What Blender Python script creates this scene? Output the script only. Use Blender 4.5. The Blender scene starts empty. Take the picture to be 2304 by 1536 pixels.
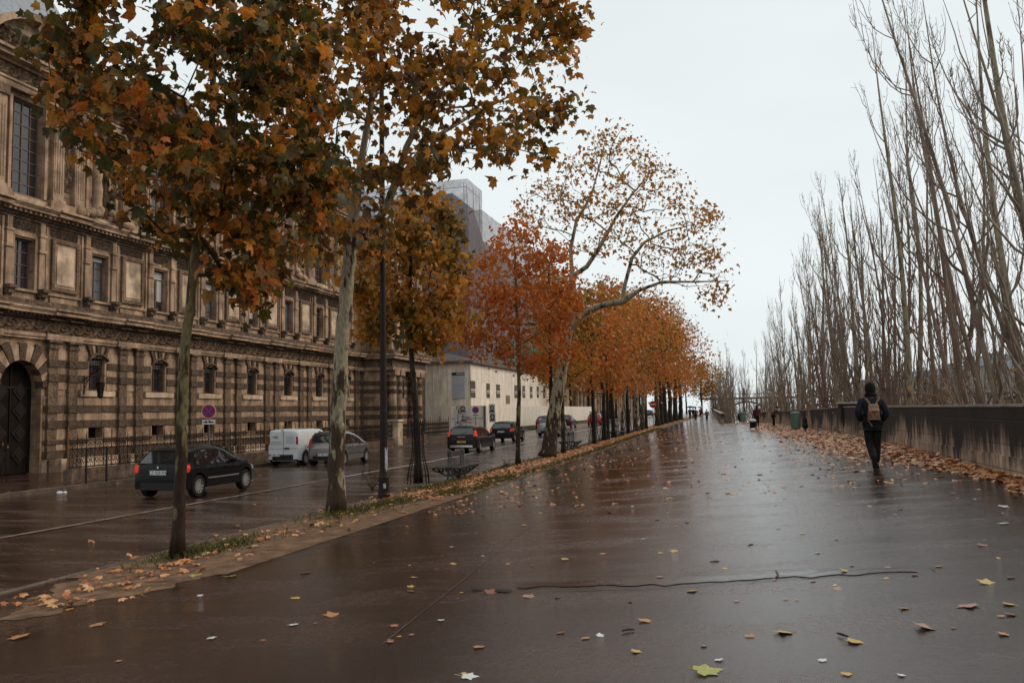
import bpy, math, random
import numpy as np
from mathutils import Vector, Matrix
random.seed(7)
rng = np.random.default_rng(7)
sc = bpy.context.scene
COL = sc.collection
PI = math.pi
# ------------------------------------------------------------------ camera
F = 1950.0
EYE = 1.55
YAW = math.atan(498 / F)
PITCH = math.atan(158 / F)
ROT = Matrix.Rotation(YAW, 3, 'Z') @ Matrix.Rotation(PI / 2 + PITCH, 3, 'X') @ Matrix.Rotation(-0.018, 3, 'Z')
cam_d = bpy.data.cameras.new('camera')
cam = bpy.data.objects.new('camera', cam_d)
COL.objects.link(cam)
cam_d.sensor_width = 36
cam_d.lens = 36 * F / 2304
cam_d.clip_start = 0.1
cam_d.clip_end = 6000
cam.matrix_world = Matrix.Translation((0, 0, EYE)) @ ROT.to_4x4()
sc.camera = cam
# ------------------------------------------------------------------ world, sun, exposure
w = bpy.data.worlds.new('World')
sc.world = w
w.use_nodes = True
nt = w.node_tree
nt.nodes.clear()
wo = nt.nodes.new('ShaderNodeOutputWorld')
bg = nt.nodes.new('ShaderNodeBackground')
sky = nt.nodes.new('ShaderNodeTexSky')
sky.sky_type = 'NISHITA'
sky.sun_disc = False
sky.sun_elevation = math.radians(38)
sky.sun_rotation = math.radians(60)
sky.air_density = 1.0
sky.dust_density = 4.0
sk = nt.nodes.new('ShaderNodeVectorMath'); sk.operation = 'SCALE'; sk.inputs['Scale'].default_value = 0.1
nt.links.new(sky.outputs[0], sk.inputs[0])
tc = nt.nodes.new('ShaderNodeTexCoord')
mp = nt.nodes.new('ShaderNodeMapping'); mp.inputs['Scale'].default_value = (1, 1, 3.2)
nt.links.new(tc.outputs['Generated'], mp.inputs[0])
nz = nt.nodes.new('ShaderNodeTexNoise'); nz.inputs['Scale'].default_value = 1.6; nz.inputs['Detail'].default_value = 4
nt.links.new(mp.outputs[0], nz.inputs[0])
cr = nt.nodes.new('ShaderNodeValToRGB')
cr.color_ramp.elements[0].position = 0.3; cr.color_ramp.elements[0].color = (0.645, 0.70, 0.71, 1)
cr.color_ramp.elements[1].position = 0.7; cr.color_ramp.elements[1].color = (0.735, 0.78, 0.785, 1)
nt.links.new(nz.outputs[0], cr.inputs[0])
mx = nt.nodes.new('ShaderNodeMixRGB'); mx.inputs[0].default_value = 0.95
nt.links.new(sk.outputs[0], mx.inputs[1]); nt.links.new(cr.outputs[0], mx.inputs[2])
nt.links.new(mx.outputs[0], bg.inputs[0])
bg.inputs[1].default_value = 1.0
nt.links.new(bg.outputs[0], wo.inputs[0])
sd = bpy.data.lights.new('sun', 'SUN'); sd.energy = 1.3; sd.angle = math.radians(30); sd.color = (1, 0.80, 0.62)
so = bpy.data.objects.new('sun', sd); COL.objects.link(so)
so.rotation_euler = (math.radians(52), 0, math.radians(-60 + 180))
sc.view_settings.view_transform = 'Standard'
sc.view_settings.look = 'None'
sc.view_settings.exposure = 0.28
sc.view_settings.gamma = 1.0
sc.cycles.max_bounces = 6
sc.cycles.transparent_max_bounces = 12
# ------------------------------------------------------------------ geometry helpers
def ray(px, py):
    return ROT @ Vector(((px - 1152) / F, -(py - 768) / F, -1))
SK = [-30, 40, 60, 80, 100, 140, 260]
def lerp_tab(s, tab): return float(np.interp(s, SK, tab))
CW = [1.22, 1.22, 1.40, 1.45, 1.50, 1.50, 1.2]
CE = [2.04, 2.04, 1.88, 1.78, 1.70, 1.60, 1.3]
CR = [2.30, 2.30, 2.20, 2.05, 1.92, 1.80, 1.5]
def zprom(x, y):
    a = lerp_tab(y, CW); b = lerp_tab(y, CE)
    return EYE - (a + (b - a) * (4.45 - x) / 10.95)
def zstrip(x, y):
    return EYE - (lerp_tab(y, CE) + 0.05 * (-6.5 - x))
def zroad(x, y):
    return EYE - lerp_tab(y, CR)
def zpave(x, y):
    return EYE - lerp_tab(y, CR) + 0.13
def hit(px, py, zf):
    d = ray(px, py); t = 20.0
    for _ in range(60):
        p = d * t
        tn = (zf(p.x, p.y) - EYE) / d.z
        t += 0.6 * (tn - t)
    p = d * t
    return Vector((p.x, p.y, zf(p.x, p.y)))
def at_x(px, py, X):
    d = ray(px, py); t = X / d.x
    return Vector((X, d.y * t, EYE + d.z * t))
def at_y(px, py, Y):
    d = ray(px, py); t = Y / d.y
    return Vector((d.x * t, Y, EYE + d.z * t))
def tree_s(px, X=-8.35):
    d = ray(px, 920); return d.y * X / d.x

class MB:
    def __init__(s): s.v = []; s.f = []; s.m = []; s.cm = 0
    def mat(s, i): s.cm = i; return s
    def add(s, vs, fs):
        o = len(s.v); s.v.extend([tuple(p) for p in vs])
        for f in fs: s.f.append(tuple(i + o for i in f)); s.m.append(s.cm)
    def box(s, x0, x1, y0, y1, z0, z1):
        if x0 > x1: x0, x1 = x1, x0
        if y0 > y1: y0, y1 = y1, y0
        if z0 > z1: z0, z1 = z1, z0
        s.add([(x0,y0,z0),(x1,y0,z0),(x1,y1,z0),(x0,y1,z0),(x0,y0,z1),(x1,y0,z1),(x1,y1,z1),(x0,y1,z1)],
              [(0,3,2,1),(4,5,6,7),(0,1,5,4),(1,2,6,5),(2,3,7,6),(3,0,4,7)])
    def rbox(s, x0, x1, y0, y1, z0, z1, b=0.02):   # chamfered box (in xy and top)
        pts = [(x0+b,y0),(x1-b,y0),(x1,y0+b),(x1,y1-b),(x1-b,y1),(x0+b,y1),(x0,y1-b),(x0,y0+b)]
        cx=(x0+x1)/2; cy=(y0+y1)/2
        def sh(p): return (p[0]+(b if p[0]<cx else -b), p[1]+(b if p[1]<cy else -b))
        r0=[(*sh(p),z0) for p in pts]; r1=[(*p,z0+b) for p in pts]; r2=[(*p,z1-b) for p in pts]; r3=[(*sh(p),z1) for p in pts]
        vs=r0+r1+r2+r3; fs=[tuple(range(7,-1,-1)), tuple(range(24,32))]
        for k in range(3):
            for i in range(8): j=(i+1)%8; fs.append((k*8+i,k*8+j,(k+1)*8+j,(k+1)*8+i))
        s.add(vs,fs)
    def tube(s, pts, rad, n=6, cap=True):
        pts = [Vector(p) for p in pts]
        if not hasattr(rad, '__len__'): rad = [rad] * len(pts)
        vs = []; fs = []
        L = len(pts); prev = None
        for i, p in enumerate(pts):
            d = (pts[min(i+1, L-1)] - pts[max(i-1, 0)])
            if d.length < 1e-9: d = Vector((0,0,1))
            d.normalize()
            if prev is None:
                a = Vector((1,0,0)) if abs(d.x) < 0.8 else Vector((0,1,0))
                u = d.cross(a).normalized()
            else:
                u = (prev - d * prev.dot(d))
                u = u.normalized() if u.length > 1e-6 else d.orthogonal().normalized()
            prev = u
            w_ = d.cross(u)
            for k in range(n):
                t = 2*PI*k/n
                vs.append(p + (u*math.cos(t) + w_*math.sin(t)) * rad[i])
        for i in range(L-1):
            for k in range(n):
                k2 = (k+1) % n
                fs.append((i*n+k, i*n+k2, (i+1)*n+k2, (i+1)*n+k))
        if cap:
            fs.append(tuple(range(n-1, -1, -1))); fs.append(tuple((L-1)*n + k for k in range(n)))
        s.add(vs, fs)
    def lathe(s, c, prof, n=16, axis='z', a0=0, a1=2*PI):
        full = abs(a1-a0-2*PI) < 1e-6; m = n if full else n+1
        vs = []
        for r, h in prof:
            for k in range(m):
                t = a0 + (a1-a0)*k/n
                u, w_ = r*math.cos(t), r*math.sin(t)
                if axis == 'z': vs.append((c[0]+u, c[1]+w_, c[2]+h))
                elif axis == 'x': vs.append((c[0]+h, c[1]+u, c[2]+w_))
                else: vs.append((c[0]+u, c[1]+h, c[2]+w_))
        fs = []
        for i in range(len(prof)-1):
            for k in range(n if full else n):
                k2 = (k+1) % m
                fs.append((i*m+k, i*m+k2, (i+1)*m+k2, (i+1)*m+k))
        s.add(vs, fs)
    def prism(s, poly, ax, a, b):      # poly in the two other axes, extruded along ax from a to b
        n = len(poly)
        def P(p, h):
            return (h, p[0], p[1]) if ax == 'x' else ((p[0], h, p[1]) if ax == 'y' else (p[0], p[1], h))
        s.add([P(p,a) for p in poly]+[P(p,b) for p in poly],
              [tuple(range(n-1,-1,-1)), tuple(range(n,2*n))]+[(i,(i+1)%n,n+(i+1)%n,n+i) for i in range(n)])
    def grid(s, nu, nv, fn):
        vs = [fn(i/nu, j/nv) for i in range(nu+1) for j in range(nv+1)]
        fs = [(i*(nv+1)+j, (i+1)*(nv+1)+j, (i+1)*(nv+1)+j+1, i*(nv+1)+j+1) for i in range(nu) for j in range(nv)]
        s.add(vs, fs)
    def ball(s, c, rx, ry=None, rz=None, nu=12, nv=8):
        ry = ry or rx; rz = rz or rx
        s.grid(nu, nv, lambda u, v: (c[0]+rx*math.cos(2*PI*u)*math.sin(PI*v), c[1]+ry*math.sin(2*PI*u)*math.sin(PI*v), c[2]+rz*math.cos(PI*v)))
    def build(s, name, mats, parent=None, smooth=False):
        me = bpy.data.meshes.new(name)
        me.from_pydata(s.v, [], s.f)
        if not isinstance(mats, (list, tuple)): mats = [mats]
        for m in mats: me.materials.append(m)
        if len(mats) > 1: me.polygons.foreach_set('material_index', s.m)
        if smooth: me.polygons.foreach_set('use_smooth', [True]*len(me.polygons))
        me.update()
        o = bpy.data.objects.new(name, me)
        COL.objects.link(o)
        if parent is not None: o.parent = parent
        return o
def build_near(mb, name, m, parent, centers, axis=1, smooth=False):
    """one object for each repeat: every face goes to the nearest centre"""
    out = {}
    C_ = np.array(centers)
    V = np.array(mb.v)
    for f in mb.f:
        k = int(np.argmin(np.abs(C_ - V[list(f), axis].mean()))); out.setdefault(k, []).append(f)
    for k in sorted(out):
        q = MB(); mp_ = {}
        for f in out[k]:
            for i in f:
                if i not in mp_: mp_[i] = len(q.v); q.v.append(mb.v[i])
            q.f.append(tuple(mp_[i] for i in f)); q.m.append(0)
        q.build(name, m, parent, smooth)
def tag(o, label=None, cat=None, group=None, kind=None):
    if label: o['label'] = label
    if cat: o['category'] = cat
    if group: o['group'] = group
    if kind: o['kind'] = kind
    return o
def empty(name, loc=(0,0,0), label=None, cat=None, group=None, rz=0):
    o = bpy.data.objects.new(name, None); COL.objects.link(o)
    o.location = loc; o.rotation_euler = (0,0,rz); o.empty_display_size = 0.3
    return tag(o, label, cat, group)
def copy_tree(o, parent=None):
    c = o.copy(); COL.objects.link(c); c.parent = parent
    for ch in list(o.children): copy_tree(ch, c)
    return c
# ------------------------------------------------------------------ materials
def mat(name, col, rough=0.6, spec=0.22, metal=0.0, noise=0.0, nscale=3.0, bump=0.0, bscale=30.0, emit=None, es=1.0, coat=0.0, stretch=(1,1,1), col2=None, streak=0.0):
    m = bpy.data.materials.new(name); m.use_nodes = True
    n = m.node_tree.nodes; l = m.node_tree.links
    b = n['Principled BSDF']
    b.inputs['Base Color'].default_value = (*col, 1); b.inputs['Roughness'].default_value = rough
    b.inputs['Specular IOR Level'].default_value = spec; b.inputs['Metallic'].default_value = metal
    b.inputs['Coat Weight'].default_value = coat
    if emit: b.inputs['Emission Color'].default_value = (*emit,1); b.inputs['Emission Strength'].default_value = es
    tcn = n.new('ShaderNodeTexCoord'); mpn = n.new('ShaderNodeMapping'); mpn.inputs['Scale'].default_value = stretch
    l.new(tcn.outputs['Object'], mpn.inputs[0])
    if noise > 0 or col2:
        t = n.new('ShaderNodeTexNoise'); t.inputs['Scale'].default_value = nscale; t.inputs['Detail'].default_value = 6; t.inputs['Roughness'].default_value = 0.65
        l.new(mpn.outputs[0], t.inputs[0])
        r = n.new('ShaderNodeValToRGB')
        r.color_ramp.elements[0].position = 0.35; r.color_ramp.elements[1].position = 0.65
        c2 = col2 or tuple(c*(1-noise) for c in col)
        c1 = col if col2 else tuple(min(1, c*(1+noise*0.6)) for c in col)
        r.color_ramp.elements[0].color = (*c2,1); r.color_ramp.elements[1].color = (*c1,1)
        l.new(t.outputs[0], r.inputs[0]); out = r.outputs[0]
        if streak > 0:
            m2 = n.new('ShaderNodeMapping'); m2.inputs['Scale'].default_value = (1.2, 1.2, 0.12); l.new(tcn.outputs['Object'], m2.inputs[0])
            t2 = n.new('ShaderNodeTexNoise'); t2.inputs['Scale'].default_value = 2.4; t2.inputs['Detail'].default_value = 8; t2.inputs['Roughness'].default_value = 0.7
            l.new(m2.outputs[0], t2.inputs[0])
            r2 = n.new('ShaderNodeValToRGB'); r2.color_ramp.elements[0].position = 0.38; r2.color_ramp.elements[1].position = 0.6
            k = 1-streak; r2.color_ramp.elements[0].color = (k,k*0.95,k*0.9,1); r2.color_ramp.elements[1].color = (1,1,1,1)
            l.new(t2.outputs[0], r2.inputs[0])
            mm = n.new('ShaderNodeMixRGB'); mm.blend_type = 'MULTIPLY'; mm.inputs[0].default_value = 1
            l.new(out, mm.inputs[1]); l.new(r2.outputs[0], mm.inputs[2]); out = mm.outputs[0]
        l.new(out, b.inputs['Base Color'])
    if bump > 0:
        t = n.new('ShaderNodeTexNoise'); t.inputs['Scale'].default_value = bscale; t.inputs['Detail'].default_value = 5
        l.new(mpn.outputs[0], t.inputs[0])
        bp = n.new('ShaderNodeBump'); bp.inputs['Strength'].default_value = bump; bp.inputs['Distance'].default_value = 0.05
        l.new(t.outputs[0], bp.inputs['Height']); l.new(bp.outputs[0], b.inputs['Normal'])
    return m
def leafmat(name, cols, trans=0.35, rough=0.5, blotch=0.5):
    m = bpy.data.materials.new(name); m.use_nodes = True
    n = m.node_tree.nodes; l = m.node_tree.links; n.clear()
    out = n.new('ShaderNodeOutputMaterial'); pr = n.new('ShaderNodeBsdfPrincipled'); tr = n.new('ShaderNodeBsdfTranslucent'); mxs = n.new('ShaderNodeMixShader')
    g = n.new('ShaderNodeNewGeometry'); t = n.new('ShaderNodeTexNoise'); t.inputs['Scale'].default_value = 0.55; t.inputs['Detail'].default_value = 2
    tc_ = n.new('ShaderNodeTexCoord'); l.new(tc_.outputs['Object'], t.inputs[0])
    mr = n.new('ShaderNodeMapRange'); mr.inputs[1].default_value = 0.3; mr.inputs[2].default_value = 0.7; l.new(t.outputs[0], mr.inputs[0])
    mv = n.new('ShaderNodeMix'); mv.data_type = 'FLOAT'; mv.inputs[0].default_value = blotch
    l.new(g.outputs['Random Per Island'], mv.inputs[2]); l.new(mr.outputs[0], mv.inputs[3])
    r = n.new('ShaderNodeValToRGB'); e = r.color_ramp.elements
    while len(e) < len(cols): e.new(0.5)
    for i, c in enumerate(cols): e[i].position = c[0]; e[i].color = (*c[1], 1)
    l.new(mv.outputs[0], r.inputs[0])
    t3 = n.new('ShaderNodeTexNoise'); t3.inputs['Scale'].default_value = 22; l.new(tc_.outputs['Object'], t3.inputs[0])
    hsv = n.new('ShaderNodeMixRGB'); hsv.blend_type = 'MULTIPLY'; hsv.inputs[0].default_value = 1
    r3 = n.new('ShaderNodeValToRGB'); r3.color_ramp.elements[0].color = (0.55,0.5,0.45,1); r3.color_ramp.elements[0].position = 0.3; r3.color_ramp.elements[1].color = (1.0,1.0,1.0,1); r3.color_ramp.elements[1].position = 0.6
    l.new(t3.outputs[0], r3.inputs[0]); l.new(r.outputs[0], hsv.inputs[1]); l.new(r3.outputs[0], hsv.inputs[2])
    l.new(hsv.outputs[0], pr.inputs['Base Color']); l.new(hsv.outputs[0], tr.inputs[0])
    pr.inputs['Roughness'].default_value = rough; pr.inputs['Specular IOR Level'].default_value = 0.35
    mxs.inputs[0].default_value = trans
    l.new(pr.outputs[0], mxs.inputs[1]); l.new(tr.outputs[0], mxs.inputs[2]); l.new(mxs.outputs[0], out.inputs[0])
    return m
def wetmat(name, dry, wetc, r0, r1, bump, bdist, scale=(1,1,1), fine=0.25, spec=0.5, rs=0.6, us=1.6, lo=0.36, hi=0.62):
    """wet asphalt: puddled roughness, gentle undulation, fine aggregate grain"""
    m = bpy.data.materials.new(name); m.use_nodes = True
    n = m.node_tree.nodes; l = m.node_tree.links; b = n['Principled BSDF']
    tc_ = n.new('ShaderNodeTexCoord'); mp_ = n.new('ShaderNodeMapping'); mp_.inputs['Scale'].default_value = scale
    l.new(tc_.outputs['Object'], mp_.inputs[0])
    a = n.new('ShaderNodeTexNoise'); a.inputs['Scale'].default_value = rs; a.inputs['Detail'].default_value = 7; a.inputs['Roughness'].default_value = 0.62; l.new(mp_.outputs[0], a.inputs[0])
    mr = n.new('ShaderNodeMapRange'); mr.inputs[1].default_value = lo; mr.inputs[2].default_value = hi; mr.inputs[3].default_value = r0; mr.inputs[4].default_value = r1
    l.new(a.outputs[0], mr.inputs[0]); rf_ = n.new('ShaderNodeMath'); rf_.operation = 'MULTIPLY'; l.new(mr.outputs[0], rf_.inputs[0]); l.new(rf_.outputs[0], b.inputs['Roughness'])
    c = n.new('ShaderNodeValToRGB'); c.color_ramp.elements[0].position = 0.38; c.color_ramp.elements[1].position = 0.66
    c.color_ramp.elements[0].color = (*wetc,1); c.color_ramp.elements[1].color = (*dry,1); l.new(a.outputs[0], c.inputs[0])
    f = n.new('ShaderNodeTexNoise'); f.inputs['Scale'].default_value = 17; f.inputs['Detail'].default_value = 8; f.inputs['Roughness'].default_value = 0.75; l.new(tc_.outputs['Object'], f.inputs[0])
    fr = n.new('ShaderNodeMapRange'); fr.inputs[1].default_value = 0.3; fr.inputs[2].default_value = 0.7; fr.inputs[3].default_value = 0.35; fr.inputs[4].default_value = 1.7; l.new(f.outputs[0], fr.inputs[0])
    l.new(fr.outputs[0], rf_.inputs[1]); mu = n.new('ShaderNodeVectorMath'); mu.operation = 'SCALE'; l.new(c.outputs[0], mu.inputs[0]); l.new(fr.outputs[0], mu.inputs['Scale'])
    l.new(mu.outputs[0], b.inputs['Base Color']); b.inputs['Specular IOR Level'].default_value = spec; b.inputs['Specular Tint'].default_value = (1.0, 0.93, 0.88, 1)
    u = n.new('ShaderNodeTexNoise'); u.inputs['Scale'].default_value = us; u.inputs['Detail'].default_value = 5; u.inputs['Roughness'].default_value = 0.55; l.new(mp_.outputs[0], u.inputs[0])
    b1 = n.new('ShaderNodeBump'); b1.inputs['Strength'].default_value = bump; b1.inputs['Distance'].default_value = bdist; l.new(u.outputs[0], b1.inputs['Height'])
    b2 = n.new('ShaderNodeBump'); b2.inputs['Strength'].default_value = fine; b2.inputs['Distance'].default_value = 0.0045; l.new(f.outputs[0], b2.inputs['Height']); l.new(b1.outputs[0], b2.inputs['Normal'])
    l.new(b2.outputs[0], b.inputs['Normal'])
    return m
def stonemat(name, col, joint=True, bw=0.9, bh=0.32, dark=0.45, bump=0.4, streak=0.4):
    m = mat(name, col, rough=0.75, spec=0.3, noise=0.5, nscale=1.1, bump=0, streak=streak)
    n = m.node_tree.nodes; l = m.node_tree.links; b = n['Principled BSDF']
    src = b.inputs['Base Color'].links[0].from_socket
    tc_ = n.new('ShaderNodeTexCoord'); sp = n.new('ShaderNodeSeparateXYZ'); l.new(tc_.outputs['Object'], sp.inputs[0])
    ad = n.new('ShaderNodeMath'); ad.operation = 'ADD'; l.new(sp.outputs[0], ad.inputs[0]); l.new(sp.outputs[1], ad.inputs[1])
    cb = n.new('ShaderNodeCombineXYZ'); l.new(ad.outputs[0], cb.inputs[0]); l.new(sp.outputs[2], cb.inputs[1])
    br = n.new('ShaderNodeTexBrick'); br.inputs['Scale'].default_value = 1; br.inputs['Brick Width'].default_value = bw; br.inputs['Row Height'].default_value = bh
    br.inputs['Mortar Size'].default_value = 0.012 if joint else 0.0; br.inputs['Mortar Smooth'].default_value = 0.4
    br.inputs['Color1'].default_value = (1,1,1,1); br.inputs['Color2'].default_value = (0.8,0.78,0.76,1); br.inputs['Mortar'].default_value = (dark,dark*0.95,dark*0.9,1)
    l.new(cb.outputs[0], br.inputs[0])
    mm = n.new('ShaderNodeMixRGB'); mm.blend_type = 'MULTIPLY'; mm.inputs[0].default_value = 1
    l.new(src, mm.inputs[1]); l.new(br.outputs[0], mm.inputs[2]); l.new(mm.outputs[0], b.inputs['Base Color'])
    t = n.new('ShaderNodeTexNoise'); t.inputs['Scale'].default_value = 14; t.inputs['Detail'].default_value = 6; l.new(tc_.outputs['Object'], t.inputs[0])
    bp = n.new('ShaderNodeBump'); bp.inputs['Strength'].default_value = bump; bp.inputs['Distance'].default_value = 0.03; l.new(t.outputs[0], bp.inputs['Height'])
    bp2 = n.new('ShaderNodeBump'); bp2.inputs['Strength'].default_value = 0.6; bp2.inputs['Distance'].default_value = 0.02; bp2.invert = True; l.new(br.outputs['Fac'], bp2.inputs['Height']); l.new(bp.outputs[0], bp2.inputs['Normal'])
    l.new(bp2.outputs[0], b.inputs['Normal'])
    return m
M = {}
M['stone'] = stonemat('pale stone', (0.40, 0.27, 0.18))
M['stone_plain'] = stonemat('pale smooth stone', (0.44, 0.305, 0.205), joint=False)
M['panel'] = stonemat('cream panel stone', (0.60, 0.465, 0.335), joint=False, streak=0.2)
M['verm'] = mat('dark vermiculated stone', (0.115, 0.076, 0.052), 0.85, 0.3, noise=0.5, nscale=6, bump=1.0, bscale=22, streak=0.3)
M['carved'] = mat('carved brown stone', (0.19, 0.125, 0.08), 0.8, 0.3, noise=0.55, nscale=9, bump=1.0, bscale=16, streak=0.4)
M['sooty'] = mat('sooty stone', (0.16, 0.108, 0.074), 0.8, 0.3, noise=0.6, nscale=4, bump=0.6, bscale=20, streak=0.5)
M['slate'] = mat('blue grey slate', (0.2, 0.23, 0.27), 0.35, 0.5, noise=0.25, nscale=6, bump=0.3, bscale=30)
M['glass'] = mat('window glass', (0.03, 0.028, 0.03), 0.08, 0.8, noise=0.4, nscale=0.8)
M['blind'] = mat('pale window blind', (0.4, 0.4, 0.38), 0.8)
M['winframe'] = mat('painted window frame', (0.13, 0.085, 0.07), 0.5)
M['door'] = mat('dark wooden door', (0.012, 0.008, 0.006), 0.8, 0.1, noise=0.4)
M['iron'] = mat('dark iron', (0.02, 0.012, 0.009), 0.5, noise=0.5, nscale=14)
M['gilt'] = mat('rusty gilt iron', (0.2, 0.09, 0.03), 0.5, noise=0.4, nscale=20)
# ------------------------------------------------------------------ the setting
M['prom'] = wetmat('wet promenade asphalt', (0.034, 0.015, 0.009), (0.011, 0.0045, 0.0022), 0.04, 0.24, 0.24, 0.011, (0.55, 1.5, 1), 1.0, spec=0.8, rs=0.8, lo=0.42, hi=0.58)
M['road'] = wetmat('wet road asphalt', (0.065, 0.036, 0.025), (0.02, 0.010, 0.0065), 0.08, 0.32, 0.8, 0.02, (0.5, 1.6, 1), 0.8, spec=0.9, rs=0.9, us=4.5)
M['pave'] = wetmat('wet pavement', (0.05, 0.025, 0.016), (0.02, 0.010, 0.006), 0.1, 0.35, 0.3, 0.02, (1,1,1), 0.5)
M['kerb'] = stonemat('granite kerb', (0.14, 0.105, 0.08), bw=1.1, bh=5)
M['dirt'] = mat('sandy dirt', (0.21, 0.125, 0.075), 0.9, 0.2, noise=0.55, nscale=3.5, bump=0.9, bscale=60)
M['earth'] = mat('dark earth', (0.06, 0.045, 0.03), 0.95, 0.2, noise=0.4)
M['quay'] = mat('quay ground', (0.11, 0.085, 0.06), 0.8, noise=0.4, nscale=0.5)
M['line'] = mat('worn white road paint', (0.5, 0.47, 0.44), 0.4, noise=0.35, nscale=5)
M['line_worn'] = mat('very worn road paint', (0.22, 0.15, 0.105), 0.5, noise=0.6, nscale=4)
M['water'] = mat('river water', (0.10, 0.12, 0.11), 0.12, 0.6, bump=0.5, bscale=1.2, stretch=(1,0.5,1))
def sheet(name, xs, ys, zf, m, lab=None):
    b = MB()
    vs = [(x(y) if callable(x) else x, y, 0) for y in ys for x in xs]
    vs = [(v[0], v[1], zf(v[0], v[1])) for v in vs]
    n = len(xs)
    b.add(vs, [(j*n+i, j*n+i+1, (j+1)*n+i+1, (j+1)*n+i) for j in range(len(ys)-1) for i in range(n-1)])
    o = b.build(name, m, smooth=True); o['kind'] = 'structure'; return o
def wallx(y): return float(np.interp(y, [-30, 42, 60, 80, 92], [4.45, 4.45, 4.2, 3.6, 1.7]))
ysn = list(np.arange(-12, 93, 1.0)) + [92.5]
sheet('promenade', [-6.5, -5, -3, -1, 1, 3, lambda y: wallx(y) + 0.1], ysn, lambda x, y: zprom(x, y), M['prom'])
sheet('promenade_beyond', [-6.5, -4, lambda y: float(np.interp(y, [92.4, 140, 260], [-1.2, -2.6, -6.2]))], list(np.arange(92.4, 262, 6)), lambda x, y: zprom(x, y) - 0.004, M['prom'])
sheet('verge', [-9.0, -8.3, -7.4, -6.5], [10.2 + 0.9*0] + list(np.arange(11, 262, 1.5)), lambda x, y: zstrip(x, y) + (0.004 if x > -6.6 else 0.03*math.sin(y*0.9 + x*3)*(1 if -8.9 < x < -6.9 else 0)) , M['dirt'])
sheet('verge_crossing', [-9.0, -7.8, -6.5], list(np.arange(-12, 10.6, 0.5)), lambda x, y: zstrip(x, y) - 0.008, M['pave'])
sheet('road', [-21.2, -18, -14, -11, -9.12], list(np.arange(-20, 264, 2)), lambda x, y: zroad(x, y) + 0.05*(1-((x+15.2)/6)**2), M['road'])
sheet('pavement', [-28.0, -25, -21.5], list(np.arange(-20, 90, 2)), zpave, M['pave'])
def kerb(name, x0, x1, ys, ztop, zbot):
    b = MB()
    for a, c in zip(ys[:-1], ys[1:]):
        z0, z1 = ztop(x0, a), ztop(x0, c)
        b.add([(x0,a,zbot),(x1,a,zbot),(x1,c,zbot),(x0,c,zbot),(x0,a,z0),(x1,a,z0),(x1,c,z1),(x0,c,z1)], [(4,5,6,7),(0,1,5,4),(1,2,6,5),(2,3,7,6),(3,0,4,7)])
    o = b.build(name, M['kerb']); o['kind'] = 'structure'
b = MB(); rg = random.Random(4); A_ = []; n_r = 60
for j in range(n_r+1):                                   # ragged sandy tongue where the verge thins out
    u = j/n_r; y = 10.45 - 2.7*u; wv = (1-u)**0.7
    xl = -7.55 - 1.35*wv + (0.10*math.sin(u*17)+0.05*math.sin(u*41+1)+rg.uniform(-0.02, 0.02))*min(1, u*12); xr = -7.45 + 0.95*wv*(1-0.25*u) + (0.12*math.sin(u*13+2)+0.06*math.sin(u*37)+rg.uniform(-0.03, 0.03))*min(1, u*12)
    for k in range(5): x = xl+(xr-xl)*k/4; A_.append((x, y, zstrip(x, y) - 0.0045 + 0.012*(1-u)*(1 if 0 < k < 4 else 0)))
b.add(A_, [(j*5+k, j*5+k+1, (j+1)*5+k+1, (j+1)*5+k) for j in range(n_r) for k in range(4)])
o = b.build('verge_end', M['dirt'], smooth=True); o['kind'] = 'structure'
kerb('kerb', -9.13, -9.0, list(np.arange(-20, 263, 2)), lambda x, y: zstrip(-9.0, y) + 0.006, -1.3)
kerb('kerb', -21.5, -21.19, list(np.arange(-20, 263, 2)), lambda x, y: zpave(x, y) + 0.004, -1.3)
b = MB(); b.add([(-900, -300, -1.35), (-1.0, -300, -1.35), (-1.0, 92.6, -1.35), (-1.3, 92.6, -1.35), (-2.7, 140, -1.35), (-6.3, 262, -1.35), (-60, 700, -1.35), (-900, 2500, -1.35)], [tuple(range(8))])
b.build('ground', M['earth'])['kind'] = 'structure'
b = MB(); b.box(4.9, 16, -60, 210, -8.2, -6.2); b.box(1.9, 4.89, 93, 210, -8.2, -6.25)
b.build('lower_quay', M['quay'])['kind'] = 'structure'
b = MB(); b.add([(-400, -300, -7.6), (1500, -300, -7.6), (1500, 3500, -7.6), (-400, 3500, -7.6)], [(0,1,2,3)])
b.build('river', M['water'])['kind'] = 'structure'
# retaining quay wall faces under the promenade
b = MB(); b.box(-1.2, 1.85, 91.5, 92.45, -8.0, zprom(0, 92) - 0.02); b.box(4.56, 4.92, -30, 60, -8, zprom(4.4, 30)-0.4)
for a, c in zip(range(92, 260, 12), range(104, 272, 12)):
    xa, xc = np.interp([a, c], [92.4, 140, 260], [-1.2, -2.6, -6.2])
    b.add([(xa,a,-8),(xc,c,-8),(xc,c,zprom(xc,c)-0.01),(xa,a,zprom(xa,a)-0.01)], [(0,1,2,3)])
b.build('embankment', M['sooty'])['kind'] = 'structure'
# road markings (worn lane line)
b = MB(); bw = MB(); y = 0.0
def lx(y): return float(np.interp(y, [0, 15, 40, 100, 260], [-14.0, -13.8, -13.9, -15.0, -16]))
while y < 200:
    n = y + 1.5
    q = [(lx(y)-0.08, y, zroad(0,y)+0.061), (lx(y)+0.08, y, zroad(0,y)+0.061), (lx(n)+0.08, n, zroad(0,n)+0.061), (lx(n)-0.08, n, zroad(0,n)+0.061)]
    (b if y > 27 else bw).add(q, [(0,1,2,3)])
    y = n
b.build('lane_line', M['line'])['kind'] = 'structure'
bw.build('worn_lane_line', M['line_worn'])['kind'] = 'structure'
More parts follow.
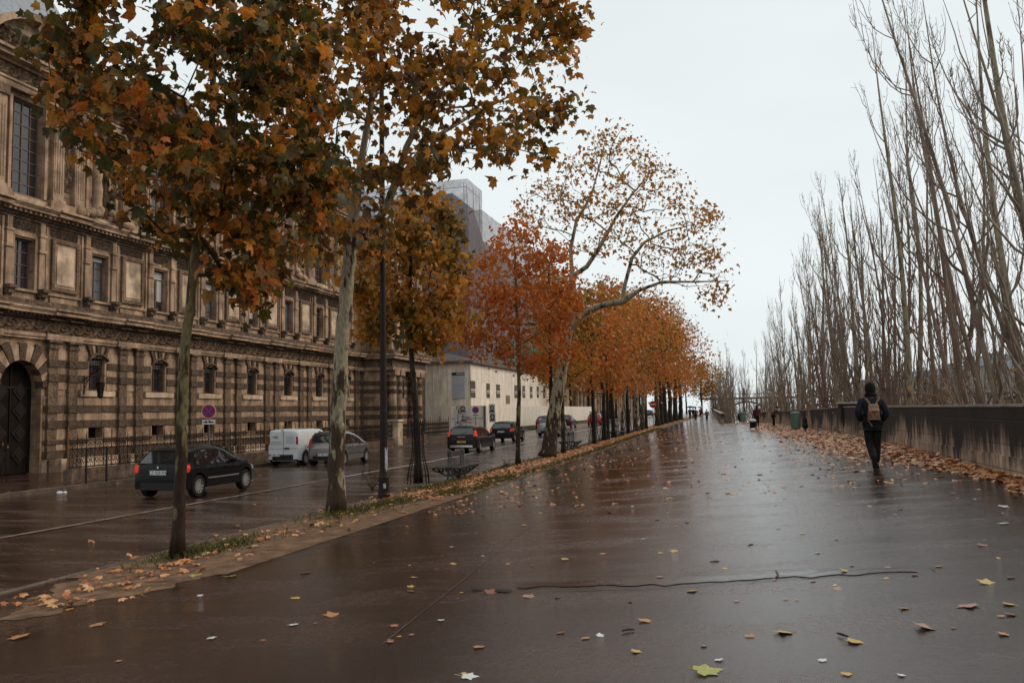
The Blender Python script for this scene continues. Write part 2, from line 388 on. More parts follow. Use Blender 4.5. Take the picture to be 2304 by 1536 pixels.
# ---------------------------------------------- trench repair, joints and cracks in the promenade
M['crack'] = mat('dark wet crack', (0.012, 0.007, 0.005), 0.5)
M['patch'] = wetmat('trench patch asphalt', (0.030, 0.014, 0.009), (0.012, 0.005, 0.003), 0.06, 0.26, 0.3, 0.01, (1,1,1), 0.4)
def ground_strip(name, pts, wd, m, dz=0.006, jit=0.0):
    b = MB(); P = [hit(x, y, zprom) for x, y in pts]
    Q = []
    for a, c in zip(P[:-1], P[1:]):
        k = max(2, int((c-a).length/0.12))
        for i in range(k): Q.append(a.lerp(c, i/k))
    Q.append(P[-1])
    rnd = random.Random(len(pts)*7+int(pts[0][0]))
    L = []; R_ = []
    for i, q in enumerate(Q):
        d = (Q[min(i+1,len(Q)-1)] - Q[max(i-1,0)]); d.z = 0; d.normalize()
        nrm = Vector((-d.y, d.x, 0)); j = rnd.uniform(-jit, jit)
        wv = wd * rnd.uniform(0.5, 1.3) if jit else wd
        for sgn, lst in ((1, L), (-1, R_)):
            p = q + nrm*(j + sgn*wv/2); lst.append((p.x, p.y, zprom(p.x, p.y) + dz))
    n = len(L)
    b.add(L+R_, [(i, i+1, n+i+1, n+i) for i in range(n-1)])
    o = b.build(name, m); o['kind'] = 'structure'; return o
ground_strip('pavement_crack', [(790,1324),(1000,1328),(1200,1331),(1440,1326),(1680,1311),(1860,1298),(2020,1288)], 0.011, M['crack'], 0.006, 0.0008)
ground_strip('pavement_crack', [(1230,1297),(1600,1290),(1746,1285),(1920,1282),(2090,1276),(2105,1284)], 0.011, M['crack'], 0.012, 0.002)
ground_strip('pavement_crack', [(1746,1285),(1752,1295),(1740,1303),(1682,1310)], 0.018, M['crack'], 0.012, 0.006)
ground_strip('pavement_crack', [(1752,1297),(1800,1296),(1860,1285)], 0.010, M['crack'], 0.012, 0.006)
ground_strip('trench_patch', [(1170,1316),(1500,1309),(1850,1289),(2060,1281)], 0.30, M['patch'], 0.007, 0.004)
ground_strip('pavement_crack', [(1060,1325),(1150,1331)], 0.10, M['crack'], 0.011, 0.01)
ground_strip('pavement_joint', [(860,1450),(1060,1290),(1180,1190),(1300,1130)], 0.007, M['kerb'], 0.009, 0.002)
ground_strip('pavement_joint', [(1396,1101),(1620,1088),(1849,1072)], 0.025, M['crack'], 0.009, 0.006)
ground_strip('pavement_joint', [(1500,1048),(1700,1036),(1850,1030)], 0.03, M['crack'], 0.009, 0.01)
# ------------------------------------------------------------------ parapet wall on the right
M['parapet'] = stonemat('rain stained parapet stone', (0.5, 0.36, 0.27), bw=1.55, bh=0.42, streak=0.45)
def add_rain(m):
    """dark run-off stains hanging from the coping, part of the stone itself"""
    n = m.node_tree.nodes; l = m.node_tree.links; b = n['Principled BSDF']
    src = b.inputs['Base Color'].links[0].from_socket
    tc_ = n.new('ShaderNodeTexCoord'); sp = n.new('ShaderNodeSeparateXYZ'); l.new(tc_.outputs['Object'], sp.inputs[0])
    mp_ = n.new('ShaderNodeMapping'); mp_.inputs['Scale'].default_value = (1, 1, 0.04); l.new(tc_.outputs['Object'], mp_.inputs[0])
    t = n.new('ShaderNodeTexNoise'); t.inputs['Scale'].default_value = 5; t.inputs['Detail'].default_value = 8; t.inputs['Roughness'].default_value = 0.7; l.new(mp_.outputs[0], t.inputs[0])
    t2 = n.new('ShaderNodeTexNoise'); t2.inputs['Scale'].default_value = 0.33; l.new(mp_.outputs[0], t2.inputs[0])
    # stain depth in metres below the top
    a = n.new('ShaderNodeMath'); a.operation = 'MULTIPLY_ADD'; l.new(t.outputs[0], a.inputs[0]); a.inputs[1].default_value = 2.4; a.inputs[2].default_value = -1.15
    a2 = n.new('ShaderNodeMath'); a2.operation = 'MULTIPLY_ADD'; l.new(t2.outputs[0], a2.inputs[0]); a2.inputs[1].default_value = 3.0; a2.inputs[2].default_value = -1.05
    s_ = n.new('ShaderNodeMath'); s_.operation = 'ADD'; l.new(a.outputs[0], s_.inputs[0]); l.new(a2.outputs[0], s_.inputs[1])
    dz = n.new('ShaderNodeMath'); dz.operation = 'ADD'; l.new(sp.outputs[2], dz.inputs[0]); l.new(s_.outputs[0], dz.inputs[1])
    mr = n.new('ShaderNodeMapRange'); mr.inputs[1].default_value = 1.0; mr.inputs[2].default_value = 1.42; mr.inputs[3].default_value = 0; mr.inputs[4].default_value = 0.96; l.new(dz.outputs[0], mr.inputs[0])
    mm = n.new('ShaderNodeMixRGB'); l.new(mr.outputs[0], mm.inputs[0]); l.new(src, mm.inputs[1]); mm.inputs[2].default_value = (0.012, 0.006, 0.0035, 1)
    l.new(mm.outputs[0], b.inputs['Base Color'])
add_rain(M['parapet'])
M['coping'] = mat('pale coping stone', (0.3, 0.26, 0.23), 0.45, noise=0.4, nscale=5, bump=0.3, bscale=30)
wl = empty('parapet_wall', (4.6, 30, 0), 'long rain-stained stone parapet wall with pale coping along the river side', 'wall')
def wseg(name, ys, m, xo0, xo1, z0f, z1f):
    b = MB()
    n = 0; vs = []; fs = []
    for y in ys:
        x = wallx(y)
        vs += [(x+xo0-4.6, y-30, z0f(y)), (x+xo1-4.6, y-30, z0f(y)), (x+xo1-4.6, y-30, z1f(y)), (x+xo0-4.6, y-30, z1f(y))]
    for i in range(len(ys)-1):
        for k in range(4):
            fs.append((i*4+k, i*4+(k+1)%4, (i+1)*4+(k+1)%4, (i+1)*4+k))
    fs += [(0,1,2,3), (len(ys)*4-1, len(ys)*4-2, len(ys)*4-3, len(ys)*4-4)]
    b.add(vs, fs)
    return b.build(name, m, wl)
def wtop(y): return zprom(4.45, y) + float(np.interp(y, [0, 40, 60, 80, 92], [1.20, 1.20, 1.18, 1.10, 0.95]))
ws = [-12] + list(range(2, 41, 2)); ws2 = list(range(40, 93, 2))
wseg('masonry', ws, M['parapet'], 0, 0.40, lambda y: zprom(4.45, y)-0.3, lambda y: wtop(y)-0.045)
wseg('masonry', ws2, M['parapet'], 0.03, 0.40, lambda y: zprom(4.45, y)-0.3, lambda y: wtop(y)-0.045)
wseg('coping', ws, M['coping'], -0.015, 0.43, lambda y: wtop(y)-0.045, lambda y: wtop(y))
wseg('coping', ws2, M['coping'], 0.01, 0.43, lambda y: wtop(y)-0.045, lambda y: wtop(y))
wseg('plinth', ws, M['parapet'], -0.03, 0.0, lambda y: zprom(4.45, y)-0.3, lambda y: zprom(4.45, y)+0.32)
wseg('plinth', ws2, M['parapet'], 0.0, 0.03, lambda y: zprom(4.45, y)-0.3, lambda y: zprom(4.45, y)+0.32)
b = MB(); b.rbox(-0.26, 0.4, 9.3, 10.3, -0.3, 1.62, 0.03); b.build('pier', M['parapet'], wl)
b = MB(); b.rbox(-0.33, 0.46, 9.2, 10.4, 1.62, 1.70, 0.02); b.build('pier_cap', M['coping'], wl)
# parapet beyond, curving up to the bridge
wb = empty('parapet_wall', (-1.4, 95, 0), 'far curved stone parapet beyond the gap where walkers pass', 'wall')
b = MB(); bc = MB()
ys = list(range(93, 232, 5))
px = [float(np.interp(y, [92.4, 140, 260], [-1.5, -2.9, -6.5])) for y in ys]
for i in range(len(ys)-1):
    z0 = zprom(px[i], ys[i]); z1 = zprom(px[i+1], ys[i+1])
    for B_, o0, o1, h0, h1 in ((b, 0, 0.35, -0.3, 1.0), (bc, -0.05, 0.4, 1.0, 1.12)):
        B_.add([(px[i]+o0+1.4, ys[i]-95, z0+h0),(px[i]+o1+1.4, ys[i]-95, z0+h0),(px[i+1]+o1+1.4, ys[i+1]-95, z1+h0),(px[i+1]+o0+1.4, ys[i+1]-95, z1+h0),
               (px[i]+o0+1.4, ys[i]-95, z0+h1),(px[i]+o1+1.4, ys[i]-95, z0+h1),(px[i+1]+o1+1.4, ys[i+1]-95, z1+h1),(px[i+1]+o0+1.4, ys[i+1]-95, z1+h1)],
              [(4,5,6,7),(0,1,5,4),(1,2,6,5),(2,3,7,6),(3,0,4,7)])
b.build('masonry', M['parapet'], wb); bc.build('coping', M['coping'], wb)
# ------------------------------------------------------------------ bridge and far bank
M['farstone'] = mat('distant stone', (0.3, 0.25, 0.21), 0.8, noise=0.3, nscale=0.3)
M['farstone2'] = mat('dark bridge iron', (0.10, 0.08, 0.066), 0.8)
M['farroof'] = mat('distant zinc roof', (0.17, 0.19, 0.22), 0.5, noise=0.2, nscale=0.5)
M['farwin'] = mat('distant window', (0.08, 0.075, 0.075), 0.3)
br = empty('river_bridge', (0, 236, 0), 'low dark arched bridge crossing the river behind the bare trees', 'bridge')
b = MB(); zt = EYE + 2.7
b.box(-9, 110, 0, 9, zt-0.4, zt)
b.build('deck', M['farstone2'], br)
b = MB()
for k in range(6):
    x0 = -8 + k*22
    b.box(x0-1.2, x0+1.2, -0.5, 9.5, -8, -2.0)
build_near(b, 'pier', M['farstone'], br, [-8+k*22 for k in range(6)], 0)
b = MB()
for k in range(5):
    x0 = -8 + k*22
    for yy in (0.3, 4.5, 8.7):
        P_ = [(x0+1+20*i/16, yy, -3.2 + 6.3*math.sin(PI*i/16)) for i in range(17)]
        b.tube(P_, 0.22, 5)
        for i in range(1, 16): b.tube([P_[i], (P_[i][0], yy, zt-0.4)], 0.07, 4)
build_near(b, 'arch', M['farstone2'], br, [3+k*22 for k in range(5)], 0)
b = MB()
for yy in (0.05, 8.95):
    b.box(-9, 110, yy-0.04, yy+0.04, zt+0.95, zt+1.03)
    for k in range(75): b.box(-9+k*1.58, -8.94+k*1.58, yy-0.03, yy+0.03, zt, zt+0.95)
b.build('balustrade', M['farstone2'], br)
b = MB(); b.box(104, 1200, 200, 1500, -9, -1.0); b.build('far_bank', M['quay'])['kind'] = 'structure'
rb = random.Random(5)
y = 250.0; k = 0
FARLAB = ['pale', 'tall grey', 'low cream', 'long', 'narrow']
while y < 900:
    L = rb.uniform(26, 46); h = EYE + rb.uniform(13, 18); x0 = 112 + rb.uniform(-2, 6)
    e = empty('riverside_building', (x0, y, 0), None, 'building', 'stone blocks with zinc roofs across the river')
    e['label'] = 'stone block with a zinc mansard roof across the river behind bare poplars'
    b = MB(); b.box(0, 22, 0, L-0.6, -1.1, h); b.build('wall', M['farstone'], e)
    b = MB(); b.add([(-0.5,-0.2,h+0.01),(22,-0.2,h+0.01),(22,L-0.4,h+0.01),(-0.5,L-0.4,h+0.01),(2.2,1.5,h+4),(19,1.5,h+4),(19,L-2.5,h+4),(2.2,L-2.5,h+4)], [(0,1,5,4),(1,2,6,5),(2,3,7,6),(3,0,4,7),(4,5,6,7)])
    r = b.build('roof', M['farroof'], e)
    b = MB()
    for c in range(3): yy = rb.uniform(2, L-5); b.box(6, 8, yy, yy+2.5, h+3, h+6.5)
    b.build('chimney', M['farstone'], r)
    b = MB()
    for f in range(5):
        for c in range(int(L/3)):
            if f*3.2+2.6 < h: b.box(-0.05, 0.05, 1.2+c*3, 2.3+c*3, 0.6+f*3.2, 2.6+f*3.2)
            if c*2.6+2 < 21 and f*3.2+2.6 < h: b.box(1.5+c*2.6, 2.6+c*2.6, -0.05, 0.05, 0.6+f*3.2, 2.6+f*3.2)
    b.build('windows', M['farwin'], e)
    y += L; k += 1
# ------------------------------------------------------------------ the palace facade
FX = -28.0
pal = empty('palace_building', (FX, 30, 0), 'long ornate brown stone palace front with banded courses and a dark arched doorway', 'building')
def FB(mb, s0, s1, z0, z1, o0, o1): mb.box(o0, o1, s0-30, s1-30, EYE+z0, EYE+z1)
S0, S1 = 20.0, 62.3
BAYS = [29.05 + 4.35*k for k in range(-2, 8)]
WB = [s for s in BAYS if abs(s-29.05) > 0.1 and s < 61]          # ground floor windows
PIERS = [s + 2.18 for s in BAYS if s + 2.18 < 62.5]
def wallseg(mb, z0, z1, holes, o0=-0.7, o1=0.0, s0=S0, s1=S1):
    s = s0
    for a, c in sorted(holes):
        if a > s: FB(mb, s, a, z0, z1, o0, o1)
        s = max(s, c)
    if s < s1: FB(mb, s, s1, z0, z1, o0, o1)
wall = MB()
DW, DSP = 1.12, 1.35                                              # door half width, springing
door_h = [(29.05-DW, 29.05+DW)]
gw = [(s-0.5, s+0.5) for s in WB]; bwn = [(s-0.45, s+0.45) for s in WB]
wallseg(wall, -3.4, -0.85, door_h)
wallseg(wall, -0.85, -0.36, bwn+door_h)
wallseg(wall, -0.36, 1.29, door_h)
wallseg(wall, 1.29, 2.75, gw+[(29.05-DW-0.01, 29.05+DW+0.01)])
wallseg(wall, 2.75, 5.34, [])
wallseg(wall, 5.34, 7.43, [(s-0.52, s+0.52) for s in BAYS if s < 61])
wallseg(wall, 7.43, 9.25, [])
UW = [s for i, s in enumerate(BAYS) if i % 2 == 0 and s < 61]; UN = [s for i, s in enumerate(BAYS) if i % 2 == 1 and s < 61]
wallseg(wall, 9.25, 13.2, [(s-0.85, s+0.85) for s in UW] + [(s-0.55, s+0.55) for s in UN])
wallseg(wall, 13.2, 15.2, [])
FB(wall, S0, S1, -3.4, 15, -9, -0.72)
# fill beside the door arch (spandrels)
for i in range(12):
    t0, t1 = PI*i/12, PI*(i+1)/12
    a = (29.05 - DW*math.cos(t0), DSP + DW*math.sin(t0)); c = (29.05 - DW*math.cos(t1), DSP + DW*math.sin(t1))
    wall.prism([(a[0]-30, EYE+a[1]), (c[0]-30, EYE+c[1]), (c[0]-30, EYE+2.76), (a[0]-30, EYE+2.76)], 'x', -0.6, 0.001)
wall.build('wall', M['stone'], pal)
# courses
lt = MB(); dk = MB()
def course(mb, z0, z1, holes, o):
    s = S0; rnd = random.Random(int(z0*100))
    for a, c in sorted(holes) + [(S1, S1)]:
        if a > s + 0.05:
            n = max(1, round((a-s)/1.15))
            for i in range(n):
                FB(mb, s+(a-s)*i/n+0.012, s+(a-s)*(i+1)/n-0.012, z0+0.012, z1-0.012, -0.01, o+rnd.uniform(-0.006, 0.006))
        s = max(s, c)
darks = [(2.24, 2.54), (1.62, 1.93), (0.30, 0.62), (-0.36, -0.04), (-1.02, -0.86), (-1.6, -1.3)]
lights = [(2.54, 3.0), (1.93, 2.24), (1.29, 1.62), (0.62, 1.0), (-0.04, 0.30), (-0.84, -0.37), (-1.3, -1.04)]
wide_door = [(29.05-1.9, 29.05+1.9)]
low_door = [(29.05-DW-0.1, 29.05+DW+0.1)]
for z0, z1 in darks:
    h = list(low_door if z1 < DSP else wide_door)
    if z0 > 1.2: h += [(s-0.62, s+0.62) for s in WB]
    if z0 < -0.5 and z0 > -1.1: h += [(s-0.5, s+0.5) for s in WB]
    course(dk, z0, z1, h, 0.07)
for z0, z1 in lights:
    h = list(low_door if z1 < DSP else wide_door)
    if z0 > 1.2: h += [(s-0.62, s+0.62) for s in WB]
    if -0.9 < z0 < -0.3: h += [(s-0.5, s+0.5) for s in WB]
    course(lt, z0, z1, h, 0.035)
build_near(lt, 'pale_course', M['stone_plain'], pal, [EYE+(a+c)/2 for a, c in lights], 2); build_near(dk, 'dark_course', M['verm'], pal, [EYE+(a+c)/2 for a, c in darks], 2)
# window sills, plinth
b = MB()
for s in WB: FB(b, s-1.1, s+1.1, 1.02, 1.27, 0, 0.12)
wallseg(b, -2.5, -1.66, low_door, -0.01, 0.22); wallseg(b, -3.4, -2.5, low_door, -0.01, 0.34)
b.build('plinth_and_sill', M['panel'], pal)
# voussoirs of the door arch
bl = MB(); bd = MB(); N = 13
for i in range(N):
    t0, t1 = PI*i/N+0.012, PI*(i+1)/N-0.012
    r1 = 1.95 if i % 2 == 0 else 1.75
    def vp(r, t): return (29.05 - r*math.cos(t) - 30, EYE + min(3.15, DSP + r*math.sin(t)))
    (bd if i % 2 == 0 else bl).prism([vp(DW-0.02,t0), vp(DW-0.02,t1), vp(r1,t1), vp(r1,t0)], 'x', -0.3, 0.09 if i % 2 else 0.11)
for s in WB:                                                       # keystones over the windows
    for j, (o, wd) in enumerate(((-0.42, 0.13), (-0.2, 0.11), (0, 0.13), (0.2, 0.11), (0.42, 0.13))):
        tl = o*1.5
        (bd if j % 2 == 0 else bl).prism([(s+o-wd/2-30, EYE+2.80), (s+o+wd/2-30, EYE+2.80), (s+tl+wd*0.75-30, EYE+3.3), (s+tl-wd*0.75-30, EYE+3.3)], 'x', -0.01, 0.10 if j % 2 == 0 else 0.06)
build_near(bl, 'pale_voussoir', M['stone_plain'], pal, [s-30 for s in WB]+[-0.95]); build_near(bd, 'dark_voussoir', M['verm'], pal, [s-30 for s in WB]+[-0.95])
b = MB()
for s in WB:
    pr = None
    for i in range(9):
        t = PI*(0.18+0.64*i/8); p = (s - 0.72*math.cos(t) - 30, EYE + 2.28 + 0.62*math.sin(t))
        if pr: b.prism([pr, p, (p[0], p[1]+0.1), (pr[0], pr[1]+0.1)], 'x', -0.02, 0.16)
        pr = p
build_near(b, 'window_hood', M['sooty'], pal, [s-30 for s in WB])
# pilasters, ground floor
b = MB(); c2 = MB(); c3 = MB()
for s in PIERS:
    for o in (-0.58, 0.58):
        a = s+o
        FB(b, a-0.26, a+0.26, -1.66, 3.0, 0.0, 0.15)
        for z0, z1 in darks: FB(c3, a-0.29, a+0.29, z0, z1, 0.0, 0.20)
        FB(c2, a-0.3, a+0.3, 3.0, 3.1, 0, 0.2); FB(c2, a-0.26, a+0.26, 3.1, 3.26, 0, 0.17); FB(c2, a-0.36, a+0.36, 3.26, 3.36, 0, 0.27)
        FB(c2, a-0.33, a+0.33, -2.5, -1.66, 0.2, 0.36)
PC = [s+o-30 for s in PIERS for o in (-0.58, 0.58)]
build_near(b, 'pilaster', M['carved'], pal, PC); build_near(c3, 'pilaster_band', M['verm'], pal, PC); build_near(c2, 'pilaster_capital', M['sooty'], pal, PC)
# friezes with scroll relief
def relief(mb, s0, s1, z0, z1, o, amp, cell, res=0.045):
    n = int((s1-s0)/res); m_ = max(4, int((z1-z0)/res))
    def fn(u, v):
        s = s0+(s1-s0)*u; z = z0+(z1-z0)*v
        k = math.floor(s/cell); cs = (k+0.5)*cell; cz = (z0+z1)/2 + (0.08 if k % 2 else -0.08)*(z1-z0)
        dx, dz = (s-cs)/cell, (z-cz)/(z1-z0)*1.1
        r = math.hypot(dx, dz); a = math.atan2(dz, dx)*(1 if k % 2 else -1)
        h = 0.5+0.5*math.sin(2*a+17*r)
        e = min(1, min(u, 1-u)*60)*min(1, min(v, 1-v)*10)
        return (o+amp*h*e, s-30, EYE+z)
    mb.grid(n, m_, fn)
b = MB(); relief(b, S0, S1, 3.62, 4.2, 0.03, 0.11, 0.72); b.build('scroll_frieze', M['carved'], pal, smooth=False)
b = MB(); FB(b, S0, S1, 3.36, 3.46, 0, 0.12); FB(b, S0, S1, 3.47, 3.62, 0, 0.17)
for s in PIERS:
    FB(b, s-1.05, s+1.05, 3.36, 3.62, 0.0, 0.24)
    FB(b, s-0.95, s-0.2, 4.2, 4.26, 0, 0.3); FB(b, s+0.2, s+0.95, 4.2, 4.26, 0, 0.3)
b.build('architrave', M['stone_plain'], pal)
def cornice(z, mb, s0, s1, steps, x0=0):
    for z0, z1, o in steps: FB(mb, s0, s1, z+z0, z+z1, x0-0.01, x0+o)
b = MB(); bs = MB()
cornice(4.2, bs, S0, S1, ((0, 0.08, 0.2), (0.08, 0.17, 0.32)))
cornice(4.37, b, S0, S1, ((0, 0.13, 0.52), (0.13, 0.18, 0.56), (0.18, 0.27, 0.60)))
cornice(4.64, bs, S0, S1, ((0, 0.12, 0.40), (0.12, 0.30, 0.22)))
s = S0
while s < S1: FB(bs, s, s+0.1, 4.29, 4.37, 0.3, 0.42); s += 0.22
cornice(8.4, bs, S0, S1, ((-0.2, -0.08, 0.12), (-0.08, 0.05, 0.22), (0.05, 0.14, 0.34)))
cornice(8.54, b, S0, S1, ((0, 0.13, 0.55), (0.13, 0.2, 0.60), (0.2, 0.30, 0.66)))
s = S0
while s < S1: FB(b, s, s+0.12, 8.42, 8.54, 0.3, 0.46); s += 0.26
for s in PIERS:                                                    # cornices break forward over the pilasters
    cornice(4.37, b, s-1.0, s+1.0, ((0.003, 0.127, 0.64), (0.183, 0.267, 0.72)))
    cornice(8.54, b, s-0.95, s+0.95, ((0.003, 0.127, 0.66), (0.203, 0.297, 0.78)))
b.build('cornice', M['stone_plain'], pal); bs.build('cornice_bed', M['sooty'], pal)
# mezzanine
pn = MB(); fr = MB(); mo = MB(); cs_ = MB(); pl = MB(); rf = MB(); sl = MB()
for s in BAYS:
    if s > 61: continue
    for sg in (-1, 1):
        a = s + sg*0.86
        FB(pl, a-0.15, a+0.15, 5.42, 6.95, 0, 0.13); FB(pl, a-0.2, a+0.2, 6.95, 7.08, 0, 0.2); FB(pl, a-0.15, a+0.15, 7.08, 7.62, 0, 0.16)
        FB(pl, a-0.2, a+0.2, 7.62, 7.72, 0, 0.2); FB(pl, a-0.13, a+0.13, 7.72, 8.2, 0, 0.15)
        FB(cs_, a-0.2, a+0.2, 5.28, 5.42, 0, 0.42); FB(cs_, a-0.16, a+0.16, 5.08, 5.28, 0, 0.32); FB(cs_, a-0.12, a+0.12, 4.92, 5.08, 0, 0.2)
    FB(sl, s-0.62, s+0.62, 5.24, 5.34, 0, 0.16); FB(sl, s-0.6, s+0.6, 4.96, 5.2, 0, 0.05)
    FB(fr, s-0.66, s-0.53, 5.34, 7.5, 0, 0.07); FB(fr, s+0.53, s+0.66, 5.34, 7.5, 0, 0.07); FB(fr, s-0.66, s+0.66, 7.5, 7.62, 0, 0.08)
    relief(rf, s-0.62, s+0.62, 7.78, 8.14, 0.02, 0.05, 0.2, 0.03)
for s in PIERS:
    if s > 61.5: continue
    w2 = 0.78
    FB(fr, s-w2-0.26, s+w2+0.26, 5.36, 7.74, 0, 0.03)
    for (a, c, z0, z1) in ((s-w2, s-w2+0.16, 5.47, 7.7), (s+w2-0.16, s+w2, 5.47, 7.7), (s-w2+0.16, s+w2-0.16, 7.54, 7.7), (s-w2+0.16, s+w2-0.16, 5.47, 5.63)):
        FB(mo, a, c, z0, z1, 0.0, 0.15)
    for (a, c, z0, z1) in ((s-w2+0.17, s-w2+0.27, 5.64, 7.53), (s+w2-0.27, s+w2-0.17, 5.64, 7.53), (s-w2+0.27, s+w2-0.27, 7.43, 7.53), (s-w2+0.27, s+w2-0.27, 5.64, 5.74)):
        FB(fr, a, c, z0, z1, 0.0, 0.10)
    FB(pn, s-w2+0.28, s+w2-0.28, 5.75, 7.42, 0.0, 0.13)
    FB(sl, s-w2-0.2, s+w2+0.2, 5.24, 5.34, 0, 0.12); FB(fr, s-w2, s+w2, 4.98, 5.2, 0, 0.06)
    FB(fr, s-w2-0.3, s-w2-0.2, 4.95, 8.15, 0, 0.09); FB(fr, s+w2+0.2, s+w2+0.3, 4.95, 8.15, 0, 0.09)
    relief(rf, s-w2, s+w2, 7.78, 8.14, 0.02, 0.05, 0.2, 0.03)
PN = [s-30 for s in PIERS]; BN = [s-30 for s in BAYS]
build_near(pn, 'wall_panel', M['panel'], pal, PN); build_near(fr, 'panel_frame', M['stone_plain'], pal, PN+BN); build_near(mo, 'panel_moulding', M['carved'], pal, PN)
SP = [s+o-30 for s in BAYS for o in (-0.86, 0.86)]
build_near(cs_, 'console', M['sooty'], pal, SP); build_near(pl, 'small_pilaster', M['stone_plain'], pal, SP); build_near(rf, 'carved_frieze', M['verm'], pal, PN+BN); build_near(sl, 'sill', M['stone_plain'], pal, PN+BN)
# upper storey
b = MB(); car = MB(); ped = MB(); fi = MB()
for s in PIERS:
    for o in (-0.62, 0.62):
        a = s+o
        if o < 0 or True:
            FB(b, a-0.3, a+0.3, 9.4, 13.0, 0, 0.22)
            for k in range(4): FB(b, a-0.24+0.14*k, a-0.18+0.14*k, 9.7, 12.6, 0.22, 0.245)
            FB(b, a-0.36, a+0.36, 9.25, 9.4, 0, 0.3)
            FB(car, a-0.34, a+0.34, 13.0, 13.4, 0, 0.32)
    relief(car, s-0.26, s+0.26, 9.9, 12.8, 0.04, 0.14, 0.26, 0.05)
    FB(b, s-1.15, s+1.15, 8.84, 9.25, 0, 0.34); FB(b, s-0.95, s+0.95, 8.9, 9.17, 0.34, 0.37)
for s in BAYS:
    if s > 61: continue
    FB(b, s-1.0, s+1.0, 8.84, 9.16, 0, 0.2); FB(fi, s-0.8, s+0.8, 8.9, 9.1, 0.2, 0.23)
    FB(b, s-1.02, s-0.87, 9.25, 13.2, 0, 0.12); FB(b, s+0.87, s+1.02, 9.25, 13.2, 0, 0.12)
cornice(13.4, b, S0, S1, ((0, 0.25, 0.3), (0.25, 0.35, 0.36)))
relief(car, S0, S1, 13.76, 14.3, 0.28, 0.1, 0.6, 0.06)
FB(b, S0, S1, 13.76, 14.3, 0, 0.27)
cornice(14.3, b, S0, S1, ((0, 0.12, 0.45), (0.12, 0.3, 0.8), (0.3, 0.42, 0.95), (0.42, 0.9, 0.2)))
for s in UW:                                                       # segmental pediments
    pr = None
    for i in range(15):
        t = PI*(0.16+0.68*i/14); R_ = 3.1; p = (s - R_*math.cos(t) - 30, EYE + 13.65 + R_*0.86*math.sin(t))
        if pr:
            ped.prism([pr, p, (p[0], p[1]+0.3), (pr[0], pr[1]+0.3)], 'x', 0, 0.9)
            ped.prism([(pr[0], EYE+14.7), (p[0], EYE+14.7), (p[0], p[1]), (pr[0], pr[1])], 'x', 0.0, 0.35)
        pr = p
    relief(car, s-1.9, s+1.9, 14.85, 15.75, 0.38, 0.22, 0.55, 0.06)
b.build('upper_storey_order', M['stone_plain'], pal); car.build('carved_ornament', M['carved'], pal); build_near(ped, 'pediment', M['stone_plain'], pal, [s-30 for s in UW]); build_near(fi, 'balustrade_panel', M['panel'], pal, BN)
# figures and carved trophies lying on the cornice
b = MB(); rnd = random.Random(3)
for s in UN:
    for sg in (-1, 1):
        for k in range(7):
            b.ball((0.42+rnd.uniform(-0.06,0.1), s+sg*(0.35+0.22*k)-30+rnd.uniform(-0.05,0.05), EYE+8.98+0.42*math.exp(-k*0.35)+rnd.uniform(0,0.12)), 0.17*rnd.uniform(0.7,1.2), 0.22*rnd.uniform(0.7,1.2), 0.19*rnd.uniform(0.7,1.3), 8, 6)
    b.ball((-0.25, s-30, EYE+12.1), 0.17, nu=10, nv=8)               # statue in the niche
    b.lathe((-0.25, s-30, EYE+9.3), [(0.34,0),(0.3,0.25),(0.27,0.8),(0.3,1.3),(0.24,1.7),(0.33,2.3),(0.27,2.5),(0.1,2.62),(0.08,2.75)], 10)
build_near(b, 'statuary', M['stone_plain'], pal, [s-30 for s in UN], smooth=True)
# windows with frames, panes
def window(s, z0, z1, hw, o, nx, nz, pane=None, arched=False):
    f = MB()
    FB(f, s-hw, s-hw+0.07, z0, z1, o, o+0.06); FB(f, s+hw-0.07, s+hw, z0, z1, o, o+0.06)
    FB(f, s-hw+0.07, s+hw-0.07, z1-0.07, z1, o, o+0.06); FB(f, s-hw+0.07, s+hw-0.07, z0, z0+0.09, o, o+0.06)
    for i in range(1, nx): x = s-hw+2*hw*i/nx; FB(f, x-(0.035 if i*2 == nx else 0.018), x+(0.035 if i*2 == nx else 0.018), z0+0.09, z1-0.07, o+0.005, o+0.05)
    for i in range(1, nz): z = z0+(z1-z0)*i/nz; FB(f, s-hw+0.07, s+hw-0.07, z-0.018, z+0.018, o+0.01, o+0.045)
    fo = f.build('window', M['winframe'], pal)
    g = MB(); FB(g, s-hw+0.03, s+hw-0.03, z0+0.03, z1-0.03, o-0.03, o+0.012); g.build('pane', pane or M['glass'], fo)
    return fo
M['glass2'] = mat('pale reflecting glass', (0.12, 0.14, 0.15), 0.1, 0.9, noise=0.3, nscale=0.8)
for i, s in enumerate([q for q in BAYS if q < 61]):
    wo_ = window(s, 5.34, 7.43, 0.52, -0.30, 2, 4, M['glass2'] if i % 2 else M['glass'])
    if i in (3, 4, 5, 6):
        g = MB(); FB(g, s-0.45, s+0.45, 7.0 if i != 3 else 7.2, 7.36, -0.24, -0.225); g.build('blind', M['blind'], wo_)
    if i in (4, 6): g = MB(); FB(g, s+0.06, s+0.44, 5.9, 6.95, -0.245, -0.235); g.build('blind', M['blind'], wo_)
for s in UW: window(s, 9.25, 13.2, 0.85, -0.30, 4, 8)
b = MB()
for s in UN:
    FB(b, s-0.56, s+0.56, 9.25, 12.5, -0.72, -0.55)
    FB(b, s-0.56, s+0.56, 12.5, 13.2, -0.6, 0.02)
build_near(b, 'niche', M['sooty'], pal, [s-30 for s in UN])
M['bars'] = mat('pale window louvre', (0.3, 0.29, 0.27), 0.5)
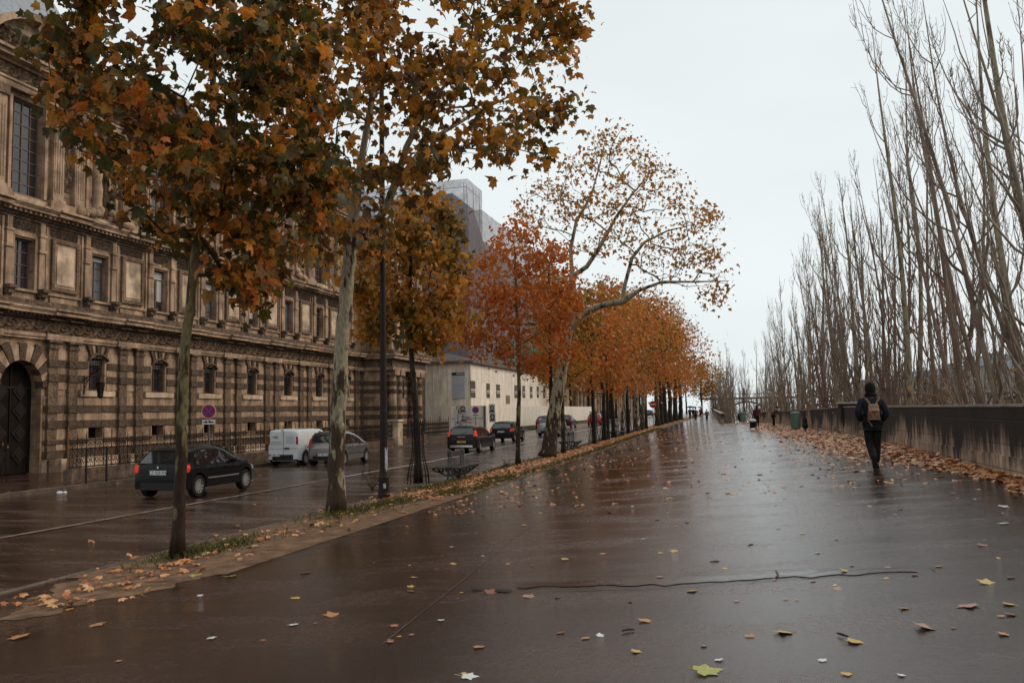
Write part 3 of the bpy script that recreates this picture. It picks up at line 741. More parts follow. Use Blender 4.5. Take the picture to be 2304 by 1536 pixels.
for s in WB:
    fo = window(s, 1.29, 2.75, 0.5, -0.34, 2, 2)
    g = MB()
    for k in range(8): g.tube([( -0.12, s-0.42+0.12*k-30, EYE+1.3), (-0.12, s-0.42+0.12*k-30, EYE+2.72)], 0.012, 5)
    for z in (1.5, 2.1, 2.55): FB(g, s-0.5, s+0.5, z-0.012, z+0.012, -0.135, -0.115)
    g.build('window_bar', M['iron'], fo)
    g = MB()
    for k in range(8): FB(g, s-0.44+0.12*k, s-0.36+0.12*k, 2.46, 2.66, -0.2, -0.19)
    g.build('vent_slat', M['bars'], fo)
    g = MB(); FB(g, s-0.45, s+0.45, -0.85, -0.36, -0.5, -0.4); go = g.build('basement_window', M['door'], pal)
# door with diamond panels
g = MB(); pts = [(29.05-DW-30, EYE-2.15)] + [(29.05-DW*math.cos(PI*i/16)-30, EYE+DSP+DW*math.sin(PI*i/16)) for i in range(17)] + [(29.05+DW-30, EYE-2.15)]
g.prism(pts, 'x', -0.6, -0.5); dr = g.build('door', M['door'], pal)
g = MB()
for zc in (-1.4, -0.5, 0.4, 1.2):
    for sg in (-1, 1):
        c = (29.05+sg*0.5-30, EYE+zc); r = 0.38
        g.prism([(c[0]-r,c[1]),(c[0],c[1]+r),(c[0]+r,c[1]),(c[0],c[1]-r)], 'x', -0.5, -0.46)
        g.prism([(c[0]-r*0.6,c[1]),(c[0],c[1]+r*0.6),(c[0]+r*0.6,c[1]),(c[0],c[1]-r*0.6)], 'x', -0.46, -0.43)
g.box(-0.5, -0.45, 29.03-30, 29.07-30, EYE-2.15, EYE+2.3); g.box(-0.5, -0.44, 28-30, 30.1-30, EYE+1.3, EYE+1.4)
g.build('door_panel', mat('door panel wood', (0.014, 0.009, 0.007), 0.5, noise=0.3), dr)
# roofs
g = MB()
g.add([(-0.3, S0-30, EYE+15.1), (-0.3, S1-30, EYE+15.1), (-5, S1-30, EYE+18.6), (-5, S0-30, EYE+18.6), (-9, S0-30, EYE+18.9), (-9, S1-30, EYE+18.9)], [(0,1,2,3), (3,2,5,4)])
g.add([(0.2, 24, EYE+15.3), (0.2, 33.0, EYE+15.3), (-7.4, 33.0, EYE+15.3), (-7.4, 24, EYE+15.3), (-2.4, 26, EYE+22), (-2.4, 30.6, EYE+22), (-5.4, 30.6, EYE+22), (-5.4, 26, EYE+22)], [])
vv = [(0.2, -6.2, EYE+15.35), (0.2, 2.9, EYE+15.35), (-7.4, 2.9, EYE+15.35), (-7.4, -6.2, EYE+15.35), (-2.6, -4, EYE+22), (-2.6, 0.6, EYE+22), (-5.2, 0.6, EYE+22), (-5.2, -4, EYE+22)]
g.add(vv, [(0,1,5,4),(1,2,6,5),(2,3,7,6),(3,0,4,7),(4,5,6,7)])
g.build('roof', M['slate'], pal)
# wall lantern beside the door
lan = empty('wall_lantern', (FX+0.15, 32.45, EYE+1.2), 'dark iron lantern hanging from a curved bracket on the palace wall near the door', 'lantern')
g = MB(); arc = [(0.0, 0, 0.55)] + [(0.85*math.sin(t), 0, 0.55+0.5*math.sin(t*1.0) ) for t in np.linspace(0.2, PI/2, 8)]
g.tube(arc, 0.025, 6); g.tube([(0,0,-0.1),(0,0,0.7)], 0.03, 6); g.tube([(0,0,0.1),(0.4,0,0.9)], 0.018, 5); g.build('bracket', M['iron'], lan)
g = MB(); g.tube([(0.85,0,1.05),(0.85,0,0.45)], 0.015, 5)
g.lathe((0.85,0,0), [(0.02,0.62),(0.2,0.42),(0.24,0.4),(0.2,0.38)], 6); g.lathe((0.85,0,0), [(0.2,0.36),(0.12,-0.15),(0.14,-0.18),(0.02,-0.3)], 6)
g.build('lamp_cage', M['iron'], lan)
# ------------------------------------------------------------------ projecting pavilion with banded columns
pv = empty('palace_pavilion', (-26.2, 69, 0), 'projecting palace pavilion with banded round columns beside the site hoarding', 'building')
def PB(mb, x0, x1, s0, s1, z0, z1): mb.box(x0, x1, s0-69, s1-69, EYE+z0, EYE+z1)
g = MB(); PB(g, -9, 0, 62.35, 69.6, -3.4, 14.4); PB(g, -9, -2.2, 69.6, 77.6, -3.4, 14.4); g.build('wall', M['stone'], pv)
g = MB(); gl = MB()
for z0, z1 in darks: PB(g, -1.8, 0.08, 62.27, 69.65, z0, z1)
for z0, z1 in lights: PB(gl, -1.8, 0.04, 62.31, 69.63, z0+0.012, z1-0.012)
g.build('dark_course', M['verm'], pv); gl.build('pale_course', M['stone_plain'], pv)
g = MB(); gb = MB(); gc = MB()
for s in (63.1, 64.3, 67.6, 68.8):
    g.lathe((0.42, s-69, EYE-1.6), [(0.33,0),(0.3,4.6)], 14)
    for z0, z1 in darks + [(-0.95,-0.7)]: gb.lathe((0.42, s-69, EYE), [(0.3,z0),(0.38,z0),(0.38,z1),(0.3,z1)], 14)
    PB(gc, 0.02, 0.86, s-0.45, s+0.45, 3.0, 3.36); PB(gc, 0.0, 0.9, s-0.5, s+0.5, -2.6, -1.6)
    PB(gc, 0.1, 0.5, s-0.3, s+0.3, 5.0, 8.3); PB(gc, 0.1, 0.5, s-0.3, s+0.3, 9.3, 13.3)
CP = [s-69 for s in (63.1, 64.3, 67.6, 68.8)]
build_near(g, 'column', M['stone_plain'], pv, CP, smooth=True); build_near(gb, 'column_band', M['verm'], pv, CP); build_near(gc, 'column_capital', M['stone_plain'], pv, CP)
g = MB(); gs = MB()
PB(g, -1.85, 0.85, 62.2, 69.75, 3.37, 3.62); PB(gs, -1.8, 0.75, 62.3, 69.7, 3.62, 4.25)
PB(g, -2, 1.1, 61.9, 69.95, 4.25, 4.5); PB(g, -2, 1.2, 61.8, 70.0, 4.5, 4.62); PB(gs, -1.8, 0.9, 62.2, 69.7, 4.62, 4.9)
PB(gs, -1.8, 0.7, 62.25, 69.7, 8.15, 8.5); PB(g, -1.8, 0.95, 61.9, 69.9, 8.5, 8.85); PB(g, -2, 1.0, 62, 69.9, 14.0, 14.5)
for s in (65.95,): PB(gs, -0.2, 0.02, s-0.55, s+0.55, 5.3, 7.5); PB(gs, -0.2, 0.025, s-0.7, s+0.7, 9.3, 13)
g.build('cornice', M['stone_plain'], pv); gs.build('cornice_bed', M['sooty'], pv)
g = MB()
for s in (65.95,):
    for z0, z1, hw in ((1.3, 2.7, 0.5), (5.35, 7.4, 0.5), (9.35, 12.8, 0.6)): PB(g, -0.1, 0.09, s-hw, s+hw, z0, z1)
build_near(g, 'window', M['glass'], pv, [s-69 for s in (65.95,)])
g = MB(); g.prism([(-9-0+9, 0)]*3, 'y', 0, 0) if False else None
g.add([(0,-6.6,EYE+14.5),(0,0.6,EYE+14.5),(-9,0.6,EYE+14.5),(-9,-6.6,EYE+14.5),(-3,-4,EYE+19),(-3,-1,EYE+19),(-6,-1,EYE+19),(-6,-4,EYE+19)], [(0,1,5,4),(1,2,6,5),(2,3,7,6),(3,0,4,7),(4,5,6,7)])
g.build('roof', M['slate'], pv)
# ------------------------------------------------------------------ iron fence on its low wall
FXL = -22.4
fe = empty('iron_fence', (FXL, 30, 0), 'ornate dark iron fence with scrolls and spikes on a low dark wall', 'fence')
g = MB(); g.box(-0.18, 0.18, -4.6, 36.6, -1.4, EYE-1.72); g.build('low_wall', M['sooty'], fe)
g = MB()
for z in (-0.72, -1.02, -1.66): g.box(-0.03, 0.03, -4.6, 36.6, EYE+z-0.022, EYE+z+0.022)
g.build('rail', M['iron'], fe)
def panel_mesh(L=2.18, n=5):
    g = MB()
    for k in range(n):
        y0 = L*k/n; w_ = L/n
        g.tube([(0,y0,-1.66),(0,y0,-0.6)], 0.02, 4)
        g.tube([(0,y0,-0.6),(0,y0,-0.42)], [0.02,0.003], 4)
        g.tube([(0,y0+w_/2,-1.66),(0,y0+w_/2,-0.68)], 0.010, 4)
        for sg in (-1, 1):                                          # scrolls (upper hearts, lower rings)
            g.tube([(0, y0+w_/2+sg*(w_*0.24 + w_*0.2*math.cos(t)*(1-t/9)), -0.86+w_*0.26*math.sin(t)*(1-t/9)) for t in np.linspace(0, 6.5, 12)], 0.015, 4)
            g.tube([(0, y0+w_/2+sg*(w_*0.25 + w_*0.2*math.cos(t)*(1-t/10)), -1.46+w_*0.3*math.sin(t)*(1-t/10)) for t in np.linspace(0, 6.5, 12)], 0.015, 4)
            g.tube([(0, y0+w_/2, -1.24), (0, y0+w_/2+sg*w_*0.42, -1.04)], 0.013, 4)
            g.tube([(0, y0+w_/2, -1.02-0.0), (0, y0+w_/2+sg*w_*0.4, -1.3)], 0.013, 4)
    return g
p0 = None
for k in range(19):
    if p0 is None: p0 = panel_mesh().build('panel', M['iron'], fe); o = p0
    else: o = p0.copy(); COL.objects.link(o); o.parent = fe
    o.location = (0, -4.6+2.17*k, EYE)
g = MB()
for k in range(20): y0 = -4.6+2.17*k; g.tube([(0,y0,-1.7+EYE),(0,y0,-0.5+EYE)], 0.025, 6); g.lathe((0,y0,EYE-0.5), [(0.03,0),(0.045,0.05),(0.02,0.1),(0.03,0.14),(0.0,0.3)], 6)
build_near(g, 'post', M['gilt'], fe, [-4.6+2.17*k for k in range(20)])
sp = MB(); sp.rbox(-0.35, 0.35, -0.45, 0.45, -1.0, EYE-0.55, 0.03); sp.rbox(-0.42, 0.42, -0.52, 0.52, EYE-0.55, EYE-0.4, 0.03)
o = sp.build('stone_pier', M['panel']); o.location = (-22.35, at_x(890, 950, -22.35).y, 0); tag(o, 'short pale stone pier interrupting the iron fence behind the trunks', 'pier')
# small gate railings beside the doorway
fg = empty('gate_railing', (-24.3, 23.9, 0), 'small spiked iron railing at the left of the dark doorway', 'railing')
g = MB()
for k in range(9): g.tube([(0.0, -0.9+0.22*k, EYE-2.1), (0.0, -0.9+0.22*k, EYE-0.95+0.1*(k%2))], 0.02, 5)
for z in (-1.1, -1.9): g.box(-0.02, 0.02, -0.9, 0.86, EYE+z-0.02, EYE+z+0.02)
for k in range(8): g.tube([(0.02, -0.9+0.22*k, EYE-1.9), (0.02, -0.68+0.22*k, EYE-1.1)], 0.01, 4); g.tube([(0.02, -0.68+0.22*k, EYE-1.9), (0.02, -0.9+0.22*k, EYE-1.1)], 0.01, 4)
g.build('bar', M['iron'], fg)
g = MB()
for k in range(9): g.lathe((0, -0.9+0.22*k, EYE-0.95+0.1*(k%2)), [(0.02,0),(0.035,0.05),(0.01,0.09),(0.0,0.2)], 6)
g.build('spike', M['gilt'], fg)
# ------------------------------------------------------------------ site hoarding building
M['hoard'] = mat('cream hoarding board', (0.86, 0.80, 0.70), 0.55, noise=0.12, nscale=1.2, streak=0.22)
M['hoardrib'] = mat('ribbed cream hoarding', (0.80, 0.73, 0.62), 0.55, noise=0.15, nscale=1.5, streak=0.3)
M['hwin'] = mat('brown window film', (0.10, 0.075, 0.065), 0.25, noise=0.3, nscale=1)
M['tinroof'] = mat('grey brown tin roof', (0.13, 0.105, 0.10), 0.5, noise=0.3)
M['white'] = mat('white sheet', (0.62, 0.63, 0.64), 0.5)
M['ink'] = mat('dark ink', (0.03, 0.028, 0.035), 0.5)
M['greyink'] = mat('grey ink', (0.3, 0.32, 0.35), 0.5)
HX, HS = -24.0, 78.0
hb = empty('site_hoarding', (HX, HS, 0), 'two storey cream boarded site building with narrow brown windows and a notice board', 'building')
zb_ = EYE - 2.3; zt_ = EYE + 4.85
g = MB()
L_ = 41
holes = [(at_x((x0+800*0)/1, 900, HX).y, 0) for x0 in ()]
win_px = [(1058,1069,856,894),(1094,1101.5,862,894.5),(1116,1124.5,864,894.5),(1157,1164,866,895),(1175,1181,867.5,894.5),(1192,1197.5,869,895),(1207.5,1212,869.5,894.5),(1222,1226,871,895)]
wins = []
for x0, x1, y0, y1 in win_px:
    a = at_x(x0, y0, HX); c = at_x(x1, y1, HX); wins.append((a.y-HS, c.y-HS, c.z, a.z))
g.box(-12, 0, 0, L_, zb_, zt_-0.25)
g.build('wall', M['hoard'], hb)
g = MB(); g.box(-4.75, 0.03, -0.12, 0.0, zb_, zt_-0.2)
k = -4.75
while k < -0.1: g.box(k, k+0.05, -0.15, -0.12, zb_, zt_-0.2); k += 0.21
g.box(-4.78, -4.3, -0.35, -0.15, zb_, zt_-0.2)
g.build('ribbed_front', M['hoardrib'], hb)
g = MB(); g.box(-12.3, 0.35, -0.5, L_+0.2, zt_-0.2, zt_+0.02); g.add([(-12.3,-0.5,zt_+0.02),(0.3,-0.5,zt_+0.02),(0.3,L_,zt_+0.02),(-12.3,L_,zt_+0.02),(-4,1,zt_+1.1),(-4,L_-2,zt_+1.1)], [(0,1,4),(1,2,5,4),(2,3,5),(3,0,4,5)])
g.build('roof', M['tinroof'], hb)
for a, c, z0, z1 in wins:
    g = MB(); g.box(0.0, 0.05, a, c, z0, z1); o = g.build('window', M['hwin'], hb)
    g = MB(); zz = z0+(z1-z0)*0.47; g.box(0.05, 0.08, a, c, zz-0.05, zz+0.05); g.box(0.05, 0.075, a, c, zz-0.22, zz-0.16); g.build('sill', M['hoardrib'], o)
g = MB()
for z in (EYE+3.2, EYE+1.35): g.box(0.0, 0.012, 0, L_, z-0.015, z+0.015)
for k in range(0, 40, 3): g.box(0.0, 0.011, k+0.6, k+0.63, zb_, zt_-0.25)
g.build('board_joint', M['hoardrib'], hb)
a = at_x(1138, 889, HX); c = at_x(1147, 908, HX)
g = MB(); g.box(0.0, 0.03, a.y-HS, c.y-HS, c.z, a.z); g.build('recess', mat('brown recess', (0.2,0.14,0.1), 0.7), hb)
# notice board
nb = empty('notice_board', (-25.4, HS-0.2, 0), 'tall pale grey notice board with a black heading on the cream hoarding', 'sign')
p = at_y(1017, 838, HS-0.2); q = at_y(1046.5, 895, HS-0.2)
g = MB(); g.box(p.x+25.4, q.x+25.4, -0.05, 0.0, q.z, p.z); g.build('board', mat('pale grey board', (0.42,0.46,0.5), 0.4), nb)
g = MB(); g.box(p.x+25.4, q.x+25.4, -0.07, -0.051, p.z-0.27, p.z+0.01); g.build('heading', M['ink'], nb)
g = MB(); rnd = random.Random(1)
for k in range(17):
    z = p.z-0.42-k*0.125; x = p.x+25.5
    while x < q.x+25.4-0.15:
        w_ = rnd.uniform(0.05, 0.2); g.box(x, min(x+w_, q.x+25.33), -0.065, -0.052, z-0.02, z+0.02); x += w_+0.05
        if rnd.random() < 0.06: break
g.build('small_print', M['greyink'], nb)
g = MB(); x = p.x+25.4+0.45
for w_ in (0.05, 0.16, 0.13, 0.07, 0.1, 0.05, 0.12): g.box(x, x+w_, -0.085, -0.071, p.z-0.17, p.z-0.08); x += w_+0.03
g.build('heading_mark', M['white'], nb)
# low hoarding in front, with posters
lh = empty('low_hoarding', (-22.3, HS-1.0, 0), 'long low cream hoarding along the kerb with a poster covered corner', 'hoarding')
zl = EYE+0.62
g = MB(); g.box(-4.2, 0, 0, 0.2, zb_, zl); g.box(-0.2, 0, 0, 61, zb_, zl-0.02)
k = 0.05
while k < 3.7: g.box(-3.0+k*0.8, -2.96+k*0.8, -0.03, 0, zb_, zl-0.02); k += 0.24
g.build('board', M['hoard'], lh)
g = MB(); g.box(-4.3, -3.35, -0.12, -0.04, zb_, zl+0.03); g.build('white_board', mat('clean pale board', (0.66,0.58,0.48), 0.5), lh)
g = MB(); g.box(-3.3, 0.0, -0.045, -0.031, EYE-0.55, EYE-0.5); g.box(-0.05, 0.03, -0.08, -0.032, zb_, zl); g.build('edge_rail', M['greyink'], lh)
g = MB(); g.box(0.02, 0.5, 12, 32, zb_, EYE-1.55); g.build('concrete_block', M['kerb'], lh); g = MB(); g.box(0.02, 0.5, 45, 61, zb_, EYE-1.45); g.build('concrete_block', M['kerb'], lh)
M['skinprint'] = mat('printed skin tone', (0.45,0.3,0.24), 0.5); M['hairprint'] = mat('printed dark hair', (0.05,0.035,0.045), 0.5); M['blueprint'] = mat('printed blue', (0.1,0.13,0.35), 0.5)
M['pinkprint'] = mat('printed pink', (0.6,0.12,0.2), 0.5)
def poster(px, py, w_, h, lab, kind=0, hair=1.0, dy=-1.15):
    c = at_y(px, py, HS+dy)
    e = empty('poster', tuple(c), lab, 'poster')
    g = MB(); g.box(-w_/2, w_/2, -0.008, 0, -h/2, h/2); g.build('sheet', M['white'], e)
    g = MB()
    def disc(cx, cz, rx, rz, y): g.add([(cx+rx*math.cos(2*PI*i/14), y, cz+rz*math.sin(2*PI*i/14)) for i in range(14)], [tuple(range(14))])
    if kind == 0:
        disc(0, h*0.10, w_*0.33*hair, h*0.30, -0.010); g.build('hair', M['hairprint'], e)
        g = MB(); disc(0.02*w_, h*0.08, w_*0.2, h*0.2, -0.013); g.box(-w_*0.07, w_*0.08, -0.012, -0.0115, -h*0.2, -h*0.05); g.build('face', M['skinprint'], e)
        g = MB(); g.box(-w_*0.38, w_*0.38, -0.012, -0.0095, -h*0.33, -h*0.16); g.build('jacket', M['hairprint'], e)
        g = MB(); g.box(-w_*0.42, w_*0.3, -0.012, -0.0095, -h*0.43, -h*0.38); g.build('lettering', M['blueprint'], e)
    elif kind == 1:
        for k in range(3): g.box(-w_*0.4, w_*(0.1+0.1*k), -0.012, -0.0095, h*(0.3-0.12*k), h*(0.36-0.12*k))
        g.build('lettering', M['ink'], e)
        g = MB(); g.box(-w_*0.45, w_*0.45, -0.012, -0.0095, -h*0.2, h*0.02); g.build('stripe', M['pinkprint'], e)
    else:
        rnd = random.Random(int(px))
        for k in range(10):
            x = rnd.uniform(-w_*0.4, w_*0.2); z = -h*0.45+h*0.09*k; g.box(x, x+w_*0.25, -0.012, -0.0095, z, z+h*0.06)
        g.build('lettering', M['hairprint'], e)
poster(1004.5, 925, 0.62, 0.85, 'portrait poster at the far left edge of the boarded corner', 0, dy=-0.35)
poster(1041, 920, 0.78, 0.75, 'large portrait poster on the white board, upper one of the pair')
poster(1042, 941, 0.62, 0.75, 'portrait poster pasted low on the boarded corner under another', 0, 0.8)
poster(1029, 931, 0.4, 1.7, 'narrow torn strip of posters with dark lettering', 2)
poster(1038, 953, 1.0, 0.3, 'torn blue and white poster remains low on the boards', 2)
poster(1055, 942, 0.65, 0.55, 'small poster with a pink stripe left of the parking sign', 1)
poster(1107, 919, 0.6, 0.85, 'portrait poster near the kerb corner, above a red tinted one', 0, 1.0, -1.11)
poster(1108, 939, 0.6, 0.85, 'portrait poster near the kerb corner, the lower one', 0, 1.2, -1.11)
# ------------------------------------------------------------------ wrapped pavilion (scaffold netting)
wp = empty('wrapped_pavilion', (-27, 87, 0), 'tall palace pavilion shrouded in grey translucent scaffold netting', 'building')
g = MB(); Z = lambda z: EYE+z
g.box(-14, -0.8, 0.9, 12, -1, Z(17.0)); g.build('wall', M['stone_plain'], wp)
g = MB()
for z, o in ((4.3,0.5),(8.5,0.5),(13.2,0.4),(16.6,0.7)): g.box(-14.2, -0.8+o, 0.9-o, 12.5, Z(z), Z(z+0.45))
for zz in (9.2, 5): 
    for xx in (-13,-9.6,-8.8,-5.2,-4.4,-1.3): g.box(xx-0.3, xx+0.3, 0.55, 0.9, Z(zz), Z(zz+(4 if zz > 6 else 3.3)))
    for yy in (1.5,5,6,10): g.box(-0.8, -0.45, yy-0.3, yy+0.3, Z(zz), Z(zz+(4 if zz > 6 else 3.3)))
g.build('cornice', M['stone_plain'], wp)
g = MB()
pr = None
for i in range(17):
    t = PI*(0.13+0.74*i/16); p = (-6.2-5.9*math.cos(t), Z(15.4)+3.9*math.sin(t)*0.9+0.0)
    if pr: g.prism([pr, p, (p[0],p[1]+0.5), (pr[0],pr[1]+0.5)], 'y', 0.2, 1.2); g.prism([(pr[0],Z(16.9)),(p[0],Z(16.9)),p,pr], 'y', 0.75, 1.1)
    pr = p
g.prism([(1.0,Z(17)),(6.2,Z(19.6)),(11.4,Z(17))], 'x', -1.4, -0.5)
g.build('pediment', M['stone_plain'], wp)
g = MB(); rnd = random.Random(9)
for k in range(26): g.ball((-6.2+rnd.gauss(0,1.6), 0.6, Z(17.3)+abs(rnd.gauss(0,0.8))), 0.4*rnd.uniform(0.6,1.3), 0.3, 0.5*rnd.uniform(0.6,1.2), 8, 6)
g.build('carving', M['carved'], wp)
g = MB()
for xx in (-11.2, -6.8, -3.0):
    g.box(xx-0.7, xx+0.7, 0.86, 0.9, Z(9.4), Z(12.6)); g.box(xx-0.5, xx+0.5, 0.86, 0.9, Z(5.3), Z(7.6))
g.build('window', M['glass'], wp)
g = MB(); g.add([(-14,1,Z(17.5)),(-0.8,1,Z(17.5)),(-0.8,12,Z(17.5)),(-14,12,Z(17.5)),(-11,3,Z(24)),(-2.2,2.0,Z(24)),(-2.2,10,Z(24)),(-11,10,Z(24))], [(0,1,5,4),(1,2,6,5),(2,3,7,6),(3,0,4,7),(4,5,6,7)])
g.build('roof', mat('covered dark roof', (0.07,0.065,0.072), 0.6, noise=0.4, nscale=2), wp)
g = MB()
for xx in np.arange(-14, 0.3, 2.3):
    g.tube([(xx,-0.1,-1),(xx,-0.1,Z(24.5))], 0.03, 4)
for yy in np.arange(0.2, 5, 2.3): g.tube([(0.05,yy,-1),(0.05,yy,Z(24.5))], 0.03, 4)
for z in np.arange(2, 25, 2.0): g.tube([(-14,-0.1,Z(z)),(0.05,-0.1,Z(z))], 0.03, 4); g.tube([(0.05,0,Z(z)),(0.05,5,Z(z))], 0.03, 4)
g.build('scaffold_tube', M['iron'], wp)
def netmat(name, col, alpha):
    m = bpy.data.materials.new(name); m.use_nodes = True; n = m.node_tree.nodes; l = m.node_tree.links; n.clear()
    o = n.new('ShaderNodeOutputMaterial'); mxs = n.new('ShaderNodeMixShader'); tr = n.new('ShaderNodeBsdfTransparent'); d = n.new('ShaderNodeBsdfDiffuse'); t2 = n.new('ShaderNodeBsdfTranslucent'); m2 = n.new('ShaderNodeMixShader')
    d.inputs[0].default_value = (*col,1); t2.inputs[0].default_value = (*col,1); m2.inputs[0].default_value = 0.3
    tx = n.new('ShaderNodeTexNoise'); tx.inputs['Scale'].default_value = 1.3; tx.inputs['Detail'].default_value = 8; tx.inputs['Roughness'].default_value = 0.8
    tcx = n.new('ShaderNodeTexCoord'); l.new(tcx.outputs['Object'], tx.inputs[0])
    mr = n.new('ShaderNodeMapRange'); mr.inputs[1].default_value = 0.35; mr.inputs[2].default_value = 0.65; mr.inputs[3].default_value = alpha-0.16; mr.inputs[4].default_value = alpha+0.16; l.new(tx.outputs[0], mr.inputs[0])
    l.new(mr.outputs[0], mxs.inputs[0]); l.new(tr.outputs[0], mxs.inputs[1]); l.new(d.outputs[0], m2.inputs[1]); l.new(t2.outputs[0], m2.inputs[2]); l.new(m2.outputs[0], mxs.inputs[2]); l.new(mxs.outputs[0], o.inputs[0])
    return m
M['net'] = netmat('grey violet scaffold net', (0.27, 0.25, 0.275), 0.66)
M['teal'] = netmat('teal scaffold net', (0.10, 0.32, 0.32), 0.85)
def wav(x, z): return 0.10*math.sin(x*2.7)*math.sin(z*1.5+x)+0.05*math.sin(z*4)
g = MB()
g.grid(28, 40, lambda u, v: (-14+14.3*u, -0.3+wav(u*14, v*25), Z(-2+26.8*v)))
g.grid(12, 40, lambda u, v: (0.3+0.0*u+wav(u*5+3, v*25)*(0.3), -0.3+5.4*u, Z(-2+26.8*v)))
g.build('netting', M['net'], wp, smooth=True)
wl2 = empty('wrapped_wing', (-27, 92.2, 0), 'lower palace wing in grey and teal scaffold netting beyond the shrouded pavilion', 'building')
g = MB(); g.box(-12, -1, 0.2, 60, -1, Z(16)); g.build('wall', M['stone_plain'], wl2)
g = MB(); g.add([(-12,0.2,Z(16)),(-1,0.2,Z(16)),(-1,60,Z(16)),(-12,60,Z(16)),(-9,2,Z(21.5)),(-3,2,Z(21.5)),(-3,58,Z(21.5)),(-9,58,Z(21.5))], [(0,1,5,4),(1,2,6,5),(2,3,7,6),(3,0,4,7),(4,5,6,7)]); g.build('roof', M['tinroof'], wl2)
g = MB()
for z in (4.3, 8.5, 13.2, 15.6): g.box(-1, -0.5, 0.2, 60, Z(z), Z(z+0.4))
for k in range(13):
    for z0, z1 in ((5.3,7.6),(9.4,12.6)): g.box(-1, -0.96, 2.2+4.4*k, 3.6+4.4*k, Z(z0), Z(z1))
g.build('cornice', M['sooty'], wl2)
g = MB(); g.grid(60, 34, lambda u, v: (0.2+wav(u*60, v*22)*0.6, 60*u, Z(5.3+17.4*v))); g.grid(6, 34, lambda u, v: (-5+5.2*u, -0.0, Z(5.3+17.4*v))); g.build('grey_netting', M['net'], wl2, smooth=True)
g = MB(); g.grid(30, 6, lambda u, v: (0.32+wav(u*30, v*6)*0.6, 12+34*u, Z(4.9+4.2*v))); g.build('teal_netting', M['teal'], wl2, smooth=True)
# ------------------------------------------------------------------ farther palace wing
fw = empty('far_palace_wing', (-28, 156, 0), 'far stone palace wing seen past the end of the cream hoarding', 'building')
g = MB(); g.box(-10, 0, 0, 110, -1, Z(13)); g.build('wall', M['stone'], fw)
g = MB(); g2 = MB(); g3 = MB()
for z in (3.6, 8.4, 12.6): g.box(-10, 0.7, -0.4, 110, Z(z), Z(z+0.5))
for k in range(26):
    for z0, z1 in ((-1, 2.4), (4.6, 7.6), (9.2, 12)): g2.box(0, 0.05, 1.6+4.2*k, 2.9+4.2*k, Z(z0), Z(z1))
    for z0, z1 in ((-2, 3.6), (4.1, 8.4), (8.9, 12.6)):
        g3.box(0, 0.35, 0.1+4.2*k, 0.6+4.2*k, Z(z0), Z(z1)); g3.box(0, 0.3, 3.6+4.2*k, 4.0+4.2*k, Z(z0), Z(z1))
for k in range(3): g2.box(-8.5+2.8*k, -7.3+2.8*k, -0.05, 0, Z(4.6), Z(7.6)); g2.box(-8.5+2.8*k, -7.3+2.8*k, -0.05, 0, Z(9.2), Z(12)); g3.box(-9.6+2.8*k, -9.1+2.8*k, -0.3, 0, Z(-2), Z(12.6))
g.build('cornice', M['stone_plain'], fw); g2.build('window', M['glass'], fw); g3.build('pilaster', M['panel'], fw)
g = MB(); g.add([(-10,0,Z(13.1)),(0,0,Z(13.1)),(0,110,Z(13.1)),(-10,110,Z(13.1)),(-7,2,Z(18)),(-3,2,Z(18)),(-3,108,Z(18)),(-7,108,Z(18))], [(0,1,5,4),(1,2,6,5),(2,3,7,6),(3,0,4,7),(4,5,6,7)]); g.build('roof', M['slate'], fw)
# ------------------------------------------------------------------ vehicles
def carpaint(name, c, metal=0.3): return mat(name, c, 0.16, 0.13 if max(c) < 0.06 else 0.4, metal=(0 if max(c) < 0.06 else metal))
M['tyre'] = mat('tyre rubber', (0.015, 0.013, 0.012), 0.7)
M['rim'] = mat('alloy rim', (0.62, 0.59, 0.57), 0.3, metal=0.8)
M['plastic'] = mat('black plastic trim', (0.02, 0.017, 0.016), 0.5)
M['carglass'] = mat('dark car glass', (0.015, 0.016, 0.017), 0.03, 1.0)
M['tail'] = mat('red tail lamp', (0.25, 0.012, 0.008), 0.15, emit=(0.9, 0.05, 0.02), es=0.04)
M['taillit'] = mat('lit red tail lamp', (0.5, 0.02, 0.01), 0.15, emit=(1.0, 0.07, 0.03), es=0.16)
M['plate'] = mat('number plate', (0.6, 0.6, 0.58), 0.4)
M['plate_y'] = mat('yellow number plate', (0.75, 0.38, 0.05), 0.4)
M['plate_blue'] = mat('blue plate band', (0.03, 0.06, 0.35), 0.4)
def text_mesh(name, s, size, m, parent, loc, rot, ext=0.0015):
    cu = bpy.data.curves.new(name, 'FONT'); cu.body = s; cu.size = size; cu.align_x = 'CENTER'; cu.align_y = 'CENTER'; cu.extrude = ext
    o = bpy.data.objects.new(name, cu); COL.objects.link(o)
    dg = bpy.context.evaluated_depsgraph_get(); me = bpy.data.meshes.new_from_object(o.evaluated_get(dg))
    bpy.data.objects.remove(o); bpy.data.curves.remove(cu)
    me.materials.clear(); me.materials.append(m)
    o = bpy.data.objects.new(name, me); COL.objects.link(o); o.parent = parent; o.location = loc; o.rotation_euler = rot
    return o
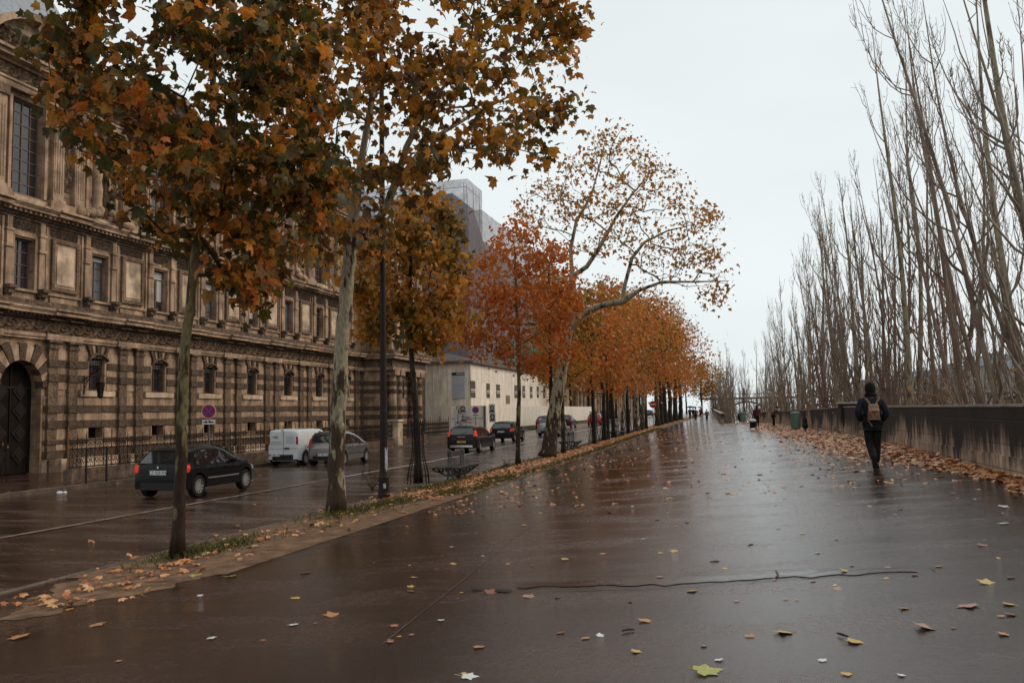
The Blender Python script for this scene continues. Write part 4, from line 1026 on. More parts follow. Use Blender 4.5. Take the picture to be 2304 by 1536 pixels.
PROF = {
 'hatch': [(0,.34),(.002,.48),(.010,.58),(.03,.655),(.115,.90),(.145,.94),(.23,.985),(.33,1.0),(.45,.985),(.54,.93),(.62,.83),(.70,.71),(.78,.655),(.88,.60),(.96,.52),(.985,.44),(1,.34)],
 'suv':   [(0,.36),(.004,.55),(.012,.64),(.03,.72),(.07,.90),(.09,.95),(.2,.99),(.36,1.0),(.5,.97),(.58,.89),(.68,.72),(.76,.67),(.88,.63),(.96,.56),(.985,.48),(1,.36)],
 'mono':  [(0,.34),(.004,.52),(.015,.62),(.035,.74),(.06,.90),(.09,.95),(.18,.985),(.3,1.0),(.42,.985),(.55,.92),(.68,.80),(.80,.66),(.88,.60),(.95,.52),(.985,.44),(1,.34)],
 'van':   [(0,.30),(.002,.5),(.006,.75),(.012,.93),(.03,.97),(.08,.99),(.3,1.0),(.58,.99),(.66,.95),(.74,.82),(.82,.66),(.88,.60),(.95,.52),(.985,.42),(1,.3)],
}
def car(name, kind, L, W, H, paint, pos, label, group, detail=2, plate='', platem='plate', lit=False, heading=0.0, cat='car', extra=None):
    e = empty(name, tuple(pos), label, cat, group, rz=heading)
    prof = PROF[kind]; pt = [p[0] for p in prof]; pz = [p[1] for p in prof]
    zt = lambda y: float(np.interp(y/L, pt, pz))*H
    zB = H*(0.60 if kind != 'van' else 0.56); R = 0.315 if H < 1.6 else 0.33; arch = R+0.055
    wy = (L*0.175, L*0.80)
    if kind == 'mono': wy = (L*0.14, L*0.84)
    def hw(y):
        t = y/L; k = 1.0
        if t < 0.07: k = 0.86+0.14*math.sin(min(1, t/0.07)*PI/2)
        if t > 0.82: k = 1-0.22*((t-0.82)/0.18)**2
        return W/2*k
    base = 0.24
    def zbt(y):
        z = base + 0.1*max(0, 1-y/0.15)*0.6 + 0.1*max(0, (y-L+0.2)/0.2)
        for c in wy:
            d = abs(y-c)
            if d < arch: z = max(z, R + math.sqrt(arch*arch-d*d)*0.98)
        return z
    tum = 0.27 if kind != 'van' else 0.10
    def ring(y):
        t_ = zt(y); zb_ = zbt(y); h = hw(y)
        if t_ > zB+0.04:
            u = min(1, (t_-zB)/(H-zB)); hr = h*(1-tum*u)
            up = [(0.985*h, zB), (hr+ (0.985*h-hr)*0.12, max(zB+0.01, t_-0.09*min(1,u*3))), (hr*0.96, t_-0.03*min(1,u*3)), (hr*0.6, t_), (0, t_+0.012)]
        else:
            up = [(0.985*h, max(zb_+0.12, t_-0.13)), (0.95*h, t_-0.05), (0.86*h, t_-0.012), (0.5*h, t_+0.006), (0, t_+0.012)]
        z1 = up[0][1]
        lo = [(0, base), (0.72*h, base), (0.74*h, zb_), (h*0.995, zb_+0.02), (h, zb_+(z1-zb_)*0.35), (1.0*h, zb_+(z1-zb_)*0.75)]
        return lo + up
    ys = sorted(set([0, 0.012, 0.04] + [L*p[0] for p in prof] + list(np.linspace(0, L, 40)) + [c+arch*math.cos(PI*i/12) for c in wy for i in range(13)] + [c+s_*(arch+0.001) for c in wy for s_ in (-1,1)]))
    g = MB(); vs = []; n = None
    for y in ys:
        r = ring(y); full = r + [(-x, z) for x, z in r[-2:0:-1]]; n = len(full)
        vs += [(x, y, z) for x, z in full]
    fs = [(i*n+k, i*n+(k+1)%n, (i+1)*n+(k+1)%n, (i+1)*n+k) for i in range(len(ys)-1) for k in range(n)]
    fs += [tuple(range(n))[::-1], tuple((len(ys)-1)*n+k for k in range(n))]
    g.add(vs, fs); body = g.build('body', paint, e, smooth=True)
    try:
        body.data.set_sharp_from_angle(angle=math.radians(40))
    except Exception: pass
    # side windows
    def xs(y, z):
        t_ = zt(y); h = hw(y); u = min(1, max(0.01, (t_-zB)/(H-zB))); hr = h*(1-tum*u); ze = max(zB+0.01, t_-0.09)
        f = min(1, max(0, (z-zB)/max(0.01, ze-zB))); return 0.985*h + (hr+(0.985*h-hr)*0.12-0.985*h)*f
    segs = {'hatch': [(.155,.205),(.215,.385),(.40,.60)], 'suv': [(.10,.18),(.20,.38),(.395,.60)], 'mono': [(.09,.17),(.19,.42),(.435,.70)], 'van': [(.55,.74)]}[kind]
    for sg in (-1, 1):
        for a, c in segs:
            g = MB(); ya, yc = a*L, c*L
            def fn(u, v):
                y = ya+(yc-ya)*u; z0 = zB+0.035; z1 = max(z0+0.005, zt(y)-0.125); z = z0+(z1-z0)*v
                return (sg*(xs(y, z)+0.006), y, z)
            g.grid(8, 4, fn); g.build('side_window', M['carglass'], e, smooth=True)
    # rear window / doors, windscreen
    ry0, ry1 = {'hatch': (.034,.11), 'suv': (.022,.078), 'mono': (.022,.068), 'van': (0.008,0.009)}[kind]
    if kind != 'van':
        g = MB()
        def fr_(u, v):
            y = L*(ry0+(ry1-ry0)*v); k = 0.86-0.06*v; t_ = zt(y); x = (2*u-1)*hw(y)*(1-tum*min(1,max(0,(t_-zB)/(H-zB))))*k
            return (x, y-0.012, t_+0.012)
        g.grid(8, 8, fr_); g.build('rear_window', M['carglass'], e, smooth=True)
        g = MB(); g.tube([(-0.05, L*ry0-0.03, zt(L*ry0)+0.03), (0.3, L*(ry0+.02)-0.03, zt(L*(ry0+.02))+0.03)], 0.008, 4); g.tube([(-W*0.33, L*ry1, zt(L*ry1)+0.04), (W*0.33, L*ry1, zt(L*ry1)+0.04)], [0.02,0.02], 6); g.build('wiper_and_spoiler', M['plastic'], e)
    g = MB(); wy0, wy1 = {'hatch': (.475,.69), 'suv': (.52,.67), 'mono': (.47,.78), 'van': (.62,.81)}[kind]
    g.grid(8, 8, lambda u, v: ((2*u-1)*hw(L*(wy0+(wy1-wy0)*v))*(1-tum*0.8*(1-v))*0.84, L*(wy0+(wy1-wy0)*v)+0.008, zt(L*(wy0+(wy1-wy0)*v))+0.014))
    g.build('windscreen', M['carglass'], e, smooth=True)
    # wheels
    for c in wy:
        for sg in (-1, 1):
            g = MB(); x = sg*(W/2-0.10)
            g.lathe((x, c, R+0.0), [(R-0.11, -0.1),(R-0.02,-0.1),(R,-0.07),(R,0.07),(R-0.02,0.1),(R-0.11,0.1)], 24, 'x')
            g.lathe((x, c, R), [(R-0.11, -0.1),(0.001,-0.1)], 24, 'x'); g.lathe((x, c, R), [(R-0.11, 0.06*sg+0.0),(0.001,0.06*sg)], 24, 'x')
            tw = g.build('wheel', M['tyre'], e)
            g = MB(); xo = x+sg*0.075
            g.lathe((xo, c, R), [(R-0.095, 0),(R-0.095, sg*0.022),(R-0.118, sg*0.022),(R-0.118,0)], 24, 'x')
            g.lathe((xo, c, R), [(0.05,0),(0.05,sg*0.015),(0.0,sg*0.02)], 12, 'x')
            ns = 12 if detail > 1 else 6
            for k in range(ns):
                t = 2*PI*k/ns; wd = 0.055 if ns == 12 else 0.12; rr = R-0.105
                p = [(c+0.04*math.cos(t-0.5), R+0.04*math.sin(t-0.5)), (c+rr*math.cos(t-wd*2), R+rr*math.sin(t-wd*2)), (c+rr*math.cos(t+wd*2), R+rr*math.sin(t+wd*2)), (c+0.04*math.cos(t+0.5), R+0.04*math.sin(t+0.5))]
                g.prism(p, 'x', xo, xo+sg*0.012)
            g.build('rim', M['rim'], tw)
    # lamps
    lm = M['taillit'] if lit else M['tail']
    for sg in (-1, 1):
        g = MB()
        if kind == 'van': za, zb2, wi = 0.58*H, 0.80*H, 0.07
        elif kind == 'suv': za, zb2, wi = 0.62*H, 0.84*H, 0.12
        elif kind == 'mono': za, zb2, wi = 0.56*H, 0.78*H, 0.11
        else: za, zb2, wi = 0.50*H, 0.645*H, 0.14
        def zy(z):      # rear profile: y at height z
            for i in range(len(prof)-1):
                if prof[i][1]*H <= z <= prof[i+1][1]*H and prof[i][0] < 0.12: return L*(prof[i][0]+(prof[i+1][0]-prof[i][0])*(z/H-prof[i][1])/max(1e-6, prof[i+1][1]-prof[i][1]))
            return 0
        def lf(u, v):
            z = za+(zb2-za)*v; y0 = zy(z); tap = 1-0.35*abs(v-0.4)
            if u < 0.5:
                x = xs(y0+0.02, z) if z > zB else hw(y0+0.02); x = x - wi*tap*(1-u*2); return (sg*(x+0.004), y0-0.012+0.01*(1-u*2), z)
            y = y0+ (u-0.5)*2*(0.22 if kind != 'van' else 0.05)*tap; x = xs(y, z) if z > zB else hw(y); return (sg*(x+0.012), y-0.004, z)
        g.grid(8, 6, lf); g.build('tail_light', lm, e, smooth=True)
        g = MB(); yh = L*0.93; g.grid(5, 4, lambda u, v: (sg*(hw(L*(0.90+0.08*u))*(0.99-0.02*v)+0.006), L*(0.90+0.08*u), zt(L*(0.90+0.08*u))-0.2+0.12*v)); g.build('headlight', mat('headlight lens', (0.4,0.42,0.44), 0.1) if 'hl' not in M else M['hl'], e, smooth=True)
        if detail:
            g = MB(); ym = L*{'hatch':.60,'suv':.62,'mono':.64,'van':.72}[kind]; g.ball((sg*(W/2+0.06), ym, zB+0.08), 0.11, 0.07, 0.075, 10, 6); g.build('wing_mirror', M['plastic'] if kind == 'van' else paint, e, smooth=True)
            g = MB()
            for yy in (L*0.33, L*0.52) if kind != 'van' else (L*0.5,):
                g.box(sg*(W/2-0.01), sg*(W/2+0.03), yy-0.09, yy+0.09, zB-0.12, zB-0.085)
            g.build('door_handle', paint if kind != 'van' else M['plastic'], e)
            g = MB(); g.box(sg*(W/2-0.02), sg*(W/2+0.012), wy[0]+arch+0.06, wy[1]-arch-0.06, 0.50 if H < 1.6 else 0.58, 0.53 if H < 1.6 else 0.66); g.build('side_strip', M['rim'] if (detail > 1 and kind == 'hatch') else M['plastic'], e)
            g = MB()
            for yy in (L*0.205, L*0.392, L*0.615) if kind != 'van' else (L*0.3, L*0.52):
                g.box(sg*(W/2-0.02), sg*(W/2+0.0025), yy-0.004, yy+0.004, 0.36, zB-0.01)
            g.build('door_gap', M['plastic'], e)
    # bumper, plate
    g = MB(); g.grid(14, 3, lambda u, v: ((2*u-1)*hw(0)*1.01, -0.03+0.10*abs(2*u-1)**4, base+0.02+(0.2 if kind != 'van' else 0.26)*v)); g.build('bumper', M['plastic'] if kind in ('van','suv') or detail > 1 else paint, e, smooth=True)
    zp = 0.50*H if kind == 'hatch' else (0.42*H if kind != 'mono' else 0.33*H)
    if kind == 'van': zp = 0.30*H
    pe_x = -W*0.24 if kind == 'van' else 0.0
    yp = -0.045 if zp < base+0.27 else -0.012
    g = MB(); g.box(pe_x-0.27, pe_x+0.27, yp-0.012, yp+0.02, zp-0.06, zp+0.06); po = g.build('number_plate', M[platem], e)
    if plate:
        text_mesh('lettering', plate, 0.125, M['ink'], po, (pe_x+0.01, yp-0.014, zp), (PI/2, 0, 0))
        g = MB(); g.box(pe_x-0.27, pe_x-0.235, yp-0.0135, yp-0.011, zp-0.058, zp+0.058); g.build('country_band', M['plate_blue'], po)
    if extra: extra(e, L, W, H, zt, zB, hw)
    return e
M['hl'] = mat('headlight lens', (0.4, 0.42, 0.44), 0.1)
def on_road(px, py, clear=0.0):
    p = hit(px, py, lambda x, y: zroad(x, y)+0.03); return p
# placement: pixel of the rear centre where the tyres touch
def place(px, py, L): 
    p = hit(px, py, lambda x, y: zroad(x, y)+0.05); return (p.x, p.y, zroad(p.x, p.y)+0.05*(1-((p.x+15.2)/6)**2)+0.002)
def badge(e, L, W, H, zt, zB, hw):
    g = MB(); g.prism([(-0.02,0.60*H+0.03),(0.02,0.60*H+0.035),(0.03,0.60*H-0.02),(0.0,0.60*H-0.04),(-0.025,0.60*H-0.01)], 'y', -0.01, 0.0); g.build('badge', M['rim'], e)
    g = MB(); g.tube([(0.0, L*0.1, zt(L*0.1)+0.02), (0.0, L*0.07, zt(L*0.1)+0.16)], 0.006, 4); g.build('aerial', M['plastic'], e)
car('car', 'hatch', 3.9, 1.72, 1.46, carpaint('black car paint', (0.012, 0.010, 0.010)), place(354, 1123, 4), 'black five door hatchback nearest the camera, partly behind the first thin trunk', 'cars on the road', 2, 'CZ 028 RA', lit=True, extra=badge)
M['green'] = mat('green print', (0.08, 0.22, 0.12), 0.5)
def vanx(e, L, W, H, zt, zB, hw):
    g = MB(); g.box(W*0.02-0.006, W*0.02+0.006, -0.006, 0.01, 0.35, 0.92*H); g.box(-W*0.43, W*0.45, -0.005, 0.01, 0.47*H, 0.475*H); g.build('door_gap', M['plastic'], e)
    g = MB(); g.box(W*0.06, W*0.2, -0.03, 0.0, 0.46*H, 0.50*H); g.box(-W*0.05, 0.05, -0.02, 0, 0.955*H, 0.975*H); g.build('door_handle', M['plastic'], e)
    g = MB()
    for k in range(4): g.box(W*0.1, W*0.34, -0.004, 0.006, (0.80-0.055*k)*H, (0.812-0.055*k)*H)
    for k in range(3): g.box(-W*0.36, -W*0.05, -0.004, 0.006, (0.66-0.04*k)*H, (0.668-0.04*k)*H)
    for k in range(4): g.box(W/2-0.02, W/2+0.006-0.04*0, L*0.13, L*0.13+0.34, (0.545-0.03*k)*H, (0.553-0.03*k)*H)
    g.build('small_print', M['greyink'], e)
    g = MB(); g.prism([(-W*0.34,0.79*H),(-W*0.2,0.81*H),(-W*0.12,0.78*H),(-W*0.2,0.765*H)], 'y', -0.004, 0.006); g.build('printed_mark', M['green'], e)
    g = MB()
    for sg in (-1, 1): g.box(sg*(W/2-0.03), sg*(W/2+0.02), L*0.20, L*0.33, 0.50*H, 0.515*H); g.prism([(L*0.002,0.3),(L*0.05,0.3),(L*0.035,0.5*H),(L*0.004,0.95*H)], 'x', sg*(W/2-0.03), sg*(W/2*0.965)) if False else None
    g.build('sliding_rail', M['plastic'], e)
car('van', 'van', 3.7, 1.66, 1.68, carpaint('white van paint', (0.6, 0.62, 0.62), 0.0), place(636, 1047, 4), 'small white delivery van with red tail lights stopped beside the fence', 'cars on the road', 2, 'BD 781 AZ', lit=False, extra=vanx, cat='van')
car('car', 'mono', 3.45, 1.62, 1.54, carpaint('silver grey paint', (0.24, 0.22, 0.21), 0.6), place(727, 1048, 3.7), 'silver grey small car with dark rear window directly behind the pale bark trunk', 'cars on the road', 2, 'BW 491 KN')
def rack(e, L, W, H, zt, zB, hw):
    g = MB(); g.grid(10, 3, lambda u, v: ((2*u-1)*W*0.40, -0.045+0.06*abs(2*u-1)**3, 0.33+0.11*v-0.02*abs(2*u-1))); g.build('silver_skid_plate', M['rim'], e, smooth=True)
    g = MB(); g.box(-0.22, 0.22, -0.008, 0, 0.60*H, 0.615*H); g.build('lettering_strip', M['rim'], e)
car('car', 'suv', 4.37, 1.80, 1.47, carpaint('dark brown black paint', (0.02, 0.014, 0.014)), place(1038, 1019, 4.3), 'dark crossover car with lit L shaped tail lights and a yellow number plate', 'cars on the road', 2, 'K 8320 B', 'plate_y', lit=True, extra=rack)
car('car', 'hatch', 4.2, 1.76, 1.47, carpaint('black paint b', (0.014, 0.011, 0.012)), place(1127, 994, 4.2), 'black hatchback with lit tail lights in front of the yellow plated car', 'cars on the road', 1, 'AB 514 XD', lit=True)
car('car', 'suv', 4.3, 1.80, 1.6, carpaint('silver paint', (0.36, 0.35, 0.35), 0.5), place(1232, 981.5, 4.3), 'silver car half hidden by the thick leaning plane trunk', 'cars on the road', 1, 'CT 239 WF')
car('car', 'hatch', 4.1, 1.75, 1.48, carpaint('dark grey paint', (0.03, 0.028, 0.03)), place(1222, 966, 4.1), 'dark grey car just ahead of the silver one, mostly hidden', 'cars on the road', 0)
car('car', 'hatch', 4.1, 1.75, 1.48, carpaint('maroon dark paint', (0.05, 0.016, 0.016)), place(1267, 963, 4.1), 'dark maroon car in the lane beside the thin trunk with a bench', 'cars on the road', 0)
car('car', 'hatch', 4.1, 1.75, 1.46, carpaint('black paint c', (0.015, 0.013, 0.015)), place(1279, 948.5, 4.1), 'small black car beside the far end of the low hoarding', 'cars on the road', 0)
car('car', 'hatch', 3.9, 1.70, 1.47, carpaint('red car paint', (0.28, 0.015, 0.014), 0.1), place(1336, 956, 3.9), 'red hatchback seen between caged tree trunks', 'cars on the road', 1, lit=True)
car('car', 'hatch', 4.2, 1.75, 1.47, carpaint('dark teal paint', (0.02, 0.03, 0.035)), place(1342, 940, 4.2), 'dark car directly ahead of the red hatchback', 'cars on the road', 0)
car('van', 'van', 5.2, 2.0, 2.4, carpaint('white van paint b', (0.55, 0.56, 0.58), 0), place(1352, 937, 5), 'white panel van far down the road ahead of the red hatchback', 'cars on the road', 0, cat='van')
car('car', 'hatch', 4.2, 1.75, 1.47, carpaint('bright red paint', (0.4, 0.03, 0.03), 0.1), place(1375, 929, 4.2), 'second bright red car farther off beside the white panel van', 'cars on the road', 0, lit=True)
car('car', 'mono', 4.4, 1.8, 1.5, carpaint('pale blue grey paint', (0.3, 0.34, 0.37), 0.4), place(1405, 939.5, 4.4), 'pale blue grey car in the near lane between distant trunks', 'cars on the road', 0)
car('car', 'hatch', 4.2, 1.8, 1.5, carpaint('green black paint', (0.012, 0.02, 0.018), 0.4), place(1459, 936.5, 4.2), 'dark car beside the red no entry sign', 'cars on the road', 0, lit=True)
car('car', 'hatch', 4.2, 1.8, 1.5, carpaint('grey paint d', (0.09, 0.09, 0.1), 0.4), place(1392, 932, 4.2), 'grey car beyond the pale blue grey one', 'cars on the road', 0)
bus = empty('distant_bus', place(1332, 927, 8), 'long pale bus with dark windows far along the road past the hoarding', 'bus')
g = MB(); g.rbox(-1.25, 1.25, 0, 11, 0.35, 3.0, 0.12); g.build('body', carpaint('bus paint', (0.5,0.5,0.5), 0), bus)
g = MB(); g.box(-0.95, 0.95, -0.012, 0.0, 1.6, 2.6); g.build('rear_window', M['carglass'], bus)
g = MB()
for k in range(5): g.box(1.245, 1.262, 0.6+2.1*k, 2.4+2.1*k, 1.4, 2.5)
g.build('side_window', M['carglass'], bus)
g = MB()
for yy in (2.2, 8.6):
    for sg in (-1, 1): g.lathe((sg*1.1, yy, 0.45), [(0,-0.14),(0.45,-0.14),(0.45,0.14),(0,0.14)], 18, 'x')
g.build('wheel', M['tyre'], bus)
# ------------------------------------------------------------------ signs
M['red'] = mat('sign red', (0.42, 0.02, 0.025), 0.35); M['blue'] = mat('sign blue', (0.02, 0.04, 0.22), 0.35); M['signwhite'] = mat('sign white', (0.6, 0.58, 0.56), 0.35)
M['grey'] = mat('galvanised post', (0.16, 0.15, 0.14), 0.5, metal=0.4)
def disc(mb, r, y, z, r0=0.0, n=28):
    mb.lathe((0, 0, z), [(r0, y), (r, y)], n, 'y')
def stop_sign(base, zc, r, label, slashes, plate=True):
    e = empty('road_sign', tuple(base), label, 'road sign', None, rz=math.radians(14))
    z = zc - base.z
    g = MB(); g.tube([(0,0.05,0),(0,0.05,z+r*0.6)], 0.035, 8); g.build('pole', M['grey'], e)
    g = MB(); g.lathe((0,0,z), [(0,0.01),(r,0.01),(r+0.01,-0.005),(r+0.01,-0.015),(0.0,-0.015)], 28, 'y'); g.build('disc', M['signwhite'], e)
    g = MB(); disc(g, r*0.97, -0.018, z, r*0.74); 
    for k in range(slashes):
        a = PI/4 + k*PI/2; w_ = r*0.11; c_, s_ = math.cos(a), math.sin(a); q = r*0.76
        g.prism([(c_*q-s_*w_, z+s_*q+c_*w_), (-c_*q-s_*w_, z-s_*q+c_*w_), (-c_*q+s_*w_, z-s_*q-c_*w_), (c_*q+s_*w_, z+s_*q-c_*w_)], 'y', -0.0235+0.001*k, -0.0195)
    g.build('red_ring', M['red'], e)
    g = MB(); disc(g, r*0.75, -0.017, z); g.build('blue_field', M['blue'], e)
    if plate:
        g = MB(); g.rbox(-0.28, 0.28, -0.018, 0.01, z-r-0.26, z-r-0.06, 0.006); po = g.build('plate', M['signwhite'], e)
        g = MB(); zz = z-r-0.16
        g.prism([(-0.22,zz-0.03),(-0.05,zz-0.03),(-0.05,zz+0.01),(-0.10,zz+0.05),(-0.15,zz+0.05),(-0.17,zz+0.01),(-0.22,zz+0.01)], 'y', -0.026, -0.019)
        g.prism([(0.0,zz-0.03),(0.22,zz-0.02),(0.22,zz+0.02),(0.1,zz+0.02),(0.05,zz+0.06),(0.0,zz+0.05)], 'y', -0.026, -0.019)
        g.prism([(-0.05,zz+0.02),(0.02,zz+0.045),(0.02,zz+0.055),(-0.05,zz+0.03)], 'y', -0.026, -0.019); g.build('tow_pictogram', M['ink'], po)
    return e
p = hit(470, 1040, zpave); p.x = -21.9; p = Vector((-21.9, at_x(470, 925, -21.9).y, zpave(0, 35)))
q = at_x(470, 925, -21.9); stop_sign(p, q.z, 0.30, 'round red and blue no stopping sign with tow pictogram in front of the fence', 2)
q = at_x(1070, 922, -21.85); stop_sign(Vector((q.x, q.y, zpave(0, q.y))), q.z, 0.30, 'round red and blue no parking sign in front of the poster covered boards', 1)
q = at_x(1469, 909.5, -7.6); e = empty('road_sign', (q.x, q.y, zstrip(-7.6, q.y)), 'red no entry sign with white bar among the distant trunks', 'road sign', rz=math.radians(8))
g = MB(); g.tube([(0,0.05,0),(0,0.05,q.z-zstrip(-7.6,q.y))], 0.04, 8); g.build('pole', M['grey'], e)
z = q.z - zstrip(-7.6, q.y); g = MB(); g.lathe((0,0,z), [(0,0.01),(0.33,0.01),(0.34,-0.01),(0,-0.012)], 28, 'y'); g.build('disc', M['red'], e)
g = MB(); g.box(-0.24, 0.24, -0.02, -0.013, z-0.05, z+0.05); g.build('bar', M['signwhite'], e)
q = hit(1474, 957, zprom); e = empty('sign_post', (q.x, q.y, q.z), 'thin dark post without a sign beside the no entry sign', 'post')
g = MB(); g.tube([(0,0,0),(0,0,2.2)], 0.05, 6); g.tube([(0,0,0),(0,0,0.2)], 0.09, 8); g.build('pole', M['iron'], e)
# posts at the pavement edge by the gate
for (x, y, lab) in ((193, 1089, 'thin dark post at the kerb, left one of the pair before the gate'), (239, 1083, 'thin dark post at the kerb, right one of the pair before the gate')):
    q = hit(x, y, zpave)
    g = MB(); g.tube([(0,0,0),(0,0,1.15)], 0.035, 8); g.lathe((0,0,1.15), [(0.035,0),(0.05,0.03),(0.035,0.07),(0,0.09)], 8); o = g.build('kerb_post', M['iron']); o.location = q; tag(o, lab, 'post')
q = hit(300, 1063, zpave); g = MB(); g.rbox(-0.5, 0.5, -0.35, 0.35, 0, 0.04, 0.01); o = g.build('board_on_pavement', M['white']); o.location = q; o.rotation_euler = (0.02, 0.0, 0.4); tag(o, 'flat white board lying on the wet pavement before the fence', 'board')
q = hit(135, 1111, zroad); g = MB(); rnd = random.Random(2)
for k in range(5): g.ball((rnd.uniform(-0.12,0.12), rnd.uniform(-0.1,0.1), 0.04), 0.08*rnd.uniform(0.5,1), 0.08, 0.05, 6, 4)
o = g.build('litter', M['white']); o.location = q; tag(o, 'crumpled pale litter lying against the far kerb near the gate', 'litter')
# ------------------------------------------------------------------ lamp posts
M['post'] = mat('dark brown painted post', (0.018, 0.010, 0.007), 0.45, 0.2, noise=0.3, nscale=6)
M['peel'] = mat('peeled paper and paint', (0.4, 0.4, 0.42), 0.6, noise=0.5, nscale=12)
def lamp_post(base, h, r, label, patch=False):
    e = empty('street_lamp', tuple(base), label, 'street lamp', None)
    g = MB(); g.lathe((0,0,0), [(r*1.55,-0.1),(r*1.55,0.12),(r*1.35,0.16),(r*1.3,0.55),(r*1.1,0.62),(r,0.7),(r*0.95,2.2),(r*0.9,2.25),(r*0.85,2.3),(r*0.55,h)], 20); g.build('pole', M['post'], e, smooth=False)
    g = MB(); g.tube([(0,0,h-0.2),(-0.25,0,h+0.35),(-0.9,0,h+0.6)], 0.045, 8); g.build('arm', M['post'], e)
    g = MB(); g.lathe((-1.0,0,h+0.45), [(0.02,0.22),(0.18,0.16),(0.3,0.0),(0.26,-0.02)], 14); hd = g.build('lamp_head', M['post'], e)
    g = MB(); g.lathe((-1.0,0,h+0.43), [(0.25,0),(0.18,-0.1),(0,-0.13)], 14); g.build('lamp_glass', mat('unlit lamp glass', (0.4,0.4,0.38), 0.2), hd)
    if patch:
        g = MB(); g.grid(8, 10, lambda u, v: ((r*1.0+0.004)*math.cos(-0.9+0.9*u), (r*1.0+0.004)*math.sin(-0.9+0.9*u), 0.72+0.55*v+0.05*math.sin(u*9)))
        g.build('peeling_patch', M['peel'], e)
        g = MB(); g.grid(4, 4, lambda u, v: ((r*1.33+0.004)*math.cos(-1.3+0.5*u), (r*1.33+0.004)*math.sin(-1.3+0.5*u), 0.28+0.12*v)); g.build('peeling_patch', M['peel'], e)
q = hit(864, 1122, zstrip); LAMPQ = q
lamp_post(q, 13.2, 0.10, 'dark brown street lamp post with peeled paper near its foot, nearest one', True)
s2 = tree_s(1241); lamp_post(Vector((-8.35, s2, zstrip(-8.35, s2))), 9.0, 0.10, 'dark lamp post just right of the thick leaning plane trunk')
s2 = tree_s(1367); lamp_post(Vector((-8.35, s2, zstrip(-8.35, s2))), 9.0, 0.10, 'dark lamp post among distant trunks before the pale curved trunk')
q = hit(1676, 946, zprom); e = empty('quay_lamp', (q.x, q.y, q.z), 'slim pole with a pale square head near the end of the parapet', 'street lamp')
hq = (946-873)/ (1950/q.length) if False else 3.6
g = MB(); g.tube([(0,0,0),(0,0,3.0)], 0.06, 8); g.build('pole', M['iron'], e); g = MB(); g.box(-0.12, 0.12, -0.12, 0.12, 2.95, 3.9); g.build('lamp_head', mat('dull blue panel', (0.12,0.14,0.2), 0.4), e)
# ------------------------------------------------------------------ bins
M['bin'] = mat('green waste bin', (0.13, 0.20, 0.155), 0.5, noise=0.25, nscale=6)
M['bag'] = mat('black rubbish sack', (0.012, 0.010, 0.010), 0.3, bump=0.6, bscale=12)
def litter_bin(px, py, label, sack=True):
    q = hit(px, py, zprom); e = empty('litter_bin', tuple(q), label, 'bin', 'green litter bins by the parapet')
    g = MB(); g.lathe((0,0,0), [(0.02,0.08),(0.22,0.08),(0.25,0.15),(0.27,0.95),(0.29,0.98),(0.29,1.02),(0.26,1.03)], 16)
    for k in range(16): t = 2*PI*k/16; g.tube([(0.262*math.cos(t),0.262*math.sin(t),0.15),(0.28*math.cos(t),0.28*math.sin(t),0.95)], 0.012, 4)
    g.build('casing', M['bin'], e)
    g = MB(); g.lathe((0,0,0.98), [(0.29,0.06),(0.2,0.12),(0.0,0.14)], 16); g.build('lid', M['bin'], e)
    g = MB(); g.tube([(0,0,0),(0,0,0.15)], 0.07, 8); g.build('foot', M['iron'], e)
    return q
q = litter_bin(1791, 968, 'green bin standing alone in leaves against the parapet')
g = MB(); g.ball((0,0,0.55), 0.13, 0.12, 0.33, 12, 10); g.ball((0,0,0.35), 0.16, 0.15, 0.2, 12, 8); g.tube([(0,0,0),(0,0,1.05)], 0.03, 6); g.lathe((0,0,0.86), [(0.16,0),(0.17,0.03),(0.16,0.05)], 14); o = g.build('rubbish_sack', M['bag']); o.location = (q.x+0.05, q.y-5.5, zprom(q.x, q.y-5)); o.location = hit(1812, 972, zprom); tag(o, 'black rubbish sack hanging on a post beside the solitary green bin', 'sack')
q = litter_bin(1671, 948, 'green bin at the far end of the parapet below the slim pole')
g = MB(); g.ball((0,0,0.5), 0.3, 0.3, 0.5, 12, 10); o = g.build('rubbish_sack', M['bag']); o.location = hit(1665.5, 948, zprom); tag(o, 'black rubbish sack beside the farthest green bin', 'sack')
